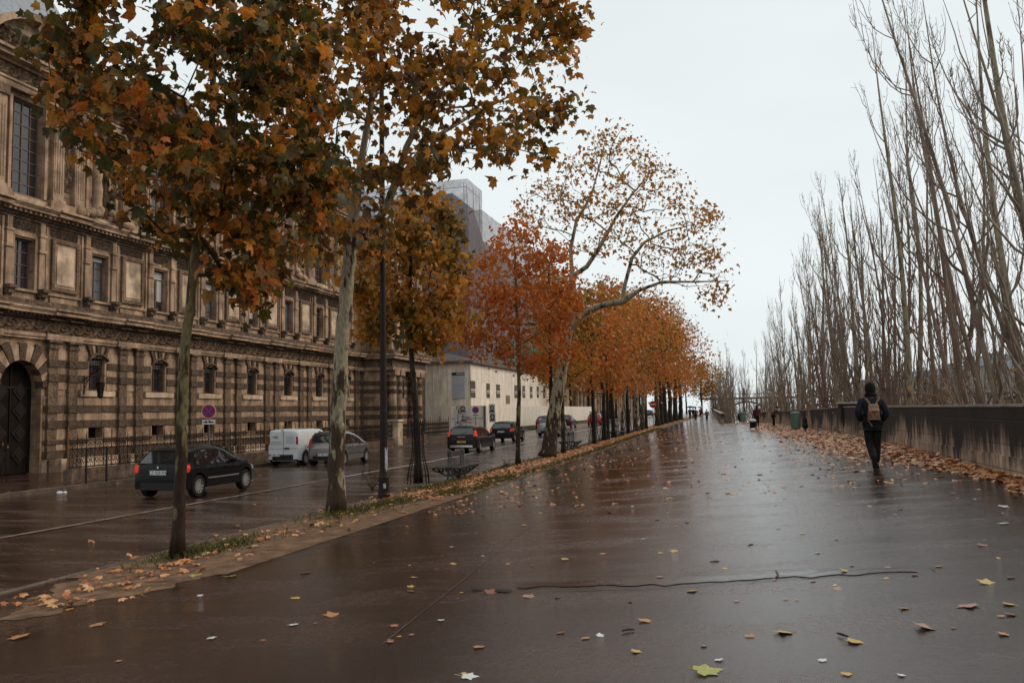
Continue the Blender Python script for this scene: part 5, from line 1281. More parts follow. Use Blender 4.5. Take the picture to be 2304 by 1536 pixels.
# ------------------------------------------------------------------ benches (double sided, boat shaped seat)
M['benchwood'] = mat('dark wet bench wood', (0.035, 0.028, 0.022), 0.35, noise=0.4, nscale=8, stretch=(1,0.2,1))
M['cast'] = mat('grey green cast iron', (0.10, 0.11, 0.10), 0.45, noise=0.4, nscale=12)
def bench(base, label, rz=0.0):
    e = empty('park_bench', tuple(base), label, 'bench', 'double benches between the trees', rz=rz)
    for sg in (-1, 1):
        g = MB()
        for k in range(3): x = sg*(0.12+0.14*k); g.box(x-0.055, x+0.055, -1.15, 1.15, 0.43+0.005*k, 0.465+0.005*k)
        g.build('seat', M['benchwood'], e)
    g = MB(); g.box(-0.045, 0.045, -0.75, 0.75, 0.76, 0.93); g.build('backrest', M['benchwood'], e)
    for y in (-0.62, 0.62):
        g = MB(); sg2 = 1
        g.tube([(0.1,y,0.0),(0.05,y,0.42),(0.045,y,0.85),(0,y,0.98),(-0.045,y,0.85),(-0.05,y,0.42),(-0.1,y,0.0)], 0.032, 6)
        g.tube([(-0.48,y,0.42),(-0.1,y,0.16),(0.1,y,0.16),(0.48,y,0.42)], 0.025, 6); g.box(-0.48, 0.48, y-0.02, y+0.02, 0.40, 0.43)
        g.lathe((0,y,0.88), [(0.08,-0.03),(0.08,0.03),(0.03,0.03)], 14, 'y'); g.box(-0.16, 0.16, y-0.05, y+0.05, 0, 0.04)
        g.build('end_frame', M['cast'], e)
    g = MB()
    for x in (-0.4, 0.4):
        g.tube([(x,-1.15,0.40),(x*0.5,-0.4,0.17),(x*0.5,0.4,0.17),(x,1.15,0.40)], 0.02, 6); g.tube([(x,-1.15,0.42),(x,1.15,0.42)], 0.02, 5)
        for k in range(5): yy = -0.7+0.35*k; g.lathe((x*0.85, yy, 0.33), [(0.06,-0.015),(0.06,0.015),(0.045,0.015),(0.045,-0.015),(0.06,-0.015)], 12, 'x')
    g.build('truss', M['iron'], e)
    return e
bench(hit(1027, 1079, zstrip), 'dark boat shaped double bench between the caged young tree and the next trunk', 0.0)
bench(hit(1285, 1011, zstrip), 'second double bench just beyond the thick leaning plane tree')
bench(hit(1388, 984, zstrip), 'distant double bench beside the pale curved trunk')
# ------------------------------------------------------------------ iron tree guards
def guard_mesh():
    g = MB(); n = 16
    for k in range(n):
        t = 2*PI*k/n; c_, s_ = math.cos(t), math.sin(t)
        g.tube([(c_*r, s_*r, z) for r, z in ((0.36,-0.03),(0.34,0.25),(0.29,0.5),(0.21,0.8),(0.185,1.1),(0.185,1.6),(0.20,1.85),(0.25,1.98))], 0.011, 5)
    for r, z in ((0.345,0.22),(0.19,1.05),(0.19,1.6)):
        g.tube([(r*math.cos(2*PI*k/20), r*math.sin(2*PI*k/20), z) for k in range(21)], 0.012, 5, cap=False)
    return g
gm = guard_mesh(); GUARD = None
def guard(base, label):
    global GUARD
    if GUARD is None: GUARD = gm.build('tree_guard', M['iron']); o = GUARD
    else: o = GUARD.copy(); COL.objects.link(o)
    o.location = base; tag(o, label, 'tree guard', 'iron tree guards along the verge')
    return o
# ------------------------------------------------------------------ leaves
LEAF = np.array([(0,.35,.04),(0,.0,0),(.2,-.08,-.03),(.46,.05,-.14),(.37,.24,-.03),(.56,.54,-.14),(.26,.58,-.03),(0,1.0,-.16),(-.26,.58,-.03),(-.56,.54,-.14),(-.37,.24,-.03),(-.46,.05,-.14),(-.2,-.08,-.03)])
LEAF[:, 1] -= 0.35
LT = [(0, i, i % 12 + 1) for i in range(1, 13)]
KITE = np.array([(0,-.4,0),(.42,-.05,-.1),(.22,.12,0),(0,.6,-.1),(-.22,.12,0),(-.42,-.05,-.1)])
KT = [(0,1,2),(0,2,4),(2,3,4),(0,4,5)]
def leaves(name, cen, size, m, parent=None, tmpl=0, flat=None, seed=1):
    r = np.random.default_rng(seed); N = len(cen)
    T, Fc = (LEAF, LT) if tmpl == 0 else (KITE, KT)
    T = T.astype(float)
    if flat is None:
        nrm = r.normal(size=(N,3)); nrm[:,2] = np.abs(nrm[:,2])*0.8+0.1
    else:
        nrm = np.concatenate([r.normal(size=(N,2))*flat, np.ones((N,1))], 1)
    nrm /= np.linalg.norm(nrm, axis=1, keepdims=True)
    a = r.normal(size=(N,3)); 
    if flat is None: a[:,2] -= 0.8
    u = a - nrm*(a*nrm).sum(1, keepdims=True); u /= np.linalg.norm(u, axis=1, keepdims=True)
    v = np.cross(nrm, u)
    curl = r.uniform(0.3, 2.2 if flat is None else 1.6, N)
    sz = size*np.clip(r.lognormal(-0.12, 0.32, N), 0.35, 1.5) if np.isscalar(size) else size
    ax = r.uniform(0.75, 1.1, N)
    P = (T[None,:,0,None]*v[:,None,:]*ax[:,None,None] + T[None,:,1,None]*u[:,None,:] + T[None,:,2,None]*nrm[:,None,:]*curl[:,None,None])*sz[:,None,None] + cen[:,None,:]
    k = len(T); V = P.reshape(-1, 3)
    Fa = (np.array(Fc)[None] + (np.arange(N)*k)[:,None,None]).reshape(-1)
    me = bpy.data.meshes.new(name); me.vertices.add(len(V)); me.vertices.foreach_set('co', V.reshape(-1))
    nf = len(Fa)//3; me.loops.add(len(Fa)); me.loops.foreach_set('vertex_index', Fa.astype(np.int32)); me.polygons.add(nf)
    me.polygons.foreach_set('loop_start', np.arange(nf, dtype=np.int32)*3); me.polygons.foreach_set('loop_total', np.full(nf, 3, np.int32))
    me.materials.append(m); me.update(calc_edges=True); me.validate()
    o = bpy.data.objects.new(name, me); COL.objects.link(o); o.parent = parent
    return o
G1, G2, OL, YE, OC, OR, RD, BR_ = (0.03,0.032,0.010), (0.06,0.06,0.014), (0.16,0.12,0.022), (0.46,0.27,0.05), (0.55,0.26,0.04), (0.64,0.21,0.035), (0.40,0.09,0.022), (0.12,0.05,0.02)
LM1 = leafmat('dark green turning orange leaves', [(0.0, G1), (0.24, G2), (0.40, OL), (0.55, BR_), (0.66, OC), (0.82, OR), (1.0, RD)], blotch=0.35, trans=0.5)
LM2 = leafmat('olive and ochre leaves', [(0.0, G2), (0.25, OL), (0.42, BR_), (0.6, OC), (1.0, OR)], blotch=0.35, trans=0.5)
LM3 = leafmat('olive to orange leaves', [(0.0, G2), (0.3, OL), (0.55, OC), (1.0, OR)], blotch=0.5, trans=0.45)
LM4 = leafmat('orange red leaves', [(0.0, (0.52,0.28,0.05)), (0.3, OR), (0.55, (0.5,0.13,0.028)), (0.8, OR), (1.0, OC)], blotch=0.4, trans=0.45)
LM5 = leafmat('ochre leaves', [(0.0, BR_), (0.3, OC), (0.6, (0.42,0.22,0.05)), (0.8, OR), (1.0, OL)], blotch=0.3)
LMG = leafmat('fallen leaves', [(0.0, (0.26,0.08,0.03)), (0.25, (0.5,0.17,0.06)), (0.6, (0.62,0.28,0.11)), (0.9, (0.66,0.38,0.19)), (1.0, (0.45,0.36,0.1))], trans=0.1, rough=0.3, blotch=0.1)
def barkmat(name, base, patch, pos=0.5, soft=0.03, scale=2.2):
    m = bpy.data.materials.new(name); m.use_nodes = True; n = m.node_tree.nodes; l = m.node_tree.links; b = n['Principled BSDF']
    tc_ = n.new('ShaderNodeTexCoord'); mp_ = n.new('ShaderNodeMapping'); mp_.inputs['Scale'].default_value = (3.2,3.2,0.9); l.new(tc_.outputs['Object'], mp_.inputs[0])
    t = n.new('ShaderNodeTexNoise'); t.inputs['Scale'].default_value = scale; t.inputs['Detail'].default_value = 4; t.inputs['Roughness'].default_value = 0.45; l.new(mp_.outputs[0], t.inputs[0])
    sp = n.new('ShaderNodeSeparateXYZ'); l.new(tc_.outputs['Object'], sp.inputs[0])
    mr = n.new('ShaderNodeMapRange'); mr.inputs[1].default_value = 0.0; mr.inputs[2].default_value = 3.4; mr.inputs[3].default_value = 0.20; mr.inputs[4].default_value = -0.03; l.new(sp.outputs[2], mr.inputs[0])
    ad = n.new('ShaderNodeMath'); ad.operation = 'ADD'; l.new(t.outputs[0], ad.inputs[0]); l.new(mr.outputs[0], ad.inputs[1])
    r = n.new('ShaderNodeValToRGB'); r.color_ramp.elements[0].position = pos-soft; r.color_ramp.elements[1].position = pos+soft
    r.color_ramp.elements[0].color = (*patch,1); r.color_ramp.elements[1].color = (*base,1); l.new(ad.outputs[0], r.inputs[0])
    t2 = n.new('ShaderNodeTexNoise'); t2.inputs['Scale'].default_value = 9; t2.inputs['Detail'].default_value = 6; l.new(mp_.outputs[0], t2.inputs[0])
    r2 = n.new('ShaderNodeValToRGB'); r2.color_ramp.elements[0].color = (0.5,0.47,0.42,1); r2.color_ramp.elements[0].position = 0.3; r2.color_ramp.elements[1].color = (1.15,1.12,1.05,1); r2.color_ramp.elements[1].position = 0.7; l.new(t2.outputs[0], r2.inputs[0])
    mm = n.new('ShaderNodeMixRGB'); mm.blend_type = 'MULTIPLY'; mm.inputs[0].default_value = 1; l.new(r.outputs[0], mm.inputs[1]); l.new(r2.outputs[0], mm.inputs[2]); l.new(mm.outputs[0], b.inputs['Base Color'])
    b.inputs['Roughness'].default_value = 0.65; b.inputs['Specular IOR Level'].default_value = 0.15
    bp = n.new('ShaderNodeBump'); bp.inputs['Strength'].default_value = 0.7; bp.inputs['Distance'].default_value = 0.02; l.new(r.outputs[0], bp.inputs['Height']); bp.invert = True; l.new(bp.outputs[0], b.inputs['Normal'])
    return m
M['bark_green'] = barkmat('green brown mottled bark', (0.035,0.022,0.014), (0.16,0.135,0.065), 0.53)
M['bark_pale'] = barkmat('pale flaking plane bark', (0.06,0.04,0.027), (0.33,0.29,0.21), 0.56)
M['bark_dark'] = barkmat('dark wet bark', (0.025,0.018,0.014), (0.06,0.048,0.035), 0.5)
M['bark_poplar'] = barkmat('grey poplar bark', (0.14,0.105,0.078), (0.30,0.265,0.195), 0.53)
M['twig'] = mat('dark twigs', (0.028, 0.017, 0.014), 0.6)
M['twig_brown'] = mat('brown poplar twigs', (0.19, 0.122, 0.09), 0.6, noise=0.3, nscale=0.8)
def grow(trunk, tr, targets, rmin=0.006, seg=0.4, start=0.45, up=0.25, pw=0.42, limbs=()):
    """skeleton: trunk polyline then every target joined to the nearest node nearer the root"""
    nodes = [Vector(p) for p in trunk]; par = [-1]+list(range(len(trunk)-1)); cost = [0.0]
    for i in range(1, len(nodes)): cost.append(cost[-1]+(nodes[i]-nodes[i-1]).length)
    i0 = max(1, int(len(trunk)*start)); fork = nodes[i0]
    arr = np.array([tuple(p) for p in nodes]); ok = np.array([i >= i0 for i in range(len(nodes))])
    A = [tuple(p) for p in nodes]; C_ = list(cost); OK = [i >= i0 for i in range(len(nodes))]
    fixed = {}
    for pts_, rr_ in limbs:
        last = int(np.argmin([(Vector(a)-Vector(pts_[0])).length for a in A]))
        Q = []
        for a_, b_, ra, rb2 in zip(pts_[:-1], pts_[1:], rr_[:-1], rr_[1:]):
            for u in (0.25, 0.5, 0.75, 1.0): Q.append((Vector(a_).lerp(Vector(b_), u), ra+(rb2-ra)*u))
        for q_, r_ in Q:
            nodes.append(q_); par.append(last); A.append(tuple(q_)); C_.append(0.6*(C_[last]+(q_-Vector(A[last])).length)); OK.append(True); last = len(nodes)-1; fixed[last] = r_
    for tg in sorted(targets, key=lambda t: (Vector(t)-fork).length):
        tv = np.array(tuple(tg)); P = np.array(A); d = np.linalg.norm(P-tv, axis=1)
        dz = P[:,2]-tv[2]
        pen = d + 0.22*np.array(C_) + np.where(dz > 0.2, dz*0.8, 0); pen[~np.array(OK)] = 1e9
        j = int(np.argmin(pen)); p0 = Vector(A[j]); p1 = Vector(tg); L = (p1-p0).length
        if L < 0.05: continue
        k = max(1, int(L/seg)); last = j
        side = Vector((random.uniform(-1,1), random.uniform(-1,1), 0))*L*0.07
        for i in range(1, k+1):
            t = i/k; q = p0.lerp(p1, t); q.z += up*L*math.sin(PI*t)*0.35*(1 if p1.z < p0.z+L*0.8 else 0.3); q += side*math.sin(PI*t) + Vector((random.gauss(0,0.02), random.gauss(0,0.02), random.gauss(0,0.02)))*min(1, L)
            if i == k: q = p1.copy()
            nodes.append(q); par.append(last); A.append(tuple(q)); C_.append(C_[last]+(q-Vector(A[last])).length); OK.append(True); last = len(nodes)-1
    n = len(nodes); cnt = [0]*n; ch = [[] for _ in range(n)]
    for i in range(n-1, 0, -1):
        cnt[i] = max(cnt[i], 1); cnt[par[i]] += cnt[i]*1.0 if not ch[i] else cnt[i]
        ch[par[i]].append(i)
    leafc = [0]*n
    for i in range(n-1, -1, -1): leafc[i] = 1 if not ch[i] else sum(leafc[c] for c in ch[i])
    nt_ = len(trunk); rad = [0]*n
    for i in range(n): rad[i] = rmin*(leafc[i]**pw)*1.25 if leafc[i] > 1 else rmin
    for i in range(nt_): rad[i] = max(tr[i], min(rad[i], tr[min(i, nt_-1)]*1.2))
    for i in range(nt_, n):
        rad[i] = fixed[i] if i in fixed else min(rad[i], rad[par[i]]*0.92)
    return nodes, par, ch, rad, nt_
def emit(mb_t, mb_b, nodes, par, ch, rad, nt_, nside=5, sideT=12):
    mb_t.tube(nodes[:nt_], rad[:nt_], sideT)
    done = set(range(nt_))
    for i in range(nt_, len(nodes)):
        if i in done: continue
        path = [par[i], i]; done.add(i); c = i
        while ch[c]:
            nx = max(ch[c], key=lambda q: rad[q])
            if nx in done: break
            path.append(nx); done.add(nx); c = nx
        rr = [min(rad[path[0]], rad[path[1]]*1.15)] + [rad[q] for q in path[1:]]
        (mb_t if rr[0] > 0.055 else mb_b).tube([nodes[q] for q in path], rr, (9 if rr[0] > 0.055 else nside) if rr[0] > 0.02 else 3, cap=False)
def lumpy(pts, rad, n=26, seed=0, lum=0.06):
    rnd = random.Random(seed); P = []; R_ = []
    for k in range(n+1):
        t = k/n*(len(pts)-1); i = min(len(pts)-2, int(t)); f = t-i
        a, b_ = Vector(pts[i]), Vector(pts[i+1]); q = a.lerp(b_, f)
        P.append(q + Vector((rnd.gauss(0,1), rnd.gauss(0,1), 0))*rad[i]*lum)
        R_.append((rad[i]*(1-f)+rad[i+1]*f)*(1+rnd.uniform(-lum, lum)))
    R_[0] *= 1.35; R_[1] *= 1.12
    return P, R_
def crown_targets(poly_px, s_c, n, depth, rnd, gaps=()):
    """points of the crown: x, z inside the outline seen at distance s_c, spread in depth through the crown"""
    xs = [p[0] for p in poly_px]; ys = [p[1] for p in poly_px]; out = []
    def inside(x, y):
        c = False; j = len(poly_px)-1
        for i in range(len(poly_px)):
            if (poly_px[i][1] > y) != (poly_px[j][1] > y) and x < (poly_px[j][0]-poly_px[i][0])*(y-poly_px[i][1])/(poly_px[j][1]-poly_px[i][1])+poly_px[i][0]: c = not c
            j = i
        return c
    cx, cy = sum(xs)/len(xs), sum(ys)/len(ys)
    while len(out) < n:
        x, y = rnd.uniform(min(xs), max(xs)), rnd.uniform(min(ys), max(ys))
        if not inside(x, y): continue
        if any(((x-a_)/c_)**2+((y-b_)/d_)**2 < 1 for a_, b_, c_, d_ in gaps): continue
        e = min(1, math.hypot((x-cx)/(max(xs)-min(xs)), (y-cy)/(max(ys)-min(ys)))*1.8)
        d = s_c + rnd.uniform(-1, 1)*depth*math.sqrt(max(0.05, 1-e*e))
        v = ray(x, y); v = v*(d/ v.length)*1.0
        out.append(Vector((v.x, v.y, v.z+EYE)))
    return out
def plane_tree(base, trunk_px, r0, r1, poly, ntgt, depth, nleaf, lsize, lm, bark, label, tmpl=0, seed=1, start=0.6, spread=0.3, twig=None, up=0.25, rmin=0.006, extra_t=None, kinds='plane_tree', limbs=(), gaps=(), vary=0.7):
    random.seed(seed); rnd = random.Random(seed)
    e = empty(kinds, tuple(base), label, 'tree', 'plane trees along the verge')
    dist = (Vector(base)-Vector((0,0,EYE))).length
    pts = [Vector(base)]
    for (x, y) in trunk_px:
        v = ray(x, y); v *= math.hypot(base.x, base.y)/math.hypot(v.x, v.y); pts.append(Vector((v.x, v.y, v.z+EYE)))
    n = len(pts); rr = [r0+(r1-r0)*i/(n-1) for i in range(n)]
    P, R_ = lumpy(pts, rr, 28, seed)
    T = crown_targets(poly, dist, ntgt, depth, rnd, gaps)
    if extra_t: T += [Vector(q) for q in extra_t]
    off = Vector(base)
    rb0 = math.hypot(base.x, base.y)
    LB = [([at_r(x, y, rb0-d) for x, y, d in l_], r_) for l_, r_ in limbs]
    nodes, par, ch, rad, nt_ = grow(P, R_, T, rmin=rmin, start=start, up=up, limbs=LB)
    nodes = [q-off for q in nodes]
    mt, mb_ = MB(), MB(); emit(mt, mb_, nodes, par, ch, rad, nt_)
    rb_ = random.Random(seed+5)                                      # knots and scars on the trunk
    for k in range(7):
        i = rb_.randint(3, 22); q = nodes[i]; a = rb_.uniform(0, 2*PI); r_ = rad[i]
        mt.ball((q.x+math.cos(a)*r_*0.85, q.y+math.sin(a)*r_*0.85, q.z), r_*0.38, r_*0.38, r_*0.6, 8, 6)
    mt.build('trunk', bark, e, smooth=True)
    c = mb_.build('crown', twig or M['twig'], e, smooth=True)
    ends = np.array([tuple(Vector(t)-off) for t in T])
    wt = np.exp(np.random.default_rng(seed+3).normal(size=len(ends))*vary); per = np.random.default_rng(seed).choice(len(ends), nleaf, p=wt/wt.sum())
    cen = ends[per] + np.random.default_rng(seed+1).normal(size=(nleaf,3))*np.array([spread, spread, spread*0.8])
    leaves('foliage', cen, lsize, lm, c, tmpl, seed=seed)
    return e
def at_r(x, y, r):
    v = ray(x, y); v *= r/math.hypot(v.x, v.y); return Vector((v.x, v.y, v.z+EYE))
LIMB5 = [(((1278,745,0),(1312,706,0.3),(1350,688,0.7),(1402,678,1.2),(1440,652,1.6),(1490,634,2),(1560,634,2.3),(1640,632,2.6)), [0.17,0.16,0.15,0.14,0.08,0.06,0.045,0.015]),
 (((1400,680,1.2),(1406,640,1.2),(1422,580,1.3),(1450,545,1.4),(1500,520,1.5),(1560,505,1.6)), [0.10,0.09,0.08,0.06,0.04,0.015]),
 (((1287,622,0),(1320,600,0.3),(1350,555,0.5),(1385,490,0.7),(1420,440,0.8),(1455,400,0.8)), [0.12,0.11,0.09,0.07,0.05,0.02]),
 (((1287,622,0),(1284,560,-0.2),(1296,500,-0.3),(1330,440,-0.4),(1350,370,-0.4),(1365,300,-0.4)), [0.11,0.09,0.075,0.05,0.035,0.015])]
Tq = lambda x, y: hit(x, y, zstrip)
def up_base(x, y): b_ = Tq(x, y); return b_
plane_tree(up_base(400,1252), [(404,1100),(409,950),(415,800),(428,680),(440,560),(455,470),(470,380),(478,260),(480,120)], 0.095, 0.045,
  [(60,90),(150,30),(215,-60),(420,-140),(640,-120),(740,-40),(770,150),(760,330),(735,470),(690,560),(610,640),(560,690),(500,640),(430,570),(370,600),(330,560),(290,510),(240,420),(170,320),(110,250),(150,190)],
  300, 2.3, 5600, 0.175, LM1, M['bark_green'], 'young plane tree with dark green and orange leaves, nearest to the camera', seed=11, start=0.5, spread=0.18, gaps=[(330,20,60,45),(250,70,30,22),(470,60,22,16),(420,470,30,40),(500,545,35,28),(330,470,22,24),(590,300,20,18),(540,180,18,14),(660,470,26,22)])
plane_tree(up_base(757,1153), [(757,1020),(762,900),(768,780),(777,680),(786,590),(792,510),(800,440)], 0.19, 0.125,
  [(500,-120),(900,-170),(1290,-60),(1300,50),(1330,150),(1290,240),(1240,330),(1210,420),(1130,370),(1040,330),(990,380),(960,450),(890,490),(870,560),(800,600),(730,620),(650,590),(640,480),(560,380),(520,200)],
  400, 3.6, 7500, 0.185, LM2, M['bark_pale'], 'tall plane tree with pale flaking bark and spreading olive and ochre crown', seed=12, start=0.85, spread=0.22, rmin=0.007, gaps=[(945,55,62,50),(900,320,42,52),(840,345,28,40),(985,295,34,36),(1015,190,22,18),(1070,420,60,40),(870,240,22,18),(790,160,24,18),(1120,90,24,20),(700,330,22,26),(800,480,30,24),(1180,300,22,18)], limbs=[(((796,560,0),(832,520,0.1),(868,470,0.2),(893,400,0.3),(915,330,0.4),(945,270,0.5),(1010,180,0.8)), [0.11,0.105,0.095,0.085,0.075,0.06,0.03]), (((862,480,0.2),(900,400,-0.4),(960,320,-0.9),(1060,260,-1.5),(1180,200,-2)), [0.07,0.06,0.055,0.04,0.02]), (((795,520,0),(785,440,-0.3),(755,370,-0.6),(700,290,-0.9),(640,210,-1)), [0.10,0.08,0.065,0.05,0.02]), (((800,450,0),(815,350,0.2),(840,200,0.3),(850,50,0.3)), [0.11,0.08,0.06,0.03])])
q3 = up_base(941,1086)
plane_tree(q3, [(938,960),(930,860),(925,780),(922,690),(924,600),(926,520),(928,470)], 0.11, 0.04,
  [(880,480),(930,430),(1000,440),(1030,520),(1060,620),(1050,720),(1010,780),(960,790),(900,760),(840,760),(800,730),(790,640),(820,560),(850,510)],
  190, 1.7, 4300, 0.20, LM3, M['bark_dark'], 'young plane tree in an iron guard with olive to orange crown', seed=13, start=0.55, spread=0.27, tmpl=0)
guard(q3, 'dark iron guard around the young tree beside the nearest bench')
plane_tree(up_base(1165,1046), [(1166,960),(1168,880),(1166,800),(1163,700),(1160,620),(1158,560)], 0.10, 0.04,
  [(1110,540),(1170,490),(1215,500),(1260,560),(1290,640),(1300,720),(1290,790),(1230,840),(1170,830),(1100,810),(1040,790),(1005,730),(1010,660),(1050,620),(1080,590)],
  230, 2.0, 6500, 0.20, LM4, M['bark_green'], 'plane tree with a dense orange red crown and thin dark trunk', seed=14, start=0.5, spread=0.28, tmpl=1)
plane_tree(up_base(1231,1029), [(1240,970),(1252,900),(1264,830),(1275,770),(1285,710),(1290,660),(1287,622)], 0.36, 0.14,
  [(1180,410),(1240,390),(1300,340),(1360,270),(1440,310),(1520,390),(1545,440),(1600,460),(1635,540),(1640,650),(1610,690),(1560,650),(1480,640),(1400,580),(1330,590),(1250,520),(1190,540),(1160,470)],
  330, 3.4, 3300, 0.20, LM5, M['bark_pale'], 'old leaning plane tree with thick forked limbs and a sparse ochre crown', seed=15, start=0.93, spread=0.32, tmpl=1, rmin=0.011, limbs=LIMB5)
# farther verge trees
VT = [ # pixel x of trunk, crown centre height, crown radius, crown half height, trunk radius, leaf material, bark, guard, label
 (1266, 6.3, 2.2, 3.0, 0.12, LM3, 'bark_green', 0, 'thin plane tree leaning beside the second bench'),
 (1335, 6.3, 2.6, 3.2, 0.13, LM4, 'bark_dark', 1, 'guarded plane tree in front of the red hatchback'),
 (1358, 6.6, 2.8, 3.4, 0.15, LM3, 'bark_dark', 1, 'dark guarded plane trunk left of a distant lamp post'),
 (1379, 7.0, 3.0, 3.6, 0.16, LM4, 'bark_dark', 0, 'dark plane trunk right of a distant lamp post'),
 (1397, 7.2, 3.2, 3.8, 0.16, LM3, 'bark_pale', 0, 'plane tree with pale curved trunk by the third bench'),
 (1412, 7.6, 3.2, 3.8, 0.16, LM4, 'bark_dark', 1, 'guarded plane tree between the pale curved trunk and the pale pair'),
 (1430, 8.0, 3.4, 4.2, 0.26, LM3, 'bark_pale', 0, 'left plane tree of the pale trunked pair'),
 (1442, 8.4, 3.6, 4.4, 0.24, LM4, 'bark_pale', 0, 'right plane tree of the pale trunked pair'),
 (1452, 8.4, 3.6, 4.4, 0.2, LM4, 'bark_dark', 0, 'dark plane trunk just left of the no entry sign'),
 (1479, 9.0, 4.2, 5.0, 0.3, LM4, 'bark_green', 0, 'plane tree just right of the no entry sign'),
 (1487, 9.2, 4.4, 5.2, 0.3, LM3, 'bark_dark', 0, 'dark plane trunk second to the right of the no entry sign'),
 (1496, 9.4, 4.6, 5.4, 0.35, LM4, 'bark_dark', 0, 'thick dark plane trunk in the far part of the row'),
 (1507, 9.4, 4.8, 5.4, 0.35, LM4, 'bark_dark', 0, 'far plane tree before the gap in the row of trunks'),
 (1519, 9.4, 5.0, 5.4, 0.4, LM2, 'bark_dark', 0, 'far plane tree just left of the walkers'),
 (1531, 9.4, 5.2, 5.6, 0.4, LM4, 'bark_dark', 0, 'farthest plane tree of the verge row by the walkers')]
def generic_tree(base, hc, rx, rz, rt, lm, bark, label, seed, nt=90, nl=2600, ls=0.24, group='plane trees along the verge', lean=0.0, tm=1):
    random.seed(seed); rnd = random.Random(seed)
    e = empty('plane_tree', tuple(base), label, 'tree', group)
    pts = [(0,0,-0.1), (lean*0.3,0,1.5), (lean*0.6+rnd.uniform(-.1,.1),0,3.0), (lean+rnd.uniform(-.2,.2),0,hc*0.62), (lean,0,hc), (lean,0,hc+rz*0.5)]
    P, R_ = lumpy(pts, [rt, rt*0.85, rt*0.75, rt*0.6, rt*0.35, rt*0.2], 20, seed)
    T = []
    while len(T) < nt:
        v = Vector((rnd.uniform(-1,1), rnd.uniform(-1,1), rnd.uniform(-1,1)))
        if 0.35 < v.length < 1:
            w_ = 1-0.35*max(0, v.z)
            T.append(Vector((lean+v.x*rx*w_*rnd.uniform(0.8,1.12), v.y*rx*w_, hc+v.z*rz*rnd.uniform(0.85,1.1))))
    nodes, par, ch, rad, nt_ = grow(P, R_, T, rmin=0.008, seg=0.7, start=0.45)
    mt, mb_ = MB(), MB(); emit(mt, mb_, nodes, par, ch, rad, nt_, 4, 9)
    mt.build('trunk', M[bark], e, smooth=True); c = mb_.build('crown', M['twig'], e, smooth=True)
    ends = np.array([tuple(t) for t in T]); R2 = np.random.default_rng(seed)
    cen = ends[R2.choice(len(ends), nl)] + R2.normal(size=(nl,3))*np.array([0.4,0.4,0.32])*rx/2.6
    leaves('foliage', cen, ls, lm, c, tm, seed=seed)
    return e
VL = [LM3, LM4, LM5, LM4, LM3, LM4, LM2, LM4, LM3, LM4, LM5, LM4, LM2, LM4, LM3]
for i, (x, hc, rx, rz, rt, lm, bk, gd, lab) in enumerate(VT):
    lm = VL[i]; kk = (1.0, 1.12, 0.9, 1.05, 0.86)[i%5]; rx *= kk; rz *= (1.05, 0.92, 1.15)[i%3]; hc *= (1.0, 0.93, 1.08, 1.02)[i%4]
    s_ = tree_s(x); base = Vector((-8.35, s_, zstrip(-8.35, s_)))
    generic_tree(base, hc, rx, rz, rt, lm, bk, lab, 40+i, nt=100 if s_ < 90 else 70, nl=(2500 if s_ < 90 else 2300) - 500*(i%3 == 1), ls=0.2+0.0011*s_, lean=(0.5 if x in (1397, 1442) else 0))
    if gd: guard(base, {1335: 'iron guard on the trunk in front of the red hatchback', 1358: 'iron guard just left of a distant lamp post', 1412: 'farthest iron guard, right of the pale curved trunk'}[x])
FB_ = [(-23.5,112),(-23.8,128),(-24,146),(-23,164),(-24.5,184),(-23,205),(-8.4,230),(-24,228),(-14,262),(-19,268),(-6,255),(-27,262),(-33,262),(-10,275)]
for i, (x, y) in enumerate(FB_):
    generic_tree(Vector((x, y, zroad(x, y))), 8.5+i%3, 4.6, 5.4, 0.3, (LM2, LM3, LM4)[i%3], 'bark_dark', 'brown leaved tree across the road beyond the hoarding, one of the far cluster', 80+i, nt=50, nl=1500, ls=0.5, group='far trees across the road')
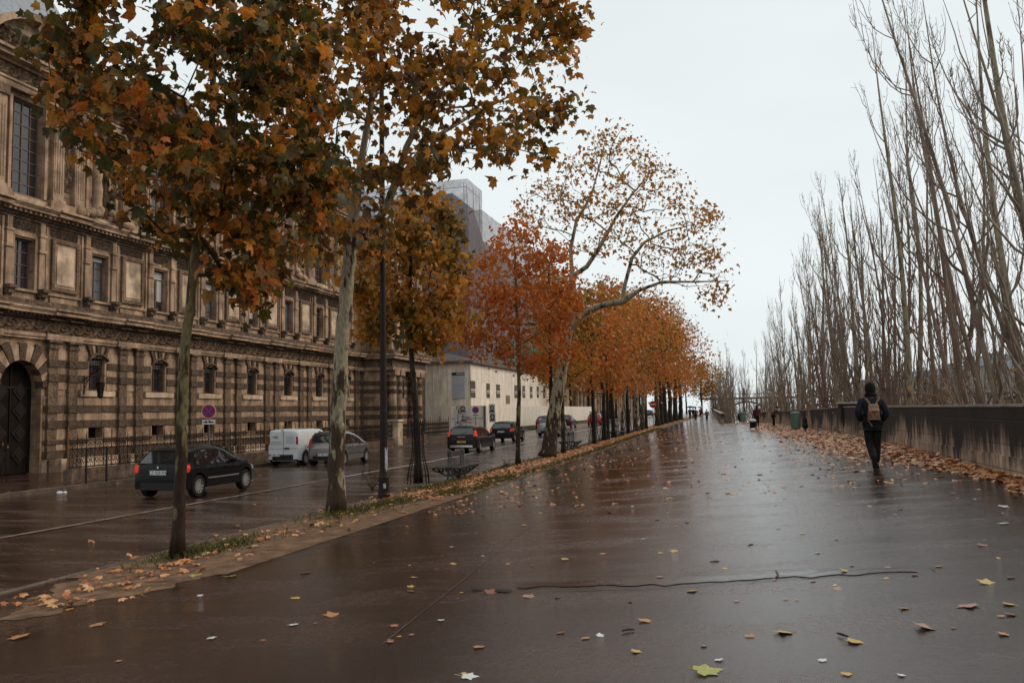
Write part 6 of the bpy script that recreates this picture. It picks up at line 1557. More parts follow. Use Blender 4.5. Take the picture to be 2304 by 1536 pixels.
# ------------------------------------------------------------------ bare poplars on the lower quay
ZQ = -6.2
def poplar_variant(seed, H=30.0, spread=1.0, stems=4, whips=62, fine=7, rf=1.0):
    rnd = random.Random(seed); mt, mb_ = MB(), MB()
    st = []
    for k in range(stems):
        a = 2*PI*k/stems + rnd.uniform(-0.6, 0.6); h = H*rnd.uniform(0.72, 1.0)*(1.0 if k == 0 else 0.88); sp_ = spread*rnd.uniform(1.2, 3.2)*(0.25 if k == 0 else 1)
        fk = rnd.uniform(0.0, 5.0) if k else 0
        P = []; R_ = []; r0 = rnd.uniform(0.11, 0.16) if k else 0.23
        wob = rnd.uniform(0, 6)
        for i in range(15):
            t = i/14; rr = sp_*(1-math.exp(-3.2*t)); P.append(Vector((math.cos(a)*rr + 0.25*math.sin(wob+t*7), math.sin(a)*rr + 0.25*math.cos(wob+t*6), fk*(1-t)*0.6 + h*t)))
            R_.append(max(0.012, r0*(1-t)**0.8))
        (mt if k == 0 else mb_).tube(P, R_, 9 if k == 0 else 7); st.append((P, R_, h))
    for k in range(whips):
        P, R_, h = rnd.choice(st); t = 0.10+0.84*rnd.random()**1.35; i = int(t*14); f = t*14-i
        p0 = P[i].lerp(P[min(14,i+1)], f); L = rnd.uniform(2.5, 8.0)*(1.1-t*0.75); a = rnd.uniform(0, 2*PI); out = rnd.uniform(0.35, 1.0)*spread
        r0 = min(R_[i]*0.5, 0.014+0.006*L); Q = []
        for j in range(9):
            u = j/8; rr = L*0.38*out*(1-math.exp(-2.2*u)); Q.append(p0 + Vector((math.cos(a)*rr+rnd.gauss(0,0.03), math.sin(a)*rr+rnd.gauss(0,0.03), L*(0.35*u+0.65*u**1.4))))
        mb_.tube(Q, [max(0.006, r0*(1-0.85*j/8))*rf for j in range(9)], 4, cap=False)
        for m_ in range(fine):
            u = rnd.uniform(0.12, 0.95); j = int(u*8); q0 = Q[j].lerp(Q[min(8,j+1)], u*8-j); l2 = rnd.uniform(0.4, 2.2)*(1.1-u*0.7); a2 = rnd.uniform(0, 2*PI)
            W_ = [q0 + Vector((math.cos(a2)*l2*0.33*(1-math.exp(-2.5*v)), math.sin(a2)*l2*0.33*(1-math.exp(-2.5*v)), l2*v)) + Vector((rnd.gauss(0,0.02),rnd.gauss(0,0.02),0)) for v in (0,0.25,0.5,0.75,1)]
            mb_.tube(W_, [0.011*rf,0.010*rf,0.008*rf,0.006*rf,0.004*rf], 3, cap=False)
            for bb in range(5):
                v = rnd.random(); w0 = W_[0].lerp(W_[4], v); mb_.tube([w0, w0+Vector((rnd.gauss(0,0.06), rnd.gauss(0,0.06), 0.09))], [0.008*rf, 0.003*rf], 3, cap=False)
    return mt, mb_
variants = []
LMP = leafmat('few yellow leaves', [(0.0, OC), (0.5, YE), (1.0, OL)], blotch=0.1)
def make_poplar(seed, loc, label, **kw):
    e = empty('poplar_tree', loc, label, 'tree', 'bare poplars on the lower quay')
    mt, mb_ = poplar_variant(seed, **kw); mt.build('trunk', M['bark_poplar'], e, smooth=True); c = mb_.build('crown', M['twig_brown'] if seed % 2 else M['bark_poplar2'], e, smooth=True)
    r = np.random.default_rng(seed); n = 60
    cen = np.stack([r.normal(0, 1.2, n), r.normal(0, 1.2, n), r.normal(7.5, 1.2, n)], 1)
    leaves('last_leaves', cen, 0.16, LMP, c, 1, seed=seed)
    return e
M['bark_poplar2'] = mat('dull poplar twigs', (0.22, 0.165, 0.125), 0.6, noise=0.35, nscale=1.5)
PL = [ # x, y, lean (deg towards the promenade), label
 (9.6, 27.5, 8, 'bare poplar at the right edge with a thick stem leaning over the parapet'),
 (10.3, 36.0, 2, 'bare poplar with a straight thick trunk near the right edge'),
 (10.4, 43.5, 2, 'bare poplar of slanting stems left of the straight thick trunk'),
 (10.0, 51.5, 1.5, 'bare poplar with a forked pair of stems behind the walking man'),
 (8.8, 60.0, 4, 'bare many stemmed poplar just above the hat of the walking man'),
 (10.8, 57.0, 1, 'slender bare poplar just right of the hat of the walking man'),
 (9.8, 70.0, 3, 'tall bare poplar left of the walking man'),
 (8.6, 80.0, 1.5, 'bare poplar standing behind the solitary green bin'),
 (9.4, 92.0, 1, 'bare poplar behind the person leaning on the parapet'),
 (8.0, 104.0, 1, 'dense bare poplar behind the woman with the trolley')]
pops = []
for i, (x, y, ln, lab) in enumerate(PL):
    o = make_poplar(200+i, (x, y, ZQ), lab, H=31-0.6*(i%3)-(1.5 if i > 4 else 0), stems=4+(i%2), whips=80 if i < 4 else 108, fine=6, spread=1.2 if i < 4 else 1.1, rf=(1.1 if i < 3 else 1.25 if i < 5 else 1.5))
    o.rotation_euler = (0, -math.radians(ln), i*0.9); o.rotation_mode = 'XYZ'
    o.rotation_euler = (Matrix.Rotation(-math.radians(ln), 3, 'Y') @ Matrix.Rotation(i*1.1, 3, 'Z')).to_euler(); pops.append(o)
rnd = random.Random(8)
far = [(7.6,118),(9,131),(6.8,144),(8.4,158),(5.8,172),(7.8,188),(5.0,204),(-0.6,150),(-1.4,172),(-2.0,196),(-2.9,221),(-3.6,246),(-4.6,272),(2.2,262),(-6.5,310),(-3,300),(1.5,330),(-8,360),(-2,380)]
for i, (x, y) in enumerate(far):
    o = copy_tree(pops[4+i%5]); o.location = (x, y, ZQ); o['label'] = 'distant bare poplar in the thin brown row before the bridge' if i > 6 else 'farther bare poplar in the dense brown thicket beyond the woman with the trolley'
    o['group'] = 'distant bare poplars' if i > 6 else 'farther bare poplars'
    o.rotation_euler = (0, -math.radians(2), rnd.uniform(0, 6)); k = rnd.uniform(0.72, 0.9) if i < 7 else rnd.uniform(0.62, 0.85); o.scale = (k*1.1, k*1.1, k)
# low scrub trees nearer the wall, leaning branches
def scrub(loc, seed, label):
    rnd = random.Random(seed); e = empty('scrub_tree', loc, label, 'tree', 'low bare scrub trees beyond the parapet'); mt, mb_ = MB(), MB()
    for k in range(9):
        a = rnd.uniform(0, 2*PI); L = rnd.uniform(6, 10); el = rnd.uniform(0.5, 1.25); P = []
        for j in range(9):
            u = j/8; P.append(Vector((math.cos(a)*math.cos(el)*L*u, math.sin(a)*math.cos(el)*L*u, math.sin(el)*L*u + 0.9*u*u))+Vector((rnd.gauss(0,.08),rnd.gauss(0,.08),0)))
        (mt if k == 0 else mb_).tube(P, [0.11*(1-0.85*j/8) for j in range(9)], 6)
        for m_ in range(12):
            u = rnd.uniform(0.3, 1); j = int(u*7.9); q0 = P[j].lerp(P[j+1], u*7.9-j); d = Vector((rnd.gauss(0,0.6), rnd.gauss(0,0.6), rnd.uniform(0.1,0.9))); l2 = rnd.uniform(0.8, 2.6)
            W_ = [q0+d*l2*v+Vector((0,0,-0.25*v*v))+Vector((rnd.gauss(0,.04),rnd.gauss(0,.04),0)) for v in (0,.33,.66,1)]
            mb_.tube(W_, [0.018,0.013,0.009,0.004], 3, cap=False)
            for b_ in range(3):
                w0 = W_[1].lerp(W_[3], rnd.random()); mb_.tube([w0, w0+Vector((rnd.gauss(0,.3),rnd.gauss(0,.3),rnd.uniform(-.1,.4)))], [0.007,0.003], 3, cap=False)
    mt.build('trunk', M['bark_poplar'], e, smooth=True); c = mb_.build('crown', M['twig_brown'], e, smooth=True)
    r = np.random.default_rng(seed); n = 220; cen = np.stack([r.normal(0,2.6,n), r.normal(0,2.6,n), r.uniform(5,9.5,n)], 1); leaves('last_leaves', cen, 0.15, LMP, c, 1, seed=seed)
    return e
sc0 = [scrub((12.5, 33, ZQ+0.5), 301, 'low spreading bare tree behind the parapet near the right edge'), scrub((13, 47, ZQ+0.3), 302, 'low spreading bare tree beyond the parapet right of the walking man')]
for i, (x, y) in enumerate([(11.8,62),(12.5,78),(11.5,96),(6.0,112),(4.6,128),(6,146),(4,166)]):
    o = copy_tree(sc0[i%2]); o.location = (x, y, ZQ+0.3+(1.5 if i > 2 else 0)); o.rotation_euler = (0,0,i*1.3); o['label'] = 'low bare scrub tree filling the thicket between the farther poplar stems'; o['group'] = 'scrub trees in the thicket'
o = copy_tree(sc0[0]); o.location = hit(1617, 952, lambda x, y: -2.6); o.location.z = -3.5; o.scale = (0.5,0.5,0.55); o['label'] = 'small bare bush in front of the far curved parapet end'; del o['group']
# ------------------------------------------------------------------ fallen leaves, grass
def gz(x, y): return zprom(x, y)
def scatter(n, fn, seed):
    r = random.Random(seed); out = []
    while len(out) < n:
        p = fn(r)
        if p: out.append(p)
    return np.array(out)
def wall_band(r):
    y = 7.5 + 85*r.random()**1.7
    wd = float(np.interp(y, [8,12,16,18,22,28,40,60,90], [0.3,0.35,0.3,0.4,0.9,1.4,1.7,2.0,2.0]))
    k = abs(r.gauss(0, 0.42)); x = wallx(y) - 0.03 - k*wd*1.5 + 0.25*math.sin(y*1.3)*wd*0.3
    if x > wallx(y)-0.04: return None
    if y < 18 and r.random() > 0.35 + 0.65*(math.sin(y*1.9+1) > -0.2): return None
    pile = math.exp(-(k*1.6)**2)*float(np.interp(y, [8, 18, 24, 34, 60], [0.03, 0.04, 0.14, 0.12, 0.06]))
    return (x, y, gz(x, y) + 0.012 + pile*r.random())
P = scatter(11500, wall_band, 21)
lo = leaves('leaf_litter', P, 0.125, LMG, None, 0, flat=0.28, seed=3); tag(lo, 'thick drift of orange brown fallen leaves along the foot of the parapet', 'leaf litter', kind='stuff')
def strip_band(r):
    y = 8.2 + 83*r.random()**1.5
    if y < 19.5 and r.random() > 0.09: return None
    x = r.gauss(-7.9, 0.55)
    if x < -8.98 or x > -6.35: return None
    if y > 30 and r.random() > 0.75: return None
    zz = zstrip(x, y) if x < -6.5 else gz(x, y)
    return (x, y, zz + 0.025 + 0.03*r.random())
P = scatter(5600, strip_band, 22)
lo = leaves('leaf_litter', P, 0.11, LMG, None, 0, flat=0.28, seed=4); tag(lo, 'brown and orange fallen leaves strewn over the verge under the plane trees', 'leaf litter', kind='stuff')
def prom_sc(r):
    y = 16 + 60*r.random()**1.2; x = r.uniform(-6.3, 4.0)
    if r.random() > 0.35+0.65*(1 if x > 1.5 or x < -4 else 0): return None
    return (x, y, gz(x, y)+0.012)
P = scatter(1300, prom_sc, 23)
lo = leaves('leaf_litter', P, 0.13, LMG, None, 1, flat=0.18, seed=5); tag(lo, 'small fallen leaves dotted over the distant wet promenade', 'leaf litter', kind='stuff')
def road_sc(r):
    y = 12 + 50*r.random(); x = r.choice([-9.3-abs(r.gauss(0,0.5)), -21-abs(r.gauss(0,0.4)), r.uniform(-21,-9.5)]); return (x, y, (zroad(x,y)+0.06 if x > -21.2 else zpave(x,y)+0.02))
P = scatter(260, road_sc, 24)
lo = leaves('leaf_litter', P, 0.13, LMG, None, 1, flat=0.2, seed=6); tag(lo, 'few fallen leaves lying on the road and along its kerbs', 'leaf litter', kind='stuff')
M['grass'] = mat('verge grass', (0.09, 0.085, 0.022), 0.7, noise=0.5, nscale=2)
def grass(n, seed):
    r = random.Random(seed); mb = MB()
    pat = [(-8.35, 12.6, 1.0), (-8.2, 17.8, 1.2), (-7.9, 19.5, 0.9), (-7.3, 21.5, 0.8), (-8.4, 24, 1), (-7.2, 26, 1.0)]
    for _ in range(n):
        if r.random() < 0.45: cx, cy, s_ = r.choice(pat); x = r.gauss(cx, 0.3*s_); y = r.gauss(cy, 0.7*s_)
        else: y = 22+60*r.random()**1.3; x = r.choice([r.gauss(-6.85, 0.15), r.gauss(-8.7, 0.18)])
        if x < -8.98 or x > -6.52: continue
        z = zstrip(x, y)-0.01
        h = r.uniform(0.03, 0.13)*(1.0 if y < 30 else 1.2); a = r.uniform(0, 2*PI); w_ = 0.006+0.00025*y; dx, dy = math.cos(a)*w_, math.sin(a)*w_; lx_, ly_ = r.gauss(0, h*0.5), r.gauss(0, h*0.5)
        mb.add([(x-dx,y-dy,z),(x+dx,y+dy,z),(x+dx*0.6+lx_*0.5,y+dy*0.6+ly_*0.5,z+h*0.7),(x+lx_,y+ly_,z+h)], [(0,1,2),(0,2,3)])
    o = mb.build('grass', M['grass']); tag(o, 'patchy olive grass growing along the verge', 'grass', kind='stuff')
grass(14000, 4)
def weed(base, label, seed, h=0.8):
    r = random.Random(seed); e = empty('weed', tuple(base), label, 'plant'); mb = MB(); L_c = []
    for k in range(16):
        a = r.uniform(0, 2*PI); l_ = h*r.uniform(0.5, 1.1); o_ = r.uniform(0.2, 0.8)
        P_ = [(math.cos(a)*o_*l_*t, math.sin(a)*o_*l_*t, l_*t*(1.1-0.3*t)) for t in (0,.25,.5,.75,1)]; mb.tube(P_, [0.006,0.005,0.004,0.003,0.002], 3, cap=False)
        for m_ in range(7): q = Vector(P_[r.randint(1,4)]); L_c.append((q.x+r.gauss(0,.05), q.y+r.gauss(0,.05), q.z+r.gauss(0,.04)))
    mb.build('stem', M['twig'], e); leaves('foliage', np.array(L_c), 0.06, leafmat('weed leaf', [(0.0, G2), (1.0, OL)]), e, 1, seed=seed)
weed(hit(838, 1105, zstrip), 'straggly dark green weed left of the nearest lamp post', 1, 0.95)
weed(hit(860, 1090, zstrip), 'smaller green weed behind the nearest lamp post', 2, 0.6)
weed(hit(1030, 1078, zstrip), 'leafy weed growing through the nearest bench', 3, 0.6)
weed(hit(1140, 1052, zstrip), 'low weed beside the thin trunk of the orange red tree', 4, 0.35)
# ------------------------------------------------------------------ loose leaves one can count
def leafmat1(name, c, t=0.05): return mat(name, c, 0.35, 0.5, noise=0.35, nscale=14, bump=0.3, bscale=40)
LC = {'orange': leafmat1('orange fallen leaf', (0.42,0.19,0.07)), 'brown': leafmat1('red brown fallen leaf', (0.22,0.08,0.04)), 'yellow': leafmat1('yellow fallen leaf', (0.5,0.33,0.07)), 'white': leafmat1('pale underside leaf', (0.62,0.62,0.6)), 'green': leafmat1('yellow green fallen leaf', (0.33,0.34,0.08)), 'pink': leafmat1('pinkish brown fallen leaf', (0.36,0.2,0.15))}
LMESH = {}
def loose_leaf(px, py, colour, size, label, group=None, curl=0.6, rot=None, r=random.Random(77)):
    key = (colour, r.randint(0, 2))
    if key not in LMESH:
        rr = random.Random(hash(key[1])+len(colour)); mb = MB(); T = LEAF.copy()
        for i in range(len(T)):
            d = math.hypot(T[i,0], T[i,1]); T[i,2] = 0.01+0.045*d*d*rr.uniform(0.6,1.5)*(1+0.6*math.sin(3*math.atan2(T[i,1],T[i,0])+rr.random()*6)) ; T[i,0] *= rr.uniform(0.85,1.1)
        mb.add([tuple(t) for t in T], LT)
        mb.tube([(0,-0.35,0.02),(0.03,-0.6,0.05),(0.08,-0.85,0.09)], [0.012,0.010,0.008], 4)
        me = mb.build('x', LC[colour]); LMESH[key] = me.data; bpy.data.objects.remove(me)
    o = bpy.data.objects.new('fallen_leaf', LMESH[key]); COL.objects.link(o)
    q = hit(px, py, zprom); o.location = (q.x, q.y, gz(q.x, q.y)+0.006); o.scale = (size, size, size*curl/0.6)
    o.rotation_euler = (r.gauss(0,0.08), r.gauss(0,0.08)+0.06, rot if rot is not None else r.uniform(0, 6.28))
    tag(o, label, 'leaf', group)
S = [(1590,1512,'green',0.17,'large yellow green leaf with upturned lobes at the bottom centre',2.4),
 (2085,1412,'pink',0.17,'pinkish brown leaf with a long stalk at lower right',1.0),
 (2178,1364,'pink',0.15,'pair forming pinkish brown leaf above the long stalked one',0.8),
 (1906,1286,'yellow',0.13,'yellow leaf lying on the upper trench crack',1.5),
 (1557,1330,'yellow',0.10,'small yellow leaf on the lower trench crack',1.2),
 (1764,1423,'yellow',0.13,'yellow orange leaf below the middle of the trench repair',1.0),
 (1924,1444,'yellow',0.13,'yellow leaf beside a dark twig at lower right',1.0),
 (1451,1397,'orange',0.11,'orange folded leaf below the trench crack',1.6),
 (2222,1311,'yellow',0.14,'yellow leaf at the right, past the end of the trench repair',0.8),
 (2272,1360,'yellow',0.10,'thin yellow leaf near the right edge',0.6),
 (1055,1523,'white',0.11,'white leaf at the bottom edge',1.5),
 (476,1436,'white',0.09,'white star shaped leaf on the dark lower left asphalt',1.8),
 (660,1406,'white',0.10,'white leaf with thin upright stalk at lower left',1.5),
 (333,1305,'white',0.15,'upright white leaf at the end of the sandy verge',3.0),
 (992,1396,'white',0.07,'tiny white leaf left of centre in the foreground',1.5),
 (1350,1430,'white',0.06,'tiny white leaf below the orange folded one',1.5),
 (450,1340,'white',0.07,'small white curled leaf on dark asphalt beside the verge end',1.5),
 (42,1433,'orange',0.19,'flat orange leaf at the far lower left',0.8),
 (218,1406,'orange',0.16,'orange leaf right of the far lower left one',0.9),
 (443,1296,'green',0.19,'pale olive leaf at the verge edge by the nearest tree',1.6),
 (520,1297,'green',0.15,'folded olive yellow leaf right of the verge edge one',2.0),
 (748,1384,'orange',0.16,'wide orange leaf on the dark left foreground',0.8),
 (665,1346,'yellow',0.11,'yellow orange leaf left of the wide orange one',1.2),
 (686,1289,'brown',0.14,'brown leaf on dark asphalt below the sandy strip',0.8),
 (1108,1332,'brown',0.17,'wet brown leaf filling the hole in the trench crack',0.8),
 (1190,1342,'pink',0.13,'long flat pinkish leaf under the trench crack',0.6),
 (1608,1261,'brown',0.12,'dark red brown leaf above the trench repair',1.2),
 (1270,1258,'yellow',0.10,'yellow leaf left of the dark red brown one',1.0),
 (1516,1240,'yellow',0.10,'yellow leaf above and left of the dark red brown one',1.0),
 (1764,1096,'brown',0.13,'curled dark brown leaf in the middle distance',2.0),
 (2210,1227,'brown',0.12,'reddish leaf at right, between the drift and the trench',1.0),
 (2258,1140,'white',0.14,'white leaf beside the drift near the right edge',2.0),
 (2258,1178,'white',0.12,'white curled leaf below the drift near the right edge',1.5),
 (1077,1456,'orange',0.09,'small orange leaf at lower left of centre',0.8),
 (160,1306,'orange',0.15,'orange leaf on the crossing at the left',0.8),
 (160,1372,'orange',0.12,'narrow orange leaf near the left kerb',0.8),
 (1180,1181,'yellow',0.09,'yellow leaf near the tree reflections',0.9)]
for x, y, c, s_, lab, cu in S: loose_leaf(x, y, c, s_, lab, None, cu*0.6)
r = random.Random(31); k = 0
while k < 110:
    x = r.uniform(40, 2290); y = 1060 + 460*r.random()**1.5
    q = hit(x, y, zprom)
    if q.x < -6.3 or q.x > 4.2 or q.y > 22: continue
    if x < 900 and r.random() > 0.5: continue
    k += 1
    cc = r.choice(['orange','orange','yellow','yellow','brown','pink','pink','white'])
    loose_leaf(x, y, cc, r.uniform(0.035, 0.085), 'small ' + {'pink': 'pinkish brown', 'brown': 'dark brown'}.get(cc, cc) + ' fallen leaf scattered on the wet foreground asphalt', 'small fallen leaves on the wet asphalt', r.uniform(0.4, 0.9))
for x, y, a, lab in ((1413,1421,0.6,'short dark twig below the trench, left one'), (1896,1432,2.2,'short dark twig beside a yellow leaf at lower right')):
    g = MB(); g.tube([(-0.05,0,0.01),(0,0.008,0.014),(0.05,0,0.01)], [0.006,0.009,0.005], 5); o = g.build('twig_on_ground', M['twig']); q = hit(x, y, zprom); o.location = (q.x, q.y, gz(q.x, q.y)+0.004); o.rotation_euler = (0,0,a); tag(o, lab, 'twig')
# ------------------------------------------------------------------ people
def skin_mesh(name, V, E, R, m, parent, lv=2, root=0):
    me = bpy.data.meshes.new(name); me.from_pydata([tuple(v) for v in V], E, []); me.update(); me.materials.append(m)
    o = bpy.data.objects.new(name, me); COL.objects.link(o); o.parent = parent
    s_ = o.modifiers.new('skin', 'SKIN'); s_.use_smooth_shade = True
    sv = me.skin_vertices[0].data
    for i, r_ in enumerate(R):
        sv[i].radius = r_ if isinstance(r_, tuple) else (r_, r_); sv[i].use_root = (i == root)
    sb = o.modifiers.new('sub', 'SUBSURF'); sb.levels = lv; sb.render_levels = lv
    return o
M['skin'] = mat('skin', (0.36,0.2,0.14), 0.5); M['navy'] = mat('dark navy coat', (0.012,0.012,0.018), 0.8, noise=0.3, nscale=20); M['trouser'] = mat('black trousers', (0.008,0.007,0.007), 0.8, noise=0.3, nscale=14, bump=0.5, bscale=9)
M['rust'] = mat('rust collar', (0.26,0.075,0.03), 0.9); M['tan'] = mat('tan canvas', (0.17,0.085,0.045), 0.8, noise=0.3, nscale=20); M['tanstrap'] = mat('tan leather strap', (0.24,0.13,0.085), 0.6, noise=0.3, nscale=30); M['hat'] = mat('black knit hat', (0.008,0.007,0.008), 0.95, bump=0.8, bscale=70)
def head_mesh(parent, c, r, m):
    g = MB()
    def fn(u, v):
        a = 2*PI*u; t = PI*v; x = math.sin(a)*math.sin(t); y = math.cos(a)*math.sin(t); z = math.cos(t)
        k = 1.0
        if z < 0: x *= 1-0.25*(-z); y *= 1-0.1*(-z)
        nose = 0.18*math.exp(-((x/0.16)**2+((z+0.1)/0.2)**2)) if y > 0 else 0
        eye = -0.06*math.exp(-(((abs(x)-0.35)/0.15)**2+((z-0.08)/0.1)**2)) if y > 0 else 0
        lip = 0.04*math.exp(-((x/0.3)**2+((z+0.48)/0.07)**2)) if y > 0 else 0
        y2 = y*(1+nose+eye+lip)
        return (c[0]+x*r*0.78, c[1]+y2*r*0.95, c[2]+z*r*1.22)
    g.grid(28, 20, fn)
    for sg in (-1, 1): g.ball((c[0]+sg*r*0.78, c[1]-0.01, c[2]-0.01), 0.012, 0.025, 0.035, 8, 6)
    return g.build('head', m, parent, smooth=True)
def hand(parent, w_, d, m, side, s_=1.0):
    """palm and five fingers, slightly curled, as one skinned mesh"""
    V = [Vector((0,0,0)), Vector((0,0.01,-0.045))]; E = [(0,1)]; R = [(0.026,0.018),(0.036,0.016)]
    for i, (o, l_) in enumerate(((-0.03,0.065),(-0.01,0.075),(0.01,0.07),(0.03,0.055))):
        b_ = len(V); V += [Vector((o,0.012,-0.085)), Vector((o*1.05,0.025,-0.085-l_*0.55)), Vector((o*1.05,0.045,-0.085-l_))]; E += [(1,b_),(b_,b_+1),(b_+1,b_+2)]; R += [0.010,0.009,0.0075]
    b_ = len(V); V += [Vector((-side*0.045,0.02,-0.03)), Vector((-side*0.055,0.04,-0.07))]; E += [(0,b_),(b_,b_+1)]; R += [0.012,0.009]
    o = skin_mesh('hand', [w_+v*s_ for v in V], E, [tuple(a*s_ for a in q) if isinstance(q, tuple) else q*s_ for q in R], m, parent, 1); return o
# the man with the backpack, walking away
q = hit(1968, 1052, zprom)
man = empty('person', (q.x, q.y, gz(q.x, q.y)), 'person in dark coat, black hat and rust collar walking away with a tan backpack', 'person', rz=math.radians(2))
V = [(0,0,0.96),(0,0.0,1.12),(0,0.01,1.30),(0,0.0,1.44),(0,0.03,1.54),(0,0.04,1.62), (-0.20,0.0,1.43),(-0.285,-0.05,1.16),(-0.20,0.12,0.98), (0.20,0.0,1.43),(0.285,-0.05,1.16),(0.20,0.12,0.98),
     (-0.095,0,0.90),(-0.06,0.04,0.50),(-0.035,-0.22,0.20),(-0.03,-0.17,0.05), (0.095,0,0.90),(0.07,0.06,0.48),(0.045,0.03,0.09),(0.05,0.18,0.045)]
E = [(0,1),(1,2),(2,3),(3,4),(4,5),(3,6),(6,7),(7,8),(3,9),(9,10),(10,11),(0,12),(12,13),(13,14),(14,15),(0,16),(16,17),(17,18),(18,19)]
R = [(0.15,0.11),(0.14,0.1),(0.16,0.11),(0.13,0.09),0.055,0.06, 0.062,0.048,0.035, 0.062,0.048,0.035, 0.09,0.065,0.025,0.02, 0.09,0.065,0.025,0.02]
skin_mesh('body', V, E, R, M['skin'], man)
head_mesh(man, (0,0.05,1.68), 0.105, M['skin'])
V2 = [V[0],V[12],V[13],(-0.035,-0.205,0.17),V[16],V[17],(0.045,0.03,0.10)]; skin_mesh('trousers', V2, [(0,1),(1,2),(2,3),(0,4),(4,5),(5,6)], [(0.175,0.13),0.12,0.098,0.072,0.12,0.098,0.074], M['trouser'], man)
V3 = [(0,0,0.98),(0,0,1.12),(0,0.0,1.30),(0,-0.01,1.44),(0,0.01,1.51), (-0.20,-0.0,1.42),(-0.30,-0.05,1.17),(-0.215,0.10,1.0),(0.20,0,1.42),(0.30,-0.05,1.17),(0.215,0.10,1.0),(0,0,0.86)]
skin_mesh('coat', V3, [(11,0),(0,1),(1,2),(2,3),(3,4),(3,5),(5,6),(6,7),(3,8),(8,9),(9,10)], [(0.20,0.145),(0.185,0.135),(0.205,0.14),(0.18,0.12),0.075,0.092,0.078,0.06,0.092,0.078,0.06,(0.195,0.14)], M['navy'], man)
g = MB(); g.lathe((0,0.035,0), [(0.10,1.455),(0.118,1.49),(0.105,1.53),(0.07,1.55)], 18); g.build('rust_collar', M['rust'], man, smooth=True)
g = MB(); g.lathe((0,0.04,0), [(0.10,1.50),(0.125,1.53),(0.13,1.575),(0.105,1.61)], 18); g.build('scarf', M['hat'], man, smooth=True)
g = MB(); g.lathe((0,0.045,0), [(0.098,1.60),(0.110,1.63),(0.112,1.70),(0.104,1.76),(0.08,1.81),(0.04,1.838),(0,1.845)], 20); g.build('hat', M['hat'], man, smooth=True)
for sg in (-1, 1): hand(man, Vector((sg*0.205,0.115,1.0)), None, M['skin'], sg, 0.9)
for sg, p in ((-1, (-0.03,-0.20,0.10)), (1, (0.05,0.08,0.045))):
    g = MB(); up_ = 1.0 if sg < 0 else 0
    if sg > 0: g.ball((0.05,0.06,0.045), 0.05, 0.145, 0.05, 12, 8); g.box(0.005,0.095,-0.07,0.2,0.0,0.022)
    else: g.ball((-0.035,-0.20,0.12), 0.05, 0.06, 0.135, 12, 8); g.box(-0.08,0.01,-0.262,-0.242,0.0,0.24)
    g.build('shoe', M['trouser'], man, smooth=False)
bp = empty('backpack', (q.x, q.y, gz(q.x, q.y)), 'tan brown canvas backpack with leather straps worn by the walking person', 'backpack', rz=math.radians(2))
def bag(u, v):
    a = 2*PI*u; z = 1.02+0.35*v; w_ = 0.125*(1-0.22*v)*min(1, math.sin(PI*min(0.97, v+0.05))*3.5); d = 0.085*(1-0.3*v)*min(1, math.sin(PI*min(0.97, v+0.05))*3.5)
    cx, sx = math.cos(a), math.sin(a); f = lambda t: math.copysign(abs(t)**0.5, t)
    return (f(cx)*w_, -0.19+f(sx)*d, z)
g = MB(); g.grid(20, 12, bag); g.build('bag', M['tan'], bp, smooth=True)
g = MB(); g.grid(8, 6, lambda u, v: ((2*u-1)*0.11*(1-0.15*v), -0.19-0.09*(1-v)*1.0-0.003-0.02*math.sin(PI*u), 1.22+0.15*v)); g.build('flap', M['tanstrap'], bp, smooth=True)
g = MB()
for sg in (-1, 1):
    g.prism([(sg*0.035,1.36),(sg*0.075,1.36),(sg*0.165,1.50),(sg*0.12,1.505)], 'y', -0.175, -0.145)
    g.prism([(sg*0.10,1.22),(sg*0.075,1.22),(sg*-0.004,1.06),(sg*0.022,1.06)], 'y', -0.30, -0.275)
g.box(-0.12, 0.12, -0.288, -0.1, 1.035, 1.055)
g.prism([(-0.13,1.03),(-0.10,1.02),(-0.03,0.90),(-0.05,0.89)], 'y', -0.2, -0.18)
g.build('strap', M['tanstrap'], bp)
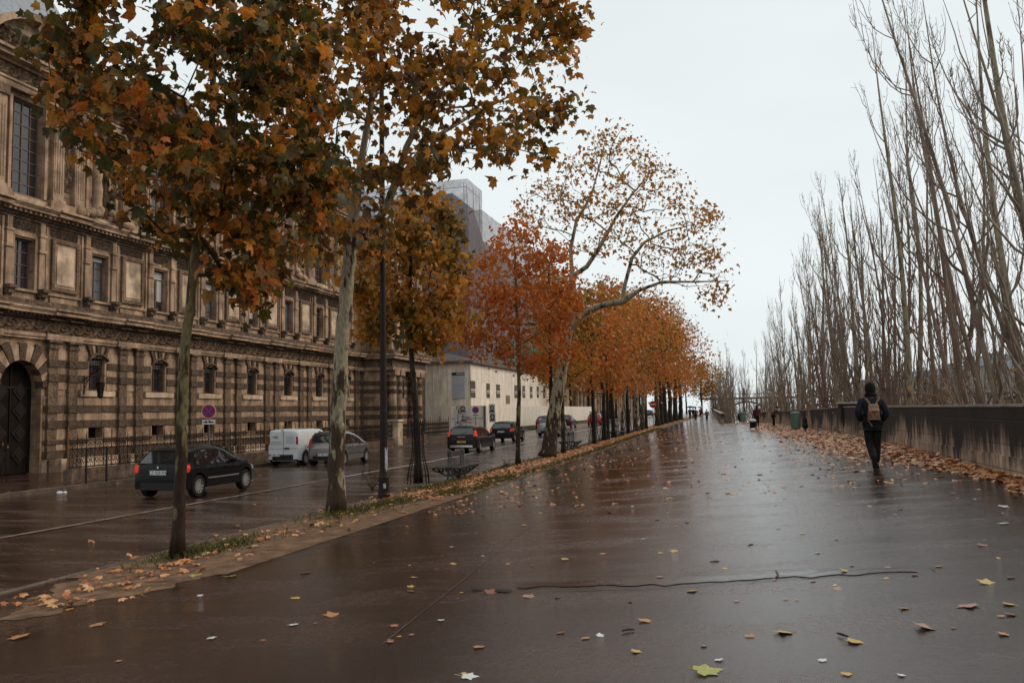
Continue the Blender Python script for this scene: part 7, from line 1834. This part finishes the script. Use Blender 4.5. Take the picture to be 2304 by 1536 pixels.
def person_small(px, py, h, label, coat, leg, hair, facing=0, pose='walk', zf=None, umb=None, group=None, longhair=False, coatlen=0.8):
    q = hit(px, py, zf or zprom); e = empty('person', (q.x, q.y, q.z), label, 'person', group, rz=facing); s_ = h/1.75
    st = 0.12 if pose == 'walk' else 0.03; k = lambda *a: tuple(c*s_ for c in a)
    ln = 0.28 if pose == 'lean' else 0
    sh = (0, ln, 1.42-ln*0.25)
    V = [k(0,0,0.95), k(0,ln*0.5,1.2), k(*sh), k(0,ln*1.1,1.55-ln*0.25), k(-0.19,ln,1.39-ln*0.25), k(-0.25,ln+0.02,1.12), k(-0.2,ln+(0.3 if pose == 'lean' else 0.1),0.95+(0.12 if pose == 'lean' else 0)), k(0.19,ln,1.39-ln*0.25), k(0.27,ln-0.04,1.12), k(0.26,ln+(0.3 if pose == 'lean' else -0.02),0.9+(0.15 if pose == 'lean' else 0)),
         k(-0.09,0,0.88), k(-0.08,st*0.5,0.48), k(-0.08,-st*0.3,0.08), k(-0.08,-st*0.3+0.14,0.04), k(0.09,0,0.88), k(0.08,st,0.48), k(0.08,st,0.08), k(0.08,st+0.14,0.04)]
    if pose == 'pull': V[9] = k(0.30,-0.18,0.80); V[8] = k(0.27,-0.10,1.12)
    if umb: V[8] = k(0.26,0.05,1.15); V[9] = k(0.16,0.25,1.3)
    E = [(0,1),(1,2),(2,3),(2,4),(4,5),(5,6),(2,7),(7,8),(8,9),(0,10),(10,11),(11,12),(12,13),(0,14),(14,15),(15,16),(16,17)]
    R = [(0.14,0.1),(0.13,0.09),(0.14,0.09),0.05,0.055,0.042,0.032,0.055,0.042,0.032,0.085,0.06,0.04,0.03,0.085,0.06,0.04,0.03]
    skin_mesh('body', V, E, [tuple(x*s_ for x in r_) if isinstance(r_, tuple) else r_*s_ for r_ in R], M['skin'], e, 1)
    hc = k(0, ln*1.25+0.02, 1.66-ln*0.35); head_mesh(e, hc, 0.10*s_, M['skin'])
    skin_mesh('trousers', [V[0],V[10],V[11],V[12],V[14],V[15],V[16]], [(0,1),(1,2),(2,3),(0,4),(4,5),(5,6)], [(0.16*s_,0.12*s_),0.1*s_,0.078*s_,0.055*s_,0.1*s_,0.078*s_,0.055*s_], leg, e, 1)
    skin_mesh('coat', [k(0,0,coatlen),k(0,0,1.0),V[1],V[2],k(0,ln*1.05,1.5-ln*0.25),V[4],V[5],V[6],V[7],V[8],V[9]], [(0,1),(1,2),(2,3),(3,4),(3,5),(5,6),(6,7),(3,8),(8,9),(9,10)], [(0.2*s_,0.16*s_),(0.185*s_,0.14*s_),(0.175*s_,0.125*s_),(0.165*s_,0.11*s_),0.07*s_]+[0.075*s_,0.062*s_,0.048*s_]*2, coat, e, 1)
    g = MB(); g.ball((hc[0], hc[1]-0.018*s_, hc[2]+0.02*s_), 0.095*s_, 0.105*s_, 0.125*s_, 12, 8)
    if longhair: g.ball((hc[0], hc[1]-0.07*s_, hc[2]-0.15*s_), 0.10*s_, 0.06*s_, 0.22*s_, 12, 8)
    g.build('hair', hair, e, smooth=True)
    if umb:
        u = empty('umbrella', (q.x, q.y, q.z), umb[1], 'umbrella', rz=facing)
        g = MB(); hp = k(0.16,0.25,1.3); top = (0.08*s_, 0.15*s_, 2.02*s_)
        g.tube([(hp[0],hp[1],hp[2]-0.1), top], 0.010, 5); g.build('shaft', M['iron'], u)
        g = MB(); rd = 0.5
        def cf(a_, b_):
            t = 2*PI*a_; rr = rd*math.sin(b_*PI/2*0.98)*(1-0.05*abs(math.sin(4*t))*b_); return (top[0]+rr*math.cos(t), top[1]+rr*math.sin(t), top[2]-0.27*(1-math.cos(b_*PI/2*0.98)))
        g.grid(16, 6, cf); g.build('canopy', umb[0], u, smooth=True)
    return e
M['darkred'] = mat('dark red coat', (0.09,0.014,0.014), 0.8); M['brownhair'] = mat('dark brown hair', (0.02,0.012,0.009), 0.6); M['greycoat'] = mat('grey coat', (0.10,0.11,0.12), 0.8); M['redjacket'] = mat('red jacket', (0.3,0.03,0.03), 0.7); M['browncoat'] = mat('brown coat', (0.05,0.03,0.02), 0.8)
um1 = mat('blue umbrella cloth', (0.04,0.05,0.2), 0.5); um2 = mat('grey umbrella cloth', (0.3,0.3,0.31), 0.5); um3 = mat('dark umbrella cloth', (0.03,0.03,0.035), 0.5)
person_small(1704, 962, 1.68, 'woman in dark red coat with long dark hair pulling a shopping trolley', M['darkred'], M['trouser'], M['brownhair'], 0, 'pull', longhair=True, coatlen=0.72)
person_small(1741, 960, 1.62, 'person in dark clothes leaning on the parapet with bent back', M['browncoat'], M['trouser'], M['brownhair'], math.radians(-75), 'lean')
q = hit(1694, 966, zprom); e = empty('shopping_trolley', tuple(q), 'small dark wheeled shopping trolley topped with a white bag', 'trolley')
g = MB(); g.rbox(-0.2,0.2,-0.14,0.14,0.12,0.55,0.05); g.build('bag', M['trouser'], e)
g = MB(); g.ball((0,0,0.62), 0.25, 0.18, 0.13, 12, 8); g.ball((-0.1,0.02,0.68), 0.13, 0.12, 0.1, 10, 6); g.build('white_bag', M['white'], e, smooth=True)
g = MB(); g.tube([(0.15,0,0.5),(0.25,0.1,0.85)], 0.012, 5); g.tube([(-0.15,0,0.12),(-0.18,-0.02,0.0)], 0.012, 5); g.build('handle', M['iron'], e)
g = MB()
for sg in (-1,1): g.lathe((sg*0.2,0.1,0.09), [(0,-0.015),(0.09,-0.015),(0.09,0.015),(0,0.015)], 14, 'x')
g.build('wheel', M['tyre'], e)
GP = 'walkers beyond the gap in the parapet'
zb2 = zprom
person_small(1553, 944, 1.75, 'walker in a dark coat under a blue umbrella, leftmost of the group', M['navy'], M['trouser'], M['brownhair'], 0, 'walk', umb=(um1, 'blue umbrella held by the leftmost walker'), group=GP, coatlen=0.7)
person_small(1566, 949, 1.72, 'walker in a long dark brown coat at the front middle of the group', M['browncoat'], M['trouser'], M['brownhair'], 0.2, 'walk', group=GP, coatlen=0.55)
person_small(1560, 942, 1.7, 'walker behind the middle of the group under a dark umbrella', M['navy'], M['trouser'], M['brownhair'], -0.2, 'walk', umb=(um3, 'dark umbrella in the middle of the walking group'), group=GP)
person_small(1576, 940, 1.68, 'walker in a red jacket under a pale grey umbrella', M['redjacket'], M['trouser'], M['brownhair'], 0.1, 'walk', umb=(um2, 'pale grey umbrella above the red jacket'), group=GP)
person_small(1591, 949, 1.5, 'small walker in a pale grey coat, alone at the right of the group', M['greycoat'], M['trouser'], M['brownhair'], 0.3, 'walk', group=GP, coatlen=0.6)
